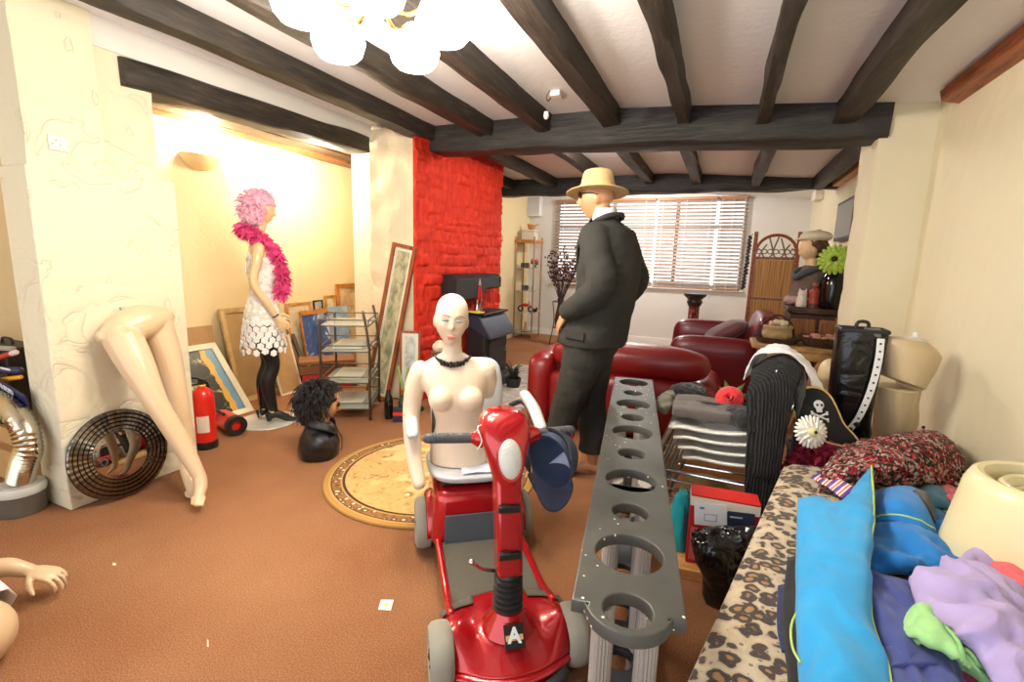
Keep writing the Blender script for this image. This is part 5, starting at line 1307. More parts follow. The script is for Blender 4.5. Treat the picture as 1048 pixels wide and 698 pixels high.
q.build('fronds', mat('fern_dark', (44, 50, 34), .7, var=.3), t, 180)
# ---- glass display shelves in the corner
SX0, SX1, SY0, SY1 = -3.42, -3.07, 8.04, 8.42
t = thing('display_shelf_unit', 'tall narrow glass shelf unit with gilt posts in the far corner', 'shelf unit', ((SX0+SX1)/2, (SY0+SY1)/2, 0))
GILT = mat('gilt_metal', (178, 138, 92), .35, .7); FGL = mat('clear_shelf', (214, 226, 232), .08, alpha=.5)
hw, hd = (SX1-SX0)/2, (SY1-SY0)/2
for sx in (-1, 1):
    for sy in (-1, 1): q = MB(); q.tube([(sx*hw, sy*hd, 0), (sx*hw, sy*hd, 1.80)], .014, 10); q.ball((sx*hw, sy*hd, 1.81), .018, 8); q.build('post', GILT, t)
SHZ = (.10, .46, .86, 1.27)
for z in SHZ: q = MB(); q.box((0, 0, z), (2*hw, 2*hd, .010)); q.build('shelf', FGL, t, smooth=0)
q = MB(); q.box((0, 0, 1.745), (2*hw+.05, 2*hd+.04, .05)); q.build('top_board', W_OR, t, bevel=.006)
def on_shelf(name, lab, cat, dx, dy, z): return thing(name, lab, cat, ((SX0+SX1)/2+dx, (SY0+SY1)/2+dy, z))
t = on_shelf('storage_box', 'cream box lying on top of the glass shelf unit', 'box', .02, -.02, 1.771); q = MB(); q.box((0, 0, .09), (.24, .20, .178)); q.build('box_body', mat('cream_card', (222, 212, 194), .7), t, bevel=.008); q = MB(); q.box((0, 0, .15), (.246, .206, .03)); q.build('box_lid', mat('cream_card_lid', (206, 194, 172), .7), t, bevel=.004)
t = on_shelf('straw_figure', 'small orange straw bird on the cream box', 'ornament', .04, -.02, 1.951); q = MB(); q.ball((0, 0, .05), (.07, .04, .05), 14); q.ball((-.06, 0, .09), (.025, .02, .025), 10); organic(q, 'bird_body', mat('straw_orange', (204, 128, 62), .8), t, .007, 2); q = MB(); q.grid([[(.04, -.02, .06), (.13, -.03, .10)], [(.04, .02, .06), (.13, .03, .10)]]); q.build('tail', mat('straw_orange', (204, 128, 62), .8), t, solid=.006)
for k, (dx, c, lab) in enumerate(((-.10, (70, 60, 56), 'small dark pot, leftmost on the third glass shelf from the floor up'), (-.04, (96, 84, 76), 'small grey-brown pot beside the dark pot on the upper glass shelf'), (.01, (110, 70, 56), 'small reddish pot beside the flowers on the upper glass shelf'))):
    t = on_shelf('ornament_pot', ['small dark pot at the left end of the upper glass shelf', lab, lab][k] if k == 0 else lab, 'pot', dx, -.05, 1.276); q = MB(); q.lathe([(0, 0), (.022, 0), (.032, .04), (.024, .08), (.028, .09), (.02, .088), (0, .05)], 14); q.build('pot_body', mat('pot_%d' % k, c, .5), t)
t = on_shelf('flower_posy', 'posy of pink and red flowers in a small pot on the upper glass shelf', 'flowers', .12, .0, 1.276); q = MB(); q.lathe([(0, 0), (.03, 0), (.04, .06), (0, .06)], 12); q.build('pot', mat('posy_pot', (96, 96, 70), .6), t); random.seed(6)
q = MB()
for k in range(9): q.ball((random.uniform(-.06, .06), random.uniform(-.04, .04), .12+random.uniform(-.02, .035)), random.uniform(.022, .032), 8)
q.build('blooms', mat('posy_pink', (214, 84, 92), .7, var=.3, vscale=20), t, 180)
q = MB()
for k in range(10): q.ball((random.uniform(-.05, .05), random.uniform(-.04, .04), .085+random.uniform(-.01, .01)), (.03, .012, .02), 6)
q.build('leaves', mat('posy_leaf', (70, 104, 54), .7), t, 180)
for k, (dx, c, lab) in enumerate(((-.09, (120, 90, 70), 'brown cup at the left of the middle glass shelf'), (-.02, (60, 70, 110), 'blue cup in the middle of the middle glass shelf'), (.10, (206, 200, 190), 'white cup at the window end of the middle glass shelf'))):
    t = on_shelf('cup', lab, 'cup', dx, .0, .866); q = MB(); q.lathe([(0, 0), (.028, 0), (.034, .09), (.030, .09), (.025, .01), (0, .01)], 16); q.build('bowl', mat('cup_%d' % k, c, .35), t); q = MB(); q.tube([(.032, 0, .07), (.055, 0, .06), (.055, 0, .03), (.03, 0, .02)], .005, 6, 4); q.build('handle', mat('cup_%d' % k, c, .35), t)
t = on_shelf('toy_motorbike', 'black and red toy motorbike on the lower glass shelf', 'toy', -.02, -.02, .466)
for dx in (-.10, .10): q = MB(); q.lathe([(.035, -.018), (.055, -.018), (.06, 0), (.055, .018), (.035, .018)], 20, M.Translation((dx, 0, .062)) @ M.Rotation(pi/2, 4, 'X'), closed=True); q.build('wheel', BLKP, t)
q = MB(); q.ball((.0, 0, .13), (.07, .03, .035), 12); q.tube([(.10, 0, .062), (.07, 0, .17), (.05, 0, .20)], .008, 6, 3); q.ball((-.07, 0, .12), (.05, .025, .02), 10); q.build('frame', mat('toy_red', (206, 52, 30), .35), t)
t = on_shelf('toy_bird', 'small black and orange toy on the lower glass shelf beside the toy motorbike', 'toy', .13, .06, .466); q = MB(); q.ball((0, 0, .035), (.055, .035, .035), 14); q.ball((.04, 0, .075), (.024, .022, .022), 10); organic(q, 'toy_body', mat('toy_black', (36, 32, 34), .4), t, .006, 2); q = MB(); q.ball((-.02, -.01, .06), (.03, .03, .02), 10); q.build('orange_back', mat('toy_orange', (226, 96, 50), .5), t)
t = on_shelf('figurine', 'pale kneeling figurine on the lowest glass shelf', 'ornament', .0, -.04, .106); q = MB(); q.stack([(0, 0, 0, .05, .04), (0, 0, .05, .045, .035), (0, 0, .11, .03, .025), (0, 0, .13, .012, .012)], 14); q.ball((0, 0, .155), .026, 10); organic(q, 'figure_body', mat('figurine_tan', (206, 176, 140), .5), t, .006, 2); q = MB(); q.box((0, 0, .0), (.11, .09, .012)); q.build('plinth', W_DARK, t)
# alarm, wall speaker
p = onx(518, 243, -3.45); 
t = thing('wall_mounted_alarm', 'small red fire alarm box on the cream door frame', 'fire alarm', (-3.288, 7.08, 1.74)); q = MB(); q.box((.012, 0, 0), (.022, .09, .09)); q.build('alarm_box', mat('alarm_red', (190, 40, 34), .4), t, bevel=.003); q = MB(); q.box((.0245, 0, 0), (.002, .045, .045)); q.build('glass_front', mat('alarm_glass', (216, 206, 196), .2), t, smooth=0)
p = ony(549, 212, YW); t = thing('wall_speaker', 'white loudspeaker box high in the far corner left of the blinds', 'loudspeaker', (p.x, YW-.001, p.z)); q = MB(); q.box((0, -.08, 0), (.27, .158, .36)); q.build('cabinet', WHITE, t, bevel=.012); q = MB(); q.box((0, -.162, 0), (.23, .006, .32)); q.build('grille', mat('speaker_grille', (206, 206, 208), .7, bump=.4, scale=300), t, bevel=.002)
# twig plant in a wire stand
t = thing('twig_arrangement', 'dark dried twigs in a vase on a wire stand left of the suited mannequin', 'dried plant', (-2.45, 7.75, 0)); random.seed(12)
q = MB()
for k in range(4):
    a = 2*pi*k/4+.4; q.tube([(.16*cos(a), .16*sin(a), 0), (.10*cos(a), .10*sin(a), .4), (.13*cos(a), .13*sin(a), .74)], .008, 6, 4)
for z, r in ((.30, .115), (.74, .13)): q.tube([(r*cos(2*pi*j/20), r*sin(2*pi*j/20), z) for j in range(20)], .007, 6, closed=True)
q.build('wire_stand', IRON, t)
q = MB(); q.lathe([(0, .305), (.07, .305), (.09, .45), (.06, .62), (.045, .72), (.06, .78), (.05, .78), (.04, .70), (0, .5)], 20, n=2); q.build('vase', mat('vase_brown', (70, 46, 36), .3), t)
q = MB(); tips = []
for k in range(24):
    a = random.uniform(0, 2*pi); r = random.uniform(.08, .30); h = random.uniform(1.15, 1.75); p1 = V((r*.3*cos(a), r*.3*sin(a), .9)); p2 = V((r*.7*cos(a), r*.7*sin(a), (h+.9)/2)); p3 = V((r*cos(a), r*sin(a), h))
    q.tube([(.01*cos(a), .01*sin(a), .72), p1, p2, p3], [.006, .006, .005, .003], 5, 3); tips += [p2.lerp(p3, f) for f in (.0, .25, .5, .75, 1)]
q.build('twigs', mat('twig_dark', (58, 36, 32), .7), t, 180)
q = MB()
for p in tips:
    for k in range(2): q.ball(p+V((random.uniform(-.05, .05), random.uniform(-.03, .03), random.uniform(-.03, .03))), (random.uniform(.012, .022), .012, .018), 6)
bd_ = q.build('buds', mat('bud_maroon', (82, 44, 44), .7, var=.3), t, 180); bd_['kind'] = 'stuff'
# pedestal
t = thing('pedestal', 'dark red marble pedestal with a wide black top under the window blinds', 'pedestal', (-.335, 7.75, 0)); RM = NT('red_marble'); v = RM.noise(RM.coord(), 8, 5, .7, 1.5); RM.color(RM.ramp(v, [(.35, (60, 16, 16)), (.55, (120, 36, 32)), (.66, (190, 140, 124))])); RM.b.inputs['Roughness'].default_value = .2
q = MB(); q.lathe([(0, 0), (.17, 0), (.17, .05), (.13, .08), (.10, .14), (0, .14)], 24); q.build('foot', IRON, t)
q = MB(); q.lathe([(0, .14), (.085, .14), (.078, .8), (0, .8)], 20); q.build('shaft', RM.m, t)
q = MB(); q.lathe([(0, .80), (.09, .80), (.115, .86), (.10, .90), (.16, .955), (.165, .99), (0, .99)], 24); q.build('capital', mat('pedestal_black', (40, 34, 36), .3), t)
# ---- bamboo folding screen
YS = 6.75; x0, x1 = ony(774, 240, YS).x, ony(819, 240, YS).x; zt_ = 1.78
def bamboo():
    n = NT('bamboo_reed'); v = n.coord((70, 1, 1.2)); q = n.noise(v, 1, 3, .6); n.color(n.ramp(q, [(.3, (134, 88, 42)), (.5, (182, 130, 70)), (.7, (212, 164, 98))])); n.b.inputs['Roughness'].default_value = .6; n.bump(q, .6, .01); return n.m
t = thing('folding_screen', 'bamboo folding screen with an arched carved top beside the far window', 'folding screen', (x0, YS, 0)); wS = x1-x0
for x in (0, wS): q = MB(); q.box((x, 0, .92), (.045, .04, 1.84)); q.build('post', W_RED, t, bevel=.006)
for z in (.12, .62, 1.02, 1.52): q = MB(); q.box((wS/2, 0, z), (wS-.045, .03, .035)); q.build('rail', W_MID, t, bevel=.004)
for za_, zb_ in ((.14, .60), (.64, 1.0), (1.04, 1.50)): q = MB(); q.box((wS/2, 0, (za_+zb_)/2), (wS-.05, .014, zb_-za_)); q.build('reed_panel', bamboo(), t, smooth=0)
q = MB(); A_ = [(.02, 0, 1.60)] + [(wS/2-(wS/2-.02)*cos(pi*k/14), 0, 1.60+.20*sin(pi*k/14)) for k in range(1, 14)] + [(wS-.02, 0, 1.60)]; q.tube(A_, .018, 8, 2); q.build('arched_rail', W_RED, t)
q = MB(); random.seed(3)
for k in range(7):
    x = .05+(wS-.1)*k/6; h = 1.60+.20*sin(pi*max(.08, min(.92, k/6)))
    q.tube([(x, 0, 1.53), (x+.03*(-1)**k, 0, 1.60), (x-.02*(-1)**k, 0, h-.01)], .010, 6, 4)
    q.tube([(x+.028*cos(2*pi*j/12), 0, 1.60+.028*sin(2*pi*j/12)) for j in range(12)], .007, 6, closed=True)
q.build('carved_fretwork', mat('carved_grey_brown', (122, 104, 84), .7), t)
t = thing('hanging_bead_garland', 'garland of dark beads hanging from the folding screen post', 'garland', (x0-.055, YS-.05, 1.80)); q = MB()
q.tube([(.02, .03, 0.0), (0, 0, -.02), (-.01, -.01, -.3), (-.03, 0, -.66)], .004, 6, 5)
random.seed(8)
for k in range(46): z = -.02-.0141*k; q.ball((-.01+.012*((k*7) % 3-1)-.02*k/46, -.01+.012*((k*5) % 3-1), z), random.uniform(.012, .022), 7)
q.build('beads', mat('beads_mixed', (70, 66, 74), .4, var=.4, vscale=40), t, 180)
# ---- dark sideboard with its ornaments
CBX0, CBX1, CBY, CBZ = .64, 1.12, 5.30, 1.04
t = thing('sideboard', 'dark wooden sideboard crowded with ornaments beyond the right pillar', 'cabinet', ((CBX0+CBX1)/2, CBY+.22, 0)); w_ = CBX1-CBX0
q = MB(); q.box((0, .0, CBZ/2-.02), (w_, .42, CBZ-.10)); q.build('carcass', W_DARK, t, bevel=.006)
q = MB(); q.box((0, 0, CBZ-.02), (w_+.05, .46, .04)); q.build('top', W_DARK, t, bevel=.008)
for s in (-1, 1):
    q = MB(); q.box((s*w_/4, -.216, .62), (w_/2-.03, .018, .62)); d_ = q.build('door', W_MID, t, bevel=.006)
    q = MB(); q.ball((s*.03, -.235, .68), .012, 8); q.build('knob', mat('brass', (186, 142, 74), .28, 1), d_)
for sx in (-1, 1):
    for sy in (-1, 1): q = MB(); q.box((sx*(w_/2-.04), sy*.17, .04), (.05, .05, .08)); q.build('foot', W_DARK, t)
# bust with cap
bx = ony(832, 255, 5.5)
t = thing('mannequin_bust', 'costumed bust with curly hair, pale cap and brown coat on the dark sideboard', 'mannequin bust', (.80, 5.585, CBZ), R(-70))
q = MB(); hbm = M.Rotation(R(14), 3, 'X'); head(q, (0, -.03, .56), hbm, .25); q.tube([(0, .02, .36), (0, .0, .46)], [.06, .055], 14); q.stack([(0, .02, .02, .10, .08), (0, .02, .2, .12, .09), (0, .02, .36, .06, .05)], 18)
organic(q, 'body', SKP, t, .0075, 2)
q = MB(); q.stack([(0, .0, .0, .18, .15), (0, .01, .08, .178, .15), (0, .02, .20, .17, .14), (0, .03, .32, .145, .11), (0, .03, .40, .08, .08)], 26, 4, 2.2)
cj = organic(q, 'coat', mat('coat_brown', (104, 88, 76), .95, bump=.4, scale=120, var=.2), t, .010, 4, lambda c, n: n*.01*nz(c, 12, 2))
for v in cj.data.vertices: v.co.z = max(v.co.z, .002)
q = MB(); q.tube([(-.10, .02, .37), (-.09, -.09, .33), (0, -.13, .28), (.09, -.09, .33), (.10, .02, .37), (0, .11, .39)], .032, 10, 5, closed=True); q.build('scarf', mat('scarf_grey', (78, 84, 84), .9, bump=.5, scale=80), t)
q = MB(); q.tube([(-.15, -.06, .06), (-.08, -.135, .05), (.02, -.15, .05), (.12, -.11, .06)], .042, 10, 5, round_ends=True); o = organic(q, 'fur_cuff', mat('fur_pinkish', (176, 146, 142), .95, bump=.8, scale=80), t, .010, 1, lambda c, n: n*.012*nz(c, 40))
q = MB(); q.ball((0, .02, .60), (.10, .115, .09), 18); q.ball((0, .08, .52), (.085, .06, .08), 12); ho_ = organic(q, 'curly_hair', mat('hair_brown', (92, 60, 40), .6, var=.3, vscale=40), t, .010, 1, lambda c, n: n*(.02*nz(c, 34)))
for v in ho_.data.vertices:
    if v.co.y < -.06 and v.co.z < .62: v.co.y *= .6
q = MB(); q.ball((0, .02, .68), (.125, .145, .06), 22); q.ball((0, -.11, .65), (.075, .07, .012), 14); q.ball((.0, .04, .735), .02, 8); organic(q, 'cap', mat('cap_cream', (216, 204, 178), .9, bump=.4, scale=90), t, .009, 3)
# vase with green gerbera, red blooms
t = thing('flower_vase', 'tall black vase with a giant lime green gerbera on the sideboard', 'vase', (.972, 5.34, CBZ))
q = MB(); q.lathe([(0, 0), (.085, 0), (.105, .06), (.105, .25), (.075, .34), (.08, .375), (.065, .37), (.06, .3), (0, .2)], 26, n=3); q.build('vase_body', mat('black_gloss', (12, 12, 14), .12), t)
fc = V((-.035, -.10, .455)); fn_ = V((-.35, -.9, .25)).normalized(); u = fn_.cross(V((0,0,1))).normalized(); w = u.cross(fn_)
LIME = mat('lime_petal', (166, 200, 70), .6, var=.2, vscale=20)
q = MB()
for ring, (r, nn_) in enumerate(((.145, 18), (.115, 16), (.08, 12))):
    for k in range(nn_):
        a = 2*pi*(k+.5*ring)/nn_; d = u*cos(a)+w*sin(a); s = fn_.cross(d)
        c0 = fc + fn_*(.008*ring+.002*(k % 2)); q.grid([[c0+d*r*.15-s*.006, c0+d*r*.15+s*.006], [c0+d*r*.6-s*.020+fn_*.012, c0+d*r*.6+s*.020+fn_*.012], [c0+d*r*.92-s*.016+fn_*.004, c0+d*r*.92+s*.016+fn_*.004], [c0+d*r-s*.004, c0+d*r+s*.004]])
q.build('petals', LIME, t, 180, solid=.002)
q = MB(); q.ball(fc+fn_*.02, (.026, .026, .026), 12); q.build('flower_centre', mat('gerbera_eye', (40, 32, 24), .8), t)
q = MB(); q.tube([(0, 0, .30), (-.01, -.04, .40), fc-fn_*.01], .008, 8, 4); q.build('stem', mat('stem_green', (150, 168, 96), .6), t)
q = MB(); random.seed(9)
for k in range(22):
    a = random.uniform(0, 2*pi); d = V((cos(a), sin(a), random.uniform(-.1, .7))).normalized(); p0 = V((0, 0, .37)); L_ = random.uniform(.08, .16); s = d.cross(V((0,0,1))).normalized()*.022
    q.grid([[p0, p0+s*.1], [p0+d*L_*.5-s, p0+d*L_*.5+s], [p0+d*L_, p0+d*L_+s*.1]])
q.build('leaves', mat('leaf_dark', (52, 70, 40), .6, var=.3), t, 180, solid=.002)
q = MB()
for k in range(9): q.ball((.06+random.uniform(-.06, .07), .06+random.uniform(-.06, .06), .50+random.uniform(-.06, .07)), random.uniform(.022, .036), 8)
q.build('red_blooms', mat('bloom_red', (188, 50, 60), .7, var=.4, vscale=25), t, 180)
t = thing('cat_mug', 'white cat-shaped mug at the front of the sideboard', 'mug', (.735, 5.36, CBZ)); q = MB(); q.lathe([(0, 0), (.045, 0), (.05, .02), (.042, .10), (0, .10)], 18); q.ball((0, 0, .125), (.042, .036, .036), 14)
for s in (-1, 1): q.tube([(s*.024, 0, .15), (s*.030, 0, .182)], [.014, .003], 8)
organic(q, 'mug_body', mat('mug_white', (220, 208, 196), .3), t, .006, 2); q = MB(); q.tube([(.04, 0, .08), (.075, 0, .07), (.075, 0, .035), (.042, 0, .025)], .007, 8, 4); q.build('handle', mat('mug_white', (220, 208, 196), .3), t)
t = thing('figurine', 'red and brown seated figurine between the cat mug and the black vase', 'ornament', (.835, 5.35, CBZ)); q = MB(); q.stack([(0, 0, .03, .05, .045), (0, 0, .09, .045, .04), (0, 0, .15, .05, .04), (0, 0, .19, .02, .02)], 16); organic(q, 'robe', mat('robe_red', (164, 58, 40), .5, var=.3), t, .007, 2); q = MB(); q.ball((0, 0, .215), .032, 12); q.build('head', mat('figurine_brown', (140, 84, 56), .5), t); q = MB(); q.lathe([(0, 0), (.055, 0), (.05, .03), (0, .03)], 18); q.build('plinth', W_DARK, t)
t = thing('greeting_card', 'blue and white card propped behind the red figurine', 'card', (.865, 5.42, CBZ), R(-12)); q = MB(); q.quadbox([(-.05, 0, 0), (.05, 0, 0), (.06, .03, .26), (-.04, .03, .26)], (0, .004, 0)); q.build('card_front', mat('card_pale', (176, 190, 214), .6), t, smooth=0); q = MB(); q.quadbox([(-.03, .002, .06), (.03, .002, .06), (.038, .018, .2), (-.022, .018, .2)], (0, -.004, 0)); q.build('card_picture', mat('card_blue', (70, 96, 150), .6), t, smooth=0)
# television on the right wall
a, b_ = onx(862, 225, XR), onx(880, 225, XR); za_, zb_ = onx(871, 245, XR).z, onx(871, 205, XR).z
t = thing('wall_television', 'dark framed flat screen on the right wall above the sideboard flowers', 'television', (XR-.002, (a.y+b_.y)/2, (za_+zb_)/2)); hw_, hh_ = abs(a.y-b_.y)/2, (zb_-za_)/2
q = MB(); q.box((-.03, 0, 0), (.055, 2*hw_, 2*hh_)); q.build('bezel', BLKP, t, bevel=.006); q = MB(); q.box((-.0595, 0, 0), (.004, 2*hw_-.06, 2*hh_-.06)); q.build('screen', mat('screen_grey', (92, 92, 94), .15), t, smooth=0)
# ---- rustic table and its baskets
TX0, TX1, TY0, TY1, TZ = .30, 1.10, 4.56, 4.98, .755
W_RUS = wood('wood_rustic', (134, 98, 56), (176, 136, 84), (204, 166, 110), (3, 14, 14))
t = thing('rustic_table', 'rustic pale wood table standing against the right pillar', 'table', ((TX0+TX1)/2, (TY0+TY1)/2, 0)); w_, d_ = TX1-TX0, TY1-TY0
q = MB()
q.box((0, 0, TZ-.02), (w_, d_, .04)); o = q.build('tabletop', W_RUS, t, bevel=.008)
q = MB(); q.box((0, -d_/2+.02, TZ-.075), (w_-.08, .025, .07)); q.build('apron', W_RUS, t, bevel=.004)
for sx in (-1, 1):
    for sy in (-1, 1):
        q = MB(); q.bar((sx*(w_/2-.09)*1, sy*(d_/2-.05), 0), (sx*(w_/2-.18), sy*(d_/2-.05), TZ-.04), .05, .05); q.build('leg', W_PINE, t, bevel=.006)
q = MB(); q.bar((-w_/2+.12, 0, .25), (w_/2-.12, 0, .25), .04, .05); q.build('stretcher', W_PINE, t, bevel=.004)
q = MB(); q.bar((-.06, -d_/2+.05, .04), (.13, -d_/2+.05, TZ-.06), .035, .03); q.build('brace', W_PINE, t, bevel=.004)
def wicker(nm, c): 
    n = NT(nm); v = n.coord(); w_ = n.math('SINE', n.math('MULTIPLY', n.noise(v, 40, 2), 40)); n.color(n.ramp(n.noise(v, 70, 3), [(.35, tuple(x*.5 for x in c)), (.65, c)])); n.b.inputs['Roughness'].default_value = .7; n.bump(w_, .8, .01); return n.m
WK = wicker('wicker_brown', (110, 74, 46))
t = thing('basket_tray', 'round wicker tray with a hoop handle at the left of the rustic table', 'basket', (.50, 4.77, TZ)); q = MB(); q.lathe([(0, 0), (.15, 0), (.185, .045), (.19, .055), (.178, .05), (.145, .012), (0, .012)], 30); q.build('tray', WK, t); q = MB(); q.tube([(-.14, .06, .045), (-.11, .07, .16), (0, .08, .235), (.11, .07, .16), (.14, .06, .045)], .009, 8, 6); q.build('hoop_handle', WK, t)
t = thing('burlap_sack', 'open burlap sack of pale pebbles sitting in the wicker tray', 'sack', (.50, 4.76, TZ+.024)); q = MB(); q.stack([(0, 0, 0, .10, .08), (0, 0, .04, .12, .095), (0, 0, .09, .11, .085), (0, 0, .12, .12, .09), (0, 0, .125, .10, .075)], 24); o = organic(q, 'sack_body', mat('burlap', (176, 148, 106), .95, bump=.5, scale=160, var=.15), t, .008, 2, lambda c, n: n*.008*nz(c, 22))
random.seed(14); q = MB()
for k in range(26): a = random.uniform(0, 6.28); r = random.uniform(0, .085); q.ball((r*cos(a), r*sin(a)*.75, .135+random.uniform(0, .03)*(1-r*6)), random.uniform(.016, .026), 7)
st = q.build('pebbles', mat('pebble_pale', (206, 190, 160), .8, var=.2), t, 180); st['kind'] = 'stuff'
t = thing('wicker_bowl', 'dark wicker bowl filled with pinkish shells at the right of the rustic table', 'basket', (.83, 4.74, TZ)); q = MB(); q.lathe([(0, 0), (.12, 0), (.17, .07), (.178, .085), (.165, .078), (.115, .012), (0, .012)], 30); q.build('bowl', WK, t)
q = MB()
for k in range(44): a = random.uniform(0, 6.28); r = .14*math.sqrt(random.random()); q.ball((r*cos(a), r*sin(a), .062+.035*(1-r/.15)+random.uniform(-.008, .012)), (random.uniform(.014, .028), random.uniform(.014, .022), .014), 7)
st = q.build('shells', mat('shell_pink', (186, 130, 108), .6, var=.35, vscale=18), t, 180); st['kind'] = 'stuff'
t = thing('dried_stalks', 'bundle of dried stalks standing behind the shell bowl', 'dried plant', (1.00, 4.86, TZ)); q = MB()
for k in range(14): q.tube([(random.uniform(-.02, .02), random.uniform(-.02, .02), 0), (random.uniform(-.06, .06), random.uniform(-.03, .03), random.uniform(.2, .3))], [.006, .004], 6)
q.build('stalks', mat('straw_dry', (160, 124, 70), .8, var=.2), t, 180)
# ================================================================ RIGHT FOREGROUND
# ---- leopard-covered daybed
BZ = .50
def leopard():
    n = NT('leopard_fleece'); v = n.coord()
    w1 = n.node('ShaderNodeTexNoise'); n.link(v, w1.inputs['Vector']); w1.inputs['Scale'].default_value = 14; w1.inputs['Detail'].default_value = 2
    mp = n.node('ShaderNodeVectorMath'); mp.operation = 'MULTIPLY_ADD'; n.link(w1.outputs['Color'], mp.inputs[0]); mp.inputs[1].default_value = (.05, .05, .05); n.link(v, mp.inputs[2])
    d = n.voro(mp.outputs[0], 23, 'F1', 'Distance', .8); brk = n.noise(v, 30, 2, .5)
    dd = n.math('ADD', d, n.math('MULTIPLY', n.math('SUBTRACT', brk, .5), .45))
    col = n.ramp(dd, [(.0, (190, 136, 78)), (.20, (180, 128, 74)), (.25, (52, 32, 24)), (.47, (60, 38, 28)), (.53, (206, 184, 150)), (.8, (222, 206, 178))])
    small = n.ramp(n.voro(v, 38), [(.0, (60, 40, 28)), (.16, (80, 54, 36)), (.22, (255, 255, 255)), (1, (255, 255, 255))])
    msk = n.math('GREATER_THAN', dd, .55)
    n.color(n.mix(n.math('MULTIPLY', msk, .75), col, n.mix(1.0, col, small, 'MULTIPLY'))); n.b.inputs['Roughness'].default_value = .95; n.b.inputs['Sheen Weight'].default_value = .3
    n.bump(n.noise(v, 220, 3, .7), .7, .01); return n.m
LEO = leopard()
BED = [(-.115, .42), (1.14, .42), (1.14, 2.62), (.355, 2.44)]
t = thing('daybed', 'low daybed along the right wall under a leopard-print throw', 'daybed', (.6, 1.4, 0)); o = V((.6, 1.4, 0))
ins = [(-.08, .46), (1.13, .46), (1.13, 2.58), (.375, 2.40)]
q = MB(); q.prism([(x-o.x, y-o.y) for x, y in ins], .08, BZ-.012); q.build('mattress_base', mat('daybed_dark', (44, 36, 32), .9), t, bevel=.02)
for x, y in ((-.02, .55), (1.05, .55), (1.05, 2.45), (.42, 2.32)): q = MB(); q.box((x-o.x, y-o.y, .04), (.06, .06, .08)); q.build('foot', W_DARK, t)
def bedpt(u, v):                     # u across from the free edge to the wall, v along
    a = V(BED[0]).lerp(V(BED[3]), v); b_ = V(BED[1]).lerp(V(BED[2]), v); p = a.lerp(b_, u); return p
rows = []
for j in range(41):
    v = j/40; row = []
    for dz in (-.47, -.40, -.30, -.20, -.11, -.04):
        p = bedpt(0, v); k = -dz; row.append((p.x-.006-.010*(sin(v*40)*.5+.5)*k, p.y, BZ+dz))
    for i in range(25):
        u = i/24; p = bedpt(u, v); e = min(1, u/.05); row.append((p.x, p.y, BZ + .006*nz((p.x, p.y, 0), 7) - .014*(1-e)**2 + .004*nz((p.x, p.y, 3), 17)))
    rows.append(row)
p_ = [tuple(r) for r in rows[-1]]
far = [[(x-.0*k, y+.012+.02*k, z-k*.46 if z > .3 else z) for x, y, z in p_] for k in (.25, .6, 1.0)]
rows += [[(x, y, max(.03, min(z, zz))) for (x, y, zz), (_, _, z) in zip(f, p_)] for f in far]
q = MB(); q.grid([[V(p)-V((.6, 1.4, 0)) for p in r] for r in rows]); q.build('leopard_throw', LEO, t, 180, solid=.008, off=1)

# ---- garments: each a soft sheet given by sight-line control points on its own height
def cloth(name, lab, cat, rows, m, thick=.006, fold=.008, fscale=12, seed=1, n=9, edge=.0, group=None, aniso=(1,1,1), parts=None):
    G = net([[tuple(onz(x, y, z)) for x, y, z in r] for r in rows], n, fold, fscale, seed, aniso, edge)
    c = sum((p for r in G for p in r), V())/(len(G)*len(G[0])); c.z = min(p.z for r in G for p in r)
    q = MB(); q.grid([[p-c for p in r] for r in G]); o = q.build(name, m, None, 180, solid=thick); o.location = c
    tag(o, lab, cat, group); return o, G, c
def fab(name, c, bump=.25, sc=350, var=.08): return mat(name, c, .9, bump=bump, scale=sc, var=var, vscale=12, sheen=.2)
AQUA = fab('fleece_aqua', (32, 156, 222)); AQUAD = fab('fleece_blue', (24, 124, 206)); INDI = fab('jersey_indigo', (66, 78, 148)); NAVD = fab('jersey_navy', (34, 38, 62)); LIL = fab('jersey_lilac', (178, 162, 214))
GRN = fab('jersey_green', (160, 214, 142)); COR = fab('jersey_coral', (236, 98, 112)); MAG = fab('jersey_magenta', (200, 40, 104)); BLKJ = fab('jersey_black', (36, 34, 38)); TEAL = fab('teal_cloth', (22, 168, 180)); DKBL = fab('jersey_dark_blue', (40, 52, 96))
LIMET = mat('lime_piping', (196, 222, 110), .6)
PB_ = .506
cloth('garment', 'black garment edge showing along the left side of the aqua fleece', 'garment', [[(806, 572, PB_+.01), (830, 566, PB_+.01), (860, 570, PB_+.015)], [(800, 630, PB_+.006), (830, 630, PB_+.012), (870, 630, PB_+.012)], [(806, 700, PB_+.006), (850, 705, PB_+.012), (890, 705, PB_+.012)], [(800, 760, PB_), (850, 770, PB_+.01), (900, 770, PB_+.01)]], BLKJ, fold=.004)
cloth('garment', 'dark patterned garment corner peeping out under the black one', 'garment', [[(796, 600, PB_+.003), (815, 596, PB_+.004)], [(795, 640, PB_+.003), (815, 640, PB_+.004)], [(800, 668, PB_+.003), (818, 668, PB_+.004)]], DKBL, fold=.002)
cloth('jersey', 'dark navy jersey spread out beneath the whole heap of clothes', 'garment', [[(870, 560, .52), (930, 552, .52), (1000, 560, .52), (1070, 580, .52)], [(870, 610, .525), (940, 610, .53), (1010, 610, .53), (1100, 625, .53)], [(880, 680, .525), (950, 680, .53), (1030, 680, .53), (1140, 690, .53)], [(890, 780, .525), (960, 780, .53), (1050, 780, .53), (1180, 780, .53)]], NAVD, fold=.006, fscale=9)
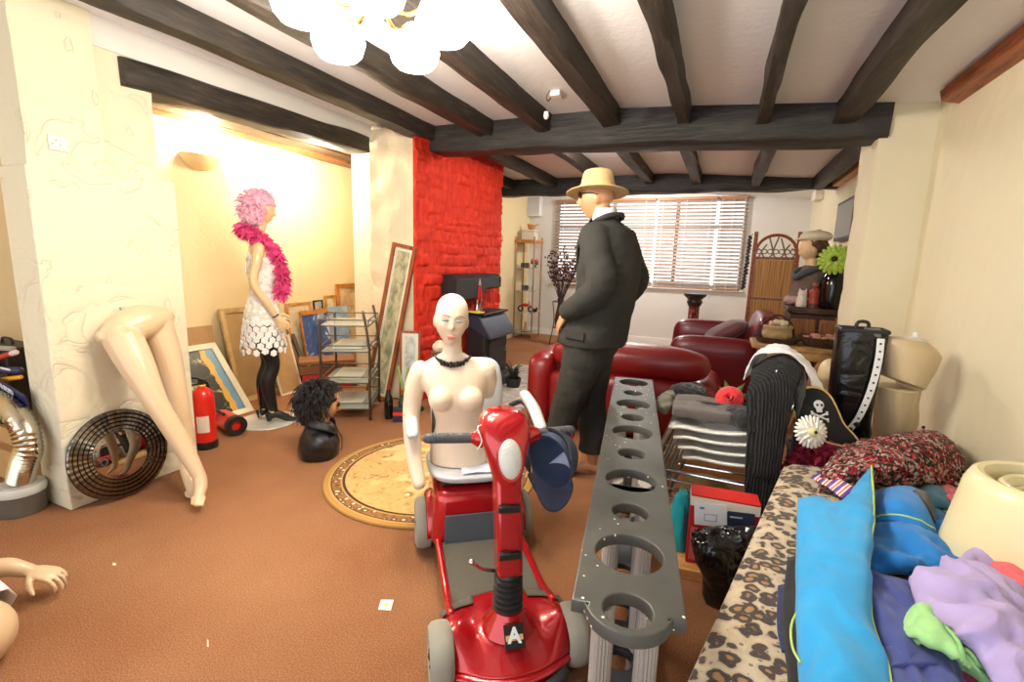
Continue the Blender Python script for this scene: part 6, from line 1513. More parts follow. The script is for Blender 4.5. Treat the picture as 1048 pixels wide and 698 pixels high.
cloth('jersey', 'bright blue fleece with lime piping lying across the middle of the heap', 'garment', [[(900, 512, .545), (930, 506, .56), (955, 520, .55), (975, 540, .54)], [(890, 540, .545), (925, 540, .575), (958, 548, .57), (1000, 560, .55)], [(886, 568, .55), (925, 572, .575), (960, 575, .575), (995, 572, .56)], [(888, 588, .54), (925, 584, .55), (955, 588, .55), (985, 590, .54)]], AQUAD, fold=.020, fscale=9, seed=4, edge=.01, n=14)
o_, G, c = cloth('jersey', 'blue hood with a dark lining folded open behind the aqua fleece', 'garment', [[(896, 502, .56), (915, 496, .60), (938, 498, .60), (950, 520, .57)], [(893, 518, .575), (918, 512, .635), (942, 516, .63), (958, 536, .58)], [(895, 534, .565), (920, 532, .60), (944, 540, .60), (957, 546, .57)]], AQUAD, fold=.006, seed=6, edge=.012)
q = MB(); q.tube([p-c+V((0,0,.004)) for p in [G[len(G)-3][j] for j in range(len(G[0]))]], .0032, 6); q.build('lime_piping', LIMET, o_)
q = MB(); L = net([[tuple(onz(x, y, z)) for x, y, z in r] for r in [[(938, 500, .602), (950, 506, .605), (956, 522, .59)], [(934, 503, .63), (947, 516, .636), (957, 536, .597)]]], 6, .002); q.grid([[p-c for p in r] for r in L]); q.build('hood_lining', BLKJ, o_, 180, solid=.004)
cloth('garment', 'dark blue crumpled cloth between the blue hood and the cream tub', 'garment', [[(938, 503, .51), (955, 496, .53), (972, 505, .51)], [(940, 512, .52), (957, 508, .54), (972, 515, .52)], [(944, 524, .51), (960, 520, .52), (972, 523, .51)]], fab('cloth_dark_teal', (24, 92, 124)), fold=.008, seed=3)
cloth('garment', 'pink and white patterned cloth scrap beside the knitted scarf', 'garment', [[(950, 500, .515), (965, 494, .525), (978, 500, .515)], [(952, 508, .52), (966, 506, .53), (978, 508, .52)], [(954, 516, .515), (967, 514, .52), (976, 514, .515)]], mat('pattern_pink', (226, 120, 140), .9, var=.5, vscale=60), fold=.004, seed=2)
o_, G, c = cloth('jersey', 'indigo top with a wide band folded beside the aqua fleece', 'garment', [[(884, 586, .565), (902, 590, .575), (930, 598, .57), (948, 600, .56)], [(886, 612, .575), (908, 620, .59), (932, 626, .58), (950, 640, .56)], [(892, 650, .575), (915, 655, .585), (945, 655, .58), (968, 668, .56)], [(905, 700, .575), (935, 700, .585), (965, 700, .58), (990, 710, .56)], [(910, 770, .57), (945, 780, .58), (985, 780, .58), (1010, 780, .56)]], INDI, fold=.019, fscale=11, seed=9, aniso=(1, .5, 1))
q = MB(); B_ = net([[tuple(onz(x, y, z)) for x, y, z in r] for r in [[(900, 664, .592), (930, 662, .596), (966, 664, .59)], [(903, 684, .594), (935, 682, .598), (972, 682, .592)]]], 6, .003, 9, 9); q.grid([[p-c for p in r] for r in B_]); q.build('waistband', INDI, o_, 180, solid=.008)
cloth('garment', 'coral pink top at the far edge of the heap beside the cream tub', 'garment', [[(1000, 560, .565), (1022, 560, .59), (1052, 572, .585), (1080, 590, .56)], [(1012, 582, .60), (1034, 588, .615), (1062, 600, .60), (1090, 620, .57)], [(1030, 612, .60), (1050, 625, .615), (1075, 640, .60), (1100, 660, .57)], [(1045, 650, .58), (1062, 665, .59), (1085, 680, .58), (1110, 700, .56)]], COR, fold=.014, fscale=10, seed=12, edge=.01)
cloth('garment', 'magenta garment showing beneath the green top', 'garment', [[(962, 676, .55), (985, 678, .56), (1010, 690, .56)], [(970, 692, .555), (995, 696, .565), (1020, 706, .56)], [(980, 725, .55), (1010, 730, .555), (1040, 740, .55)]], MAG, fold=.008, seed=14)
cloth('garment', 'lilac top crumpled over the right side of the clothes heap', 'garment', [[(934, 596, .60), (962, 588, .63), (992, 562, .625), (1012, 562, .60)], [(940, 612, .625), (972, 606, .66), (1005, 592, .655), (1026, 594, .62)], [(946, 632, .63), (985, 632, .665), (1018, 624, .66), (1046, 634, .625)], [(985, 655, .62), (1005, 662, .65), (1035, 664, .65), (1066, 672, .61)], [(1000, 684, .60), (1022, 696, .63), (1052, 700, .63), (1085, 705, .60)], [(1008, 705, .58), (1035, 720, .60), (1065, 725, .60), (1100, 730, .58)]], LIL, fold=.030, fscale=10, seed=17, aniso=(1, .55, 1), edge=.012, n=15)
o_, G, c = cloth('garment', 'pale green top rolled up against the lilac top', 'garment', [[(936, 622, .615), (950, 620, .635), (962, 626, .625)], [(926, 642, .61), (948, 645, .645), (972, 650, .64)], [(932, 656, .60), (958, 662, .635), (985, 668, .64)], [(955, 664, .585), (978, 676, .61), (1002, 686, .62)], [(990, 692, .57), (1004, 698, .58), (1018, 700, .59)]], GRN, fold=.016, fscale=15, seed=21, aniso=(1, .6, 1), edge=.01, n=10)
q = MB(); q.tube([G[k][len(G[0])-4]-c+V((0,0,.010)) for k in range(2, len(G)-2)], .004, 6); q.build('seam_cord', mat('green_seam', (142, 196, 124), .8), o_)
cloth('garment', 'small bright blue cloth tucked between the coral top and the cream tub', 'garment', [[(1030, 562, .575), (1045, 558, .60), (1062, 566, .59)], [(1034, 570, .59), (1050, 570, .61), (1068, 580, .60)], [(1046, 580, .585), (1060, 584, .60), (1074, 592, .59)]], AQUAD, fold=.006, seed=25)
# aqua fleece on top
o_, G, c = cloth('jersey', 'aqua blue fleece jacket with lime piping laid full length over the heap', 'garment', [[(818, 508, .560), (838, 506, .575), (862, 512, .60), (880, 490, .625), (893, 474, .64)], [(817, 540, .565), (838, 540, .60), (862, 540, .62), (882, 530, .635), (895, 520, .635)], [(817, 590, .565), (838, 590, .61), (860, 588, .625), (880, 580, .63), (889, 572, .615)], [(818, 630, .565), (838, 632, .61), (862, 632, .62), (880, 628, .62), (890, 624, .60)], [(820, 690, .56), (842, 690, .605), (870, 690, .615), (892, 682, .61), (905, 676, .595)], [(822, 770, .56), (850, 775, .595), (885, 775, .60), (910, 770, .60), (928, 765, .585)]], AQUA, fold=.011, fscale=7, seed=30, aniso=(1, .7, 1), edge=.014, n=12)
q = MB(); q.tube([G[k][-2]-c+V((0,0,.007)) for k in range(0, len(G))], .0035, 8); q.build('zip_piping', LIMET, o_)
q = MB(); q.tube([V(onz(819, 620, .577))-c, V(onz(810, 640, .567))-c, V(onz(811, 662, .565))-c, V(onz(819, 678, .573))-c], .0028, 6, 5); q.build('drawcord', LIMET, o_)
tk = NT('striped_tie'); v = tk.coord((1, 1, 0), rot=(0, 0, .5)); sp = tk.node('ShaderNodeSeparateXYZ'); tk.link(v, sp.inputs[0]); fr_ = tk.math('FRACT', tk.math('MULTIPLY', sp.outputs[0], 24))
tk.color(tk.ramp(fr_, [(0, (110, 80, 190)), (.25, (240, 236, 236)), (.45, (232, 116, 62)), (.65, (240, 236, 236)), (.82, (120, 40, 130))], 'CONSTANT')); tk.b.inputs['Roughness'].default_value = .7
cloth('necktie', 'purple, orange and white striped tie lying beyond the aqua fleece', 'tie', [[(830, 489, .535), (844, 481, .54)], [(846, 498, .555), (858, 489, .56)], [(862, 510, .585), (876, 500, .59)]], tk.m, fold=.002, thick=.004)

# ---- knitted scarf
def knit():
    n = NT('knit_mixed'); v = n.coord(); s = n.voro(n.coord((1, 1.7, 1), rot=(0, 0, .6)), 72, 'F1', 'Color'); g = n.node('ShaderNodeSeparateColor'); n.link(s, g.inputs[0])
    n.color(n.ramp(g.outputs[0], [(0, (52, 62, 46)), (.22, (206, 74, 84)), (.40, (232, 190, 182)), (.55, (170, 44, 56)), (.70, (240, 224, 214)), (.82, (84, 70, 52)), (.92, (228, 112, 110))], 'CONSTANT')); n.b.inputs['Roughness'].default_value = 1
    w = n.math('SINE', n.math('MULTIPLY', n.voro(v, 60), 9)); n.bump(w, 1, .012); return n.m
KN = knit()
def knit_disp(rows, nn, ridges, amp, seed):
    G = net(rows, nn, .012, 8, seed); out = []
    for i, r in enumerate(G):
        out.append([])
        for j, p in enumerate(r): out[-1].append(p + V((0, 0, amp*(abs(sin(ridges*pi*(j/len(r)+.35*i/len(G)))))+.006*abs(sin(i*1.9)))))
    return out
rows = [[(832, 500, .512), (850, 480, .545), (872, 470, .535), (905, 480, .52)], [(836, 480, .545), (868, 464, .60), (905, 462, .60), (945, 478, .54)], [(868, 462, .58), (905, 452, .65), (942, 448, .66), (975, 470, .58)], [(900, 462, .53), (930, 456, .57), (960, 458, .58), (985, 476, .53)]]
rows = [[(836, 504, .512), (842, 482, .54), (858, 462, .57), (882, 452, .55)], [(868, 500, .53), (872, 482, .60), (890, 462, .635), (905, 450, .60)], [(905, 498, .53), (912, 480, .615), (925, 460, .655), (938, 444, .62)], [(945, 498, .53), (950, 478, .60), (960, 458, .645), (962, 446, .60)], [(975, 498, .515), (982, 486, .54), (986, 474, .56), (976, 460, .55)]]
G = knit_disp([[tuple(onz(x, y, z)) for x, y, z in r] for r in rows], 16, 9, .012, 33)
c = sum((p for r in G for p in r), V())/(len(G)*len(G[0])); c.z = .505
q = MB(); q.grid([[p-c for p in r] for r in G]); o_ = q.build('knitted_scarf', KN, None, 180, solid=.02, off=-1); o_.location = c; tag(o_, 'thick pink, green and cream knitted scarf heaped on the far end of the leopard throw', 'scarf')
# ---- cream tub (two nested)
CRP = mat('cream_plastic', (226, 214, 172), .45, coat=.2)
tc = V((.925, 1.78, BZ+.012))
t = thing('plastic_tub', 'large cream plastic tub with a flaring foot standing beside the clothes heap', 'tub', tc); H_ = .31
q = MB(); q.lathe([(.225, 0), (.232, .0), (.228, .02), (.192, H_-.04), (.178, H_-.008), (.165, H_), (.150, H_-.004), (.142, H_-.03), (.140, H_-.07), (.0, H_-.075), (0, H_-.085), (.15, H_-.085), (.185, .02)], 56, closed=True); q.build('tub_wall', CRP, t, 35)
t = thing('plastic_tub', 'smaller cream plastic tub nested inside the large cream tub', 'tub', tc+V((0, 0, H_-.0735)))
q = MB(); q.lathe([(0, 0), (.118, 0), (.116, .045), (.108, .055), (.098, .052), (.088, .03), (.086, .012), (0, .010)], 48); q.build('tub_wall', CRP, t, 35)
q = MB(); q.lathe([(.085, .012), (.084, .028), (.072, .026), (.070, .012)], 40, closed=True); q.build('inner_ring', CRP, t, 35)
t = thing('blue_cloth', 'pale blue cloth stuffed at the wall side of the cream tub', 'cloth', tc+V((.135, .03, H_+.001))); q = MB(); q.ball((0, 0, .07), (.05, .08, .075), 18); organic(q, 'cloth', mat('cloth_sky', (120, 186, 230), .8), t, .008, 2, lambda c, n: n*.012*nz(c, 24))

# ---- stack of four chairs
def chair(i):
    labs = ('white-seated chair at the bottom of the stacked chairs', 'white-seated chair second from the bottom of the stacked chairs', 'white-seated chair third from the bottom of the stacked chairs', 'topmost white-seated chair of the stacked chairs, under the grey bag')
    dz = .052*i; t = thing('stacking_chair', labs[i], 'chair', (.100-.028*i, 2.775, 0), R(-90) + 0, 'stacked chrome chairs with white seats')
    # local: front is -Y
    def seatpt(u, v):
        x = (u-.5)*.39*(1-.06*v); y = -.20+.40*v; z = .40 + .018*(1-cos((u-.5)*pi*.9)) + .022*math.exp(-((v)/.12)**2)*-1 - .020*sin(pi*v) + .03*max(0, v-.85)
        return (x, y, z+dz)
    q = MB(); q.grid([[seatpt(a/14, b/14) for a in range(15)] for b in range(15)]); q.build('seat', SEATW, t, 180, solid=.014)
    q = MB(); q.grid([[((u/10-.5)*.38, .235+.03*(v/6)+.02*sin(pi*u/10), .60+.13*v/6+dz) for u in range(11)] for v in range(7)]); q.build('backrest', SEATW, t, 180, solid=.012)
    for s in (-1, 1):
        q = MB(); q.tube([(s*.190, -.290, .012+dz), (s*.182, -.245, .20+dz), (s*.170, -.188, .385+dz)], .0105, 10, 3); q.build('leg', CHROME, t)
        q = MB(); q.tube([(s*.205, .27, .012+dz), (s*.195, .22, .22+dz), (s*.186, .195, .385+dz)], .0078, 10, 3); q.build('leg', CHROME, t)
        q = MB(); q.tube([(s*.186, .18, .39+dz), (s*.186, .235, .48+dz), (s*.183, .255, .64+dz), (s*.178, .275, .75+dz)], .0105, 10, 4, round_ends=True); q.build('back_post', CHROME, t)
        q = MB(); q.tube([(s*.184, -.268, .15+dz), (s*.199, .23, .15+dz)], .008, 8); q.build('stretcher', CHROME, t)
    return t
SEATW = mat('seat_white', (232, 232, 226), .35)
for i in range(4): chair(i)
ZS = .40+.052*3+.028
# bag, black garments, rose on the top chair
def soft(name, lab, cat, pieces, m, vox=.008, it=3, disp=None, loc=(0,0,0)):
    t = thing(name, lab, cat, loc); q = MB()
    for p in pieces: q.ball(*p)
    organic(q, name.split('_')[-1] + '_body', m, t, vox, it, disp); return t
GBAG = fab('grey_brown_bag', (98, 90, 88), .3, 200)
bagc = V((-.03, 2.775, ZS+.004))
t = thing('cloth_bag', 'flat grey-brown cloth bag with a dark leaf print lying on the topmost stacked chair', 'bag', bagc)
q = MB(); q.box((0, 0, .052), (.30, .32, .06)); bmesh.ops.subdivide_edges(q.b, edges=q.b.edges[:], cuts=4, use_grid_fill=True); bb = organic(q, 'bag_body', GBAG, t, .009, 10, lambda c, n: n*(.010*nz(c, 9, 3)+.005*nz(c, 22, 5)))
zm = min(v.co.z for v in bb.data.vertices)
for v in bb.data.vertices: v.co.z -= zm
zt_ = max(v.co.z for v in bb.data.vertices)
q = MB()
for k in range(7):
    a = .5+k*.34; d = V((cos(a), sin(a)*.8, 0)); p0 = V((.035, -.03, zt_+.001)); s = V((-d.y, d.x, 0))*.008
    q.grid([[p0+d*.012, p0+d*.012+s*.2], [p0+d*.045-s, p0+d*.045+s], [p0+d*.085, p0+d*.085+s*.1]])
q.build('leaf_print', BLKJ, t, 180, solid=.002)
t = soft('olive_scarf', 'crumpled olive scarf tucked at the front end of the grey-brown bag', 'scarf', [((-.03, 0, .04), (.05, .12, .045), 14), ((-.02, .09, .05), (.045, .06, .045), 12)], fab('olive_grey', (110, 108, 92), .5, 120, .2), disp=lambda c, n: n*.014*nz(c, 26), loc=bagc+V((-.165, -.01, -.004)))
t = soft('fur_hat', 'round black fur hat behind the grey-brown bag', 'hat', [((0, 0, .055), (.11, .10, .055), 18)], mat('black_fur', (20, 19, 20), .9, bump=.6, scale=150, sheen=.3), disp=lambda c, n: n*.008*nz(c, 60), loc=V((-.12, 3.02, ZS+.002)))
t = soft('black_cardigan_heap', 'black folded woollen beside the red rose on the top chair', 'garment', [((0, 0, .045), (.08, .14, .05), 16), ((.03, -.08, .05), (.07, .09, .055), 14)], fab('black_wool', (34, 34, 35), .5, 150), disp=lambda c, n: n*(.012*nz(c, 14)+.006*nz(c, 30)), loc=V((.155, 2.74, ZS-.006)))
rp = V((.105, 2.86, ZS+.09))
t = thing('artificial_rose', 'bright red artificial rose with green leaves lying behind the bag', 'flower', rp-V((0, 0, .05)))
q = MB(); fz = (V((-.2, -.85, .5))).normalized(); u = fz.cross(V((0,0,1))).normalized(); w = u.cross(fz)
for ring in range(5):
    nn_ = 3+ring; r0 = .010+.012*ring
    for k in range(nn_):
        a0 = 2*pi*(k/nn_)+ring*.7; rr_ = []
        for hh in range(5):
            f = hh/4; rad = r0*(.6+.5*f)+.010*f*f; dep = .045*f-.010*ring*f*f*1.1
            rr_.append([V((0,0,.05)) + u*cos(a0+b)*rad + w*sin(a0+b)*rad + fz*dep for b in [(-.75+1.5*j/8)*2*pi/nn_*.85 for j in range(9)]])
        q.grid(rr_)
q.build('petals', mat('rose_red', (222, 34, 40), .6, sheen=.3), t, 180, solid=.0016)
q = MB()
for a, L_ in ((.4, .12), (1.2, .14), (2.2, .10), (-.2, .12), (1.8, .13)):
    d = V((cos(a)*.9, .5, sin(a)*.35)).normalized(); s = d.cross(V((0,-.4,1))).normalized()*.018; p0 = V((.01, .03, .055)); q.grid([[p0, p0+s*.1], [p0+d*L_*.5-s, p0+d*L_*.5+s], [p0+d*L_, p0+d*L_+s*.1]])
q.build('leaves', mat('rose_leaf', (92, 112, 48), .6, var=.3), t, 180, solid=.002)
q = MB(); q.tube([(0, .01, .05), (.04, .06, .03), (.10, .12, .0)], .005, 6, 4); q.build('stem', mat('rose_stem', (80, 100, 40), .6), t)
# ribbed black cardigan hung over the chair backs, white cloth over it
def ribbed():
    n = NT('ribbed_knit_black'); v = n.coord(); sp = n.node('ShaderNodeSeparateXYZ'); n.link(v, sp.inputs[0]); s = n.math('SINE', n.math('MULTIPLY', n.math('ADD', sp.outputs[0], n.math('MULTIPLY', sp.outputs[1], .6)), 420))
    n.color(n.ramp(s, [(.2, (24, 24, 26)), (.8, (52, 52, 54))])); n.b.inputs['Roughness'].default_value = .95; n.bump(s, .8, .008); return n.m
def hang(name, lab, cat, rows, m, thick=.010, fold=.008, fscale=10, seed=1, n=7, ridges=0, amp=0):
    G = net(rows, n, fold, fscale, seed)
    if ridges:
        for i, r in enumerate(G):
            for j, p in enumerate(r): G[i][j] = p + V((-.4, -.9, .1))*amp*.7*sin(2*pi*ridges*j/len(r))
    c = sum((p for r in G for p in r), V())/(len(G)*len(G[0])); q = MB(); q.grid([[p-c for p in r] for r in G]); o = q.build(name, m, None, 180, solid=thick); o.location = c; return tag(o, lab, cat)
XB = .345
rows = [[(.215, 2.535, .20), (.25, 2.53, .20), (.30, 2.535, .19), (.335, 2.54, .20)],
        [(.20, 2.535, .40), (.245, 2.525, .40), (.30, 2.53, .40), (.345, 2.54, .40)],
        [(.19, 2.545, .60), (.24, 2.535, .62), (.305, 2.54, .64), (.355, 2.55, .66)],
        [(.175, 2.57, .77), (.235, 2.56, .82), (.305, 2.565, .86), (.375, 2.58, .855)],
        [(.19, 2.65, .84), (.245, 2.65, .895), (.325, 2.65, .935), (.40, 2.66, .90)],
        [(.20, 2.78, .86), (.26, 2.78, .915), (.335, 2.78, .95), (.405, 2.80, .915)],
        [(.21, 2.92, .85), (.27, 2.92, .90), (.345, 2.92, .935), (.41, 2.93, .90)]]
hang('ribbed_cardigan', 'black ribbed cardigan draped over the chair backs, hanging nearly to the carpet', 'cardigan', rows, ribbed(), .012, .006, 9, 41, 10, 14, .004)
rows = [[(.375, 2.575, .84), (.395, 2.585, .70), (.40, 2.60, .55), (.39, 2.60, .45)], [(.415, 2.66, .885), (.43, 2.68, .72), (.43, 2.70, .58), (.42, 2.70, .44)], [(.42, 2.78, .895), (.45, 2.78, .74), (.455, 2.78, .60), (.44, 2.78, .47)]]
hang('charcoal_coat', 'charcoal garment hanging behind the ribbed cardigan beside the white gerbera', 'garment', rows, fab('charcoal_cloth', (48, 50, 54), .3, 200), .010, .008, 10, 43, 8)
rows = [[(.165, 2.86, .79), (.20, 2.96, .80), (.24, 3.04, .79)], [(.205, 2.80, .935), (.25, 2.92, .95), (.28, 3.02, .92)], [(.27, 2.76, .968), (.315, 2.88, .985), (.345, 3.00, .955)], [(.345, 2.74, .972), (.38, 2.86, .965), (.41, 2.98, .93)], [(.415, 2.745, .925), (.45, 2.82, .905), (.48, 2.92, .87)], [(.455, 2.73, .84), (.495, 2.79, .82), (.53, 2.87, .79)], [(.47, 2.71, .74), (.505, 2.75, .755), (.55, 2.82, .755)]]
hang('white_cloth', 'white crumpled cloth thrown over the top of the ribbed cardigan', 'cloth', rows, mat('white_cotton', (236, 236, 242), .9, sheen=.2), .006, .014, 12, 45, 8)
# ---- things under and in front of the chairs
BRX = V((.105, 2.245, 0))
bl, br_ = onz(705, 583, .0), V((.245, 2.26, 0))
RBOX = mat('box_dark_red', (176, 30, 34), .5, var=.12, vscale=8)
t = thing('pine_plank', 'low pine plank on the carpet carrying the red carton', 'plank', (.10, 2.235, 0), R(5)); q = MB(); q.box((0, 0, .025), (.36, .20, .05)); q.build('board', W_PINE, t, bevel=.004)
t = thing('red_carton', 'red carton with papers on it between the dark stand and the daybed', 'carton', (.105, 2.245, .051), R(4)); q = MB(); q.box((0, 0, .165), (.28, .11, .33)); q.build('carton_body', RBOX, t, bevel=.004)
q = MB(); q.box((0, -.0005, .305), (.284, .113, .045)); q.build('white_band', mat('carton_white', (226, 220, 212), .6), t, smooth=0, bevel=.002)
q = MB(); q.box((.0, 0, .333), (.282, .112, .006)); q.build('carton_lid', mat('box_red_bright', (196, 34, 32), .5), t, smooth=0)
q = MB(); q.box((-.115, -.0565, .10), (.03, .002, .16)); q.build('side_print', mat('carton_faded', (206, 96, 92), .6), t, smooth=0)
tl = V((.105, 2.245, .051)); rz = M.Translation(tl) @ M.Rotation(R(4), 4, 'Z')
t = thing('leaflet', 'white printed leaflet stuck across the front of the red carton', 'leaflet', m=rz @ M.Translation((-.055, -.0605, .255)) @ M.Rotation(R(-5), 4, 'Y')); q = MB(); q.box((0, 0, 0), (.135, .003, .105)); q.build('sheet', PAPER if False else mat('paper_white', (232, 234, 240), .6), t, smooth=0)
q = MB()
q.box((-.035, -.0022, .030), (.02, .001, .010)); q.build('blue_mark', mat('print_blue', (90, 150, 220), .6), t, smooth=0)
q = MB(); 
for a, b_, c_, d_ in ((-.0, -.028, .05, .003), (-.0, .002, .05, .003), (-.025, -.013, .003, .033), (.025, -.013, .003, .033)): q.box((a, -.0022, b_), (c_, .001, d_))
bmesh.ops.remove_doubles(q.b, verts=q.b.verts[:], dist=.0005); q.build('printed_frame', mat('print_grey', (140, 156, 196), .6), t, smooth=0)
t = thing('leaflet', 'dark blue printed card on the wall side of the white leaflet', 'leaflet', m=rz @ M.Translation((.070, -.0610, .250)) @ M.Rotation(R(-4), 4, 'Y')); q = MB(); q.box((0, 0, 0), (.108, .003, .085)); q.build('card', mat('card_navy', (44, 54, 84), .4), t, smooth=0)
q = MB(); q.box((-.02, -.0022, .018), (.05, .001, .006)); q.build('print_line', mat('print_pale', (196, 202, 220), .6), t, smooth=0)
t = thing('shop_bag', 'shiny black plastic bag slumped between the red carton and the leopard throw', 'bag', (.128, 2.05, 0)); 
q = MB(); q.stack([(.0, 0, .0, .075, .07), (.0, 0, .12, .095, .08), (-.015, 0, .20, .12, .085), (-.03, .0, .27, .11, .075), (.06, .02, .325, .05, .04), (.10, .03, .335, .02, .02)], 26); o_ = organic(q, 'bag_body', mat('black_polythene', (16, 16, 18), .16, coat=.4), t, .009, 2, lambda c, n: n*(.026*nz((c.x, c.y, c.z*.6), 11, 2) - .018*abs(nz(c, 19, 5))))
for v in o_.data.vertices: v.co.z = max(.002, v.co.z)
t = thing('teal_cloth', 'teal cloth hanging beside the dark stand under the stacked chairs', 'cloth', (-.075, 2.30, 0)); q = MB(); q.stack([(0, 0, .0, .05, .06), (0, 0, .12, .045, .06), (.0, 0, .24, .04, .05), (0, .01, .33, .02, .03)], 20); o_ = organic(q, 'cloth', TEAL, t, .008, 2, lambda c, n: n*.016*nz((c.x, c.y, c.z*.4), 24, 2))
for v in o_.data.vertices: v.co.z = max(.002, v.co.z)
t = thing('straw_hat', 'coiled straw hat lying on the carpet under the stacked chairs', 'hat', (.03, 2.80, 0)); q = MB(); pr_ = []
for k in range(12): pr_ += [(.155-.0035*k, .02+.014*k), (.162-.0035*k, .027+.014*k)]
q.lathe([(.17, .002), (.18, .004)] + pr_ + [(.09, .20), (0, .21)], 34); q.build('coils', mat('straw_gold', (190, 162, 104), .8, bump=.5, scale=120), t)
t = thing('storage_crate', 'dark plastic crate behind the end of the leopard-covered daybed', 'crate', (.62, 2.80, 0)); q = MB(); q.box((0, 0, .25), (.40, .25, .498)); q.build('crate_body', mat('crate_dark', (42, 36, 34), .7), t, bevel=.012); q = MB(); q.box((0, 0, .46), (.42, .27, .035)); q.build('crate_rim', mat('crate_dark', (42, 36, 34), .7), t, bevel=.006)
boa('feather_boa', [(0, 0, 0)]*2, .01, 1, HOT, None, 1) if False else None
# magenta-red feather boa between the coat and the daybed
MAR = mat('crimson_feather', (150, 22, 62), .9, var=.35, vscale=30)
A = V((.50, 2.57, .512))
o_ = boa('feather_boa', [(-.10, .0, -.06), (-.03, .05, .0), (.04, .0, .035), (.09, .04, .02), (.03, .06, .07), (-.05, .03, .05)], .05, 900, MAR, None, 19, .07); o_.location = A; tag(o_, 'crimson feather boa heaped behind the far end of the leopard throw', 'boa')
# pirate hat
GOLD = mat('gold_braid', (214, 184, 110), .5, bump=.4, scale=200)
hc = ond(846, 444, (.56, 2.64, 0)); hc.z = max(hc.z, .60)
xx = RH.copy(); zz = (-WH*.93 + V((0,0,.36))).normalized(); yy = zz.cross(xx)
t = thing('pirate_hat', 'black pirate hat with gold braid and a white skull, leaning against the crate', 'hat', m=basis(hc, xx, yy, zz))
out_l = [(-.145, .16), (-.09, .215), (-.02, .22), (.03, .185), (.06, .12), (.085, .05), (.13, -.005), (.15, -.045), (.115, -.075), (.07, -.10), (.0, -.075), (-.07, -.03), (-.12, .03), (-.15, .10)]
ol = catmull([list(p) for p in out_l], 5, True)
q = MB(); k_ = len(ol); cz = lambda x, y: .02*math.exp(-((x/.12)**2+((y-.06)/.12)**2))
f_ = [q.v((x, y, .004)) for x, y in ol]; m_ = [q.v((x*.6+.0, .05+(y-.05)*.6, .028)) for x, y in ol]; cc = q.v((0, .05, .036)); b_ = [q.v((x, y, -.004)) for x, y in ol]; bm_2 = [q.v((x*.6, .05+(y-.05)*.6, -.05)) for x, y in ol]; bc = q.v((0, .05, -.06))
for i in range(k_):
    j = (i+1) % k_; q.f([f_[i], f_[j], m_[j], m_[i]]); q.f([m_[i], m_[j], cc]); q.f([b_[j], b_[i], bm_2[i], bm_2[j]]); q.f([bm_2[j], bm_2[i], bc]); q.f([f_[j], f_[i], b_[i], b_[j]])
q.build('felt', mat('black_felt', (22, 22, 24), .9, bump=.2, scale=200), t, 180)
q = MB(); q.tube([(x, y, .003) for x, y in ol], .0062, 8, closed=True); q.build('gold_braid', GOLD, t)
SKW = mat('skull_white', (214, 216, 222), .7)
S0_ = V((-.045, .135, .033)); q = MB(); q.ball(S0_, (.026, .024, .005), 16); q.box(S0_+V((0, -.027, 0)), (.028, .018, .006)); organic(q, 'skull', SKW, t, .003, 1)
q = MB()
for s in (-1, 1): q.ball(S0_+V((s*.010, -.001, .005)), (.0065, .0065, .003), 8)
q.build('eye_sockets', BLKP, t)
q = MB()
for s in (-1, 1):
    a_, b2 = S0_+V((s*.036, -.040, -.001)), S0_+V((-s*.036, -.072, -.001)); q.tube([a_, b2], .005, 8, round_ends=True)
    for e in (a_, b2):
        for w_ in (-.005, .005): q.ball(e+V((0, w_, 0)), .006, 7)
q.build('crossbones', SKW, t)
# white gerbera
dc = ond(830, 442, (.47, 2.50, 0)) ; fz = (-WH*.95 + V((0,0,.28))).normalized(); u = RH.copy(); w = fz.cross(u)
t = thing('artificial_gerbera', 'large white gerbera with a dark eye propped beside the pirate hat', 'flower', dc)
q = MB()
for ring, (r, nn_) in enumerate(((.078, 24), (.064, 22), (.045, 16))):
    for k in range(nn_):
        a = 2*pi*(k+.5*ring)/nn_; d = u*cos(a)+w*sin(a); s = fz.cross(d); c0 = fz*(.004*ring+.0015*(k % 2))
        q.grid([[c0+d*r*.15-s*.003, c0+d*r*.15+s*.003], [c0+d*r*.6-s*.0085+fz*.006, c0+d*r*.6+s*.0085+fz*.006], [c0+d*r*.92-s*.007, c0+d*r*.92+s*.007], [c0+d*r-s*.002-fz*.004, c0+d*r+s*.002-fz*.004]])
q.build('petals', mat('petal_white', (240, 238, 232), .6), t, 180, solid=.0012)
q = MB(); q.ball(fz*.012, (.024, .024, .024), 14); q.build('flower_disc', mat('disc_cream', (226, 222, 168), .8, bump=.5, scale=300), t)
q = MB(); q.ball(fz*.034, .008, 8); q.build('eye', BLKP, t)
e_ = V((.62, 2.54, .60))-dc; q = MB(); q.tube([-fz*.004, e_*.5 + V((0,0,-.015)) - fz*.02, e_], .0045, 8, 5); q.build('stem', mat('stem_khaki', (176, 160, 104), .6), t)
# beige mannequin head turned away
hb_ = V((.648, 3.28, 0))
t = thing('bald_mannequin', 'bald beige mannequin head on a stand, behind the pirate hat', 'mannequin head', hb_, R(160)); q = MB(); head(q, (0, -.01, .775), M.Identity(3), .225); q.tube([(0, .015, .56), (0, .01, .66), (0, .0, .72)], [.075, .05, .05], 18, 3, round_ends=True); organic(q, 'head_form', skin('beige_mannequin_skin', (204, 182, 144), .4), t, .006, 2)
q = MB(); q.lathe([(0, 0), (.09, 0), (.09, .02), (.025, .03), (.022, .56), (0, .56)], 20); q.build('stand', IRON, t)
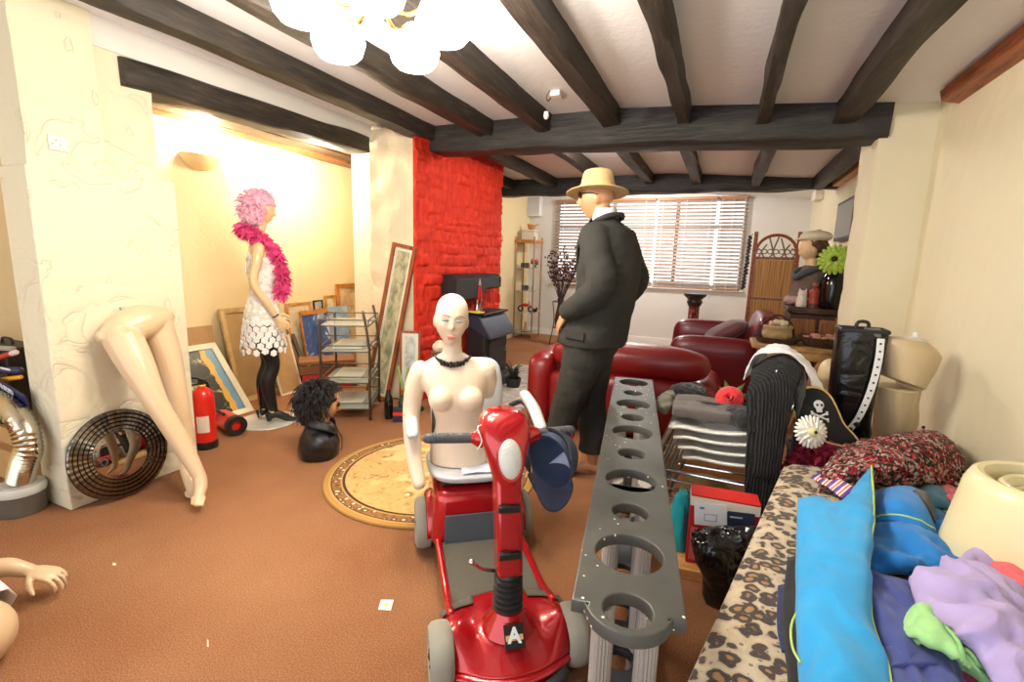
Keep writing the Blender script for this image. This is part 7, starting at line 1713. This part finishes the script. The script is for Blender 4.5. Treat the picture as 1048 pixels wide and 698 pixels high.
# black polythene-covered panel with white perforated strip
PX0, PX1, PY = .60, .79, 2.90
t = thing('covered_frame', 'upright frame wrapped in black plastic with a white perforated strip down its front', 'frame', (.705, 3.025, .0))
q = MB(); q.stack([(.02, 0, .0, .085, .06), (.02, 0, .5, .09, .062), (.0, 0, .62, .098, .065), (-.005, 0, .85, .108, .07), (.0, 0, 1.03, .113, .07), (.0, 0, 1.09, .113, .068)], 34, 4, 3.2); q.build('plastic_wrap', (lambda n: (n.b.inputs['Base Color'].__setattr__('default_value', rgb((16, 16, 17))), n.b.inputs['Roughness'].__setattr__('default_value', .22), n.bump(n.noise(n.coord((1, 1, 1.6)), 5, 3, .5, 1.0), .5, .03), n.m)[-1])(NT('black_wrap')), t, 60)
q = MB(); q.tube([(-.113+.012, -.062, 1.095), (.113-.012, -.062, 1.095), (.105, .062, 1.095), (-.105, .062, 1.095)], .012, 8, closed=True); q.build('top_rim', BLKP, t)
q = MB(); q.tube([(-.03, 0, 1.10), (-.02, 0, 1.135), (.02, 0, 1.135), (.03, 0, 1.10)], .009, 8, 3); q.build('carry_loop', BLKP, t)
q = MB(); q.box((.035, -.045, 1.088), (.07, .045, .045)); q.build('grey_bracket', mat('bracket_grey', (110, 110, 110), .4), t, bevel=.006)
sp_ = [(.065, -.085, 1.065), (.068, -.089, .96), (.062, -.090, .85), (.046, -.089, .74), (.020, -.092, .64), (-.02, -.10, .56)]
cp = catmull([list(p) for p in sp_], 8); q = MB(); q.rings([[V(p)+V((a*.016, b_*.004, 0)) for a, b_ in ((-1,-1),(1,-1),(1,1),(-1,1))] for p in cp]); st = q.build('perforated_strip', mat('strip_white', (232, 234, 236), .4), t, bevel=.0015)
q = MB()
for k in range(13): p = V(cp[2+int(k*(len(cp)-5)/12)]); q.lathe([(0, 0), (.0055, 0), (.0055, .0015), (0, .0015)], 10, basis(p+V((0, -.0042, 0)), (1,0,0), (0,0,1), (0,-1,0)))
q.build('holes', BLKP, st)
q = MB(); q.ball(V(cp[-6])+V((.01, -.008, 0)), (.014, .012, .014), 10); q.ball(V(cp[-3])+V((-.0, -.008, 0)), (.012, .012, .012), 10); q.build('clamp_knob', BLKP, t)
# beige torso shell leaning on the wall
t = thing('mannequin_torso', 'beige lower torso of a mannequin upended against the right wall', 'mannequin torso', (.962, 3.16, 0))
BSK = skin('beige_mannequin_skin', (204, 182, 144), .4)
q = MB()
q.stack([(-.03, 0, .0, .062, .065), (-.035, 0, .2, .068, .07), (-.03, 0, .42, .08, .082), (-.03, -.03, .60, .09, .09), (-.045, -.06, .80, .10, .10)], 24)
rr = []
for (lx, ly), (rx, ry), dp in (((903, 343), (944, 350), .075), ((901, 350), (952, 357), .10), ((900, 358), (956, 364), .11), ((901, 370), (948, 379), .115), ((903, 384), (936, 397), .11)):
    a = ond(lx, ly, (.93, 3.08, 0))-V((.95, 3.16, 0)); b2 = ond(rx, ry, (.93, 3.08, 0))-V((.95, 3.16, 0)); cc_ = (a+b2)/2; rr.append([cc_ + (b2-a)/2*cos(2*pi*j/32) + WH*dp*sin(2*pi*j/32) for j in range(32)])
q.rings(rr)
q.tube([(.02, -.03, .50), (.03, -.03, .60), (.0, -.05, .76)], [.03, .05, .05], 14, 3, round_ends=True)
o_ = organic(q, 'torso_shell', BSK, t, .0075, 2)
for v in o_.data.vertices:
    v.co.x = min(v.co.x, .205); v.co.z = max(.001, v.co.z)
q = MB(); q.ball(ond(926, 347, (.93, 3.08, 0))-V((.95, 3.16, 0)), (.085, .06, .012), 18); q.build('waist_plate', mat('shell_white', (216, 212, 202), .5), t)
q = MB(); q.tube([ond(933, 350, (.93, 3.08, 0))-V((.95, 3.16, 0)), ond(934, 342, (.93, 3.08, 0))-V((.95, 3.16, 0))], .014, 12, round_ends=True); q.build('fitting_spigot', mat('shell_white', (216, 212, 202), .5), t)
q = MB(); q.ball((.085, -.085, .60), .009, 8); q.build('fitting_hole', BLKP, t)
# ceiling hook box
hp_ = onz(569, 98, 2.57)
t = thing('junction_box', 'small white junction box with a bent wire on the ceiling between two beams', 'junction box', (hp_.x, hp_.y, ceilz(hp_.x))); q = MB(); q.box((0, 0, -.02), (.075, .075, .038)); q.build('box_body', WHITE, t, bevel=.004); q = MB(); q.tube([(-.03, -.05, -.004), (-.05, -.06, -.05), (-.045, -.03, -.07), (-.035, .0, -.03)], .005, 6, 4); q.build('wire', mat('wire_brown', (110, 84, 60), .6), t)
hp_ = onz(559, 118, 2.45)
t = thing('ceiling_hook', 'small white cup hook on the beam end beside the junction box', 'hook', (hp_.x, hp_.y, 2.475)); q = MB(); q.lathe([(0, -.001), (.016, -.001), (.02, -.03), (.012, -.05), (0, -.055)], 14); q.build('hook_cup', WHITE, t)
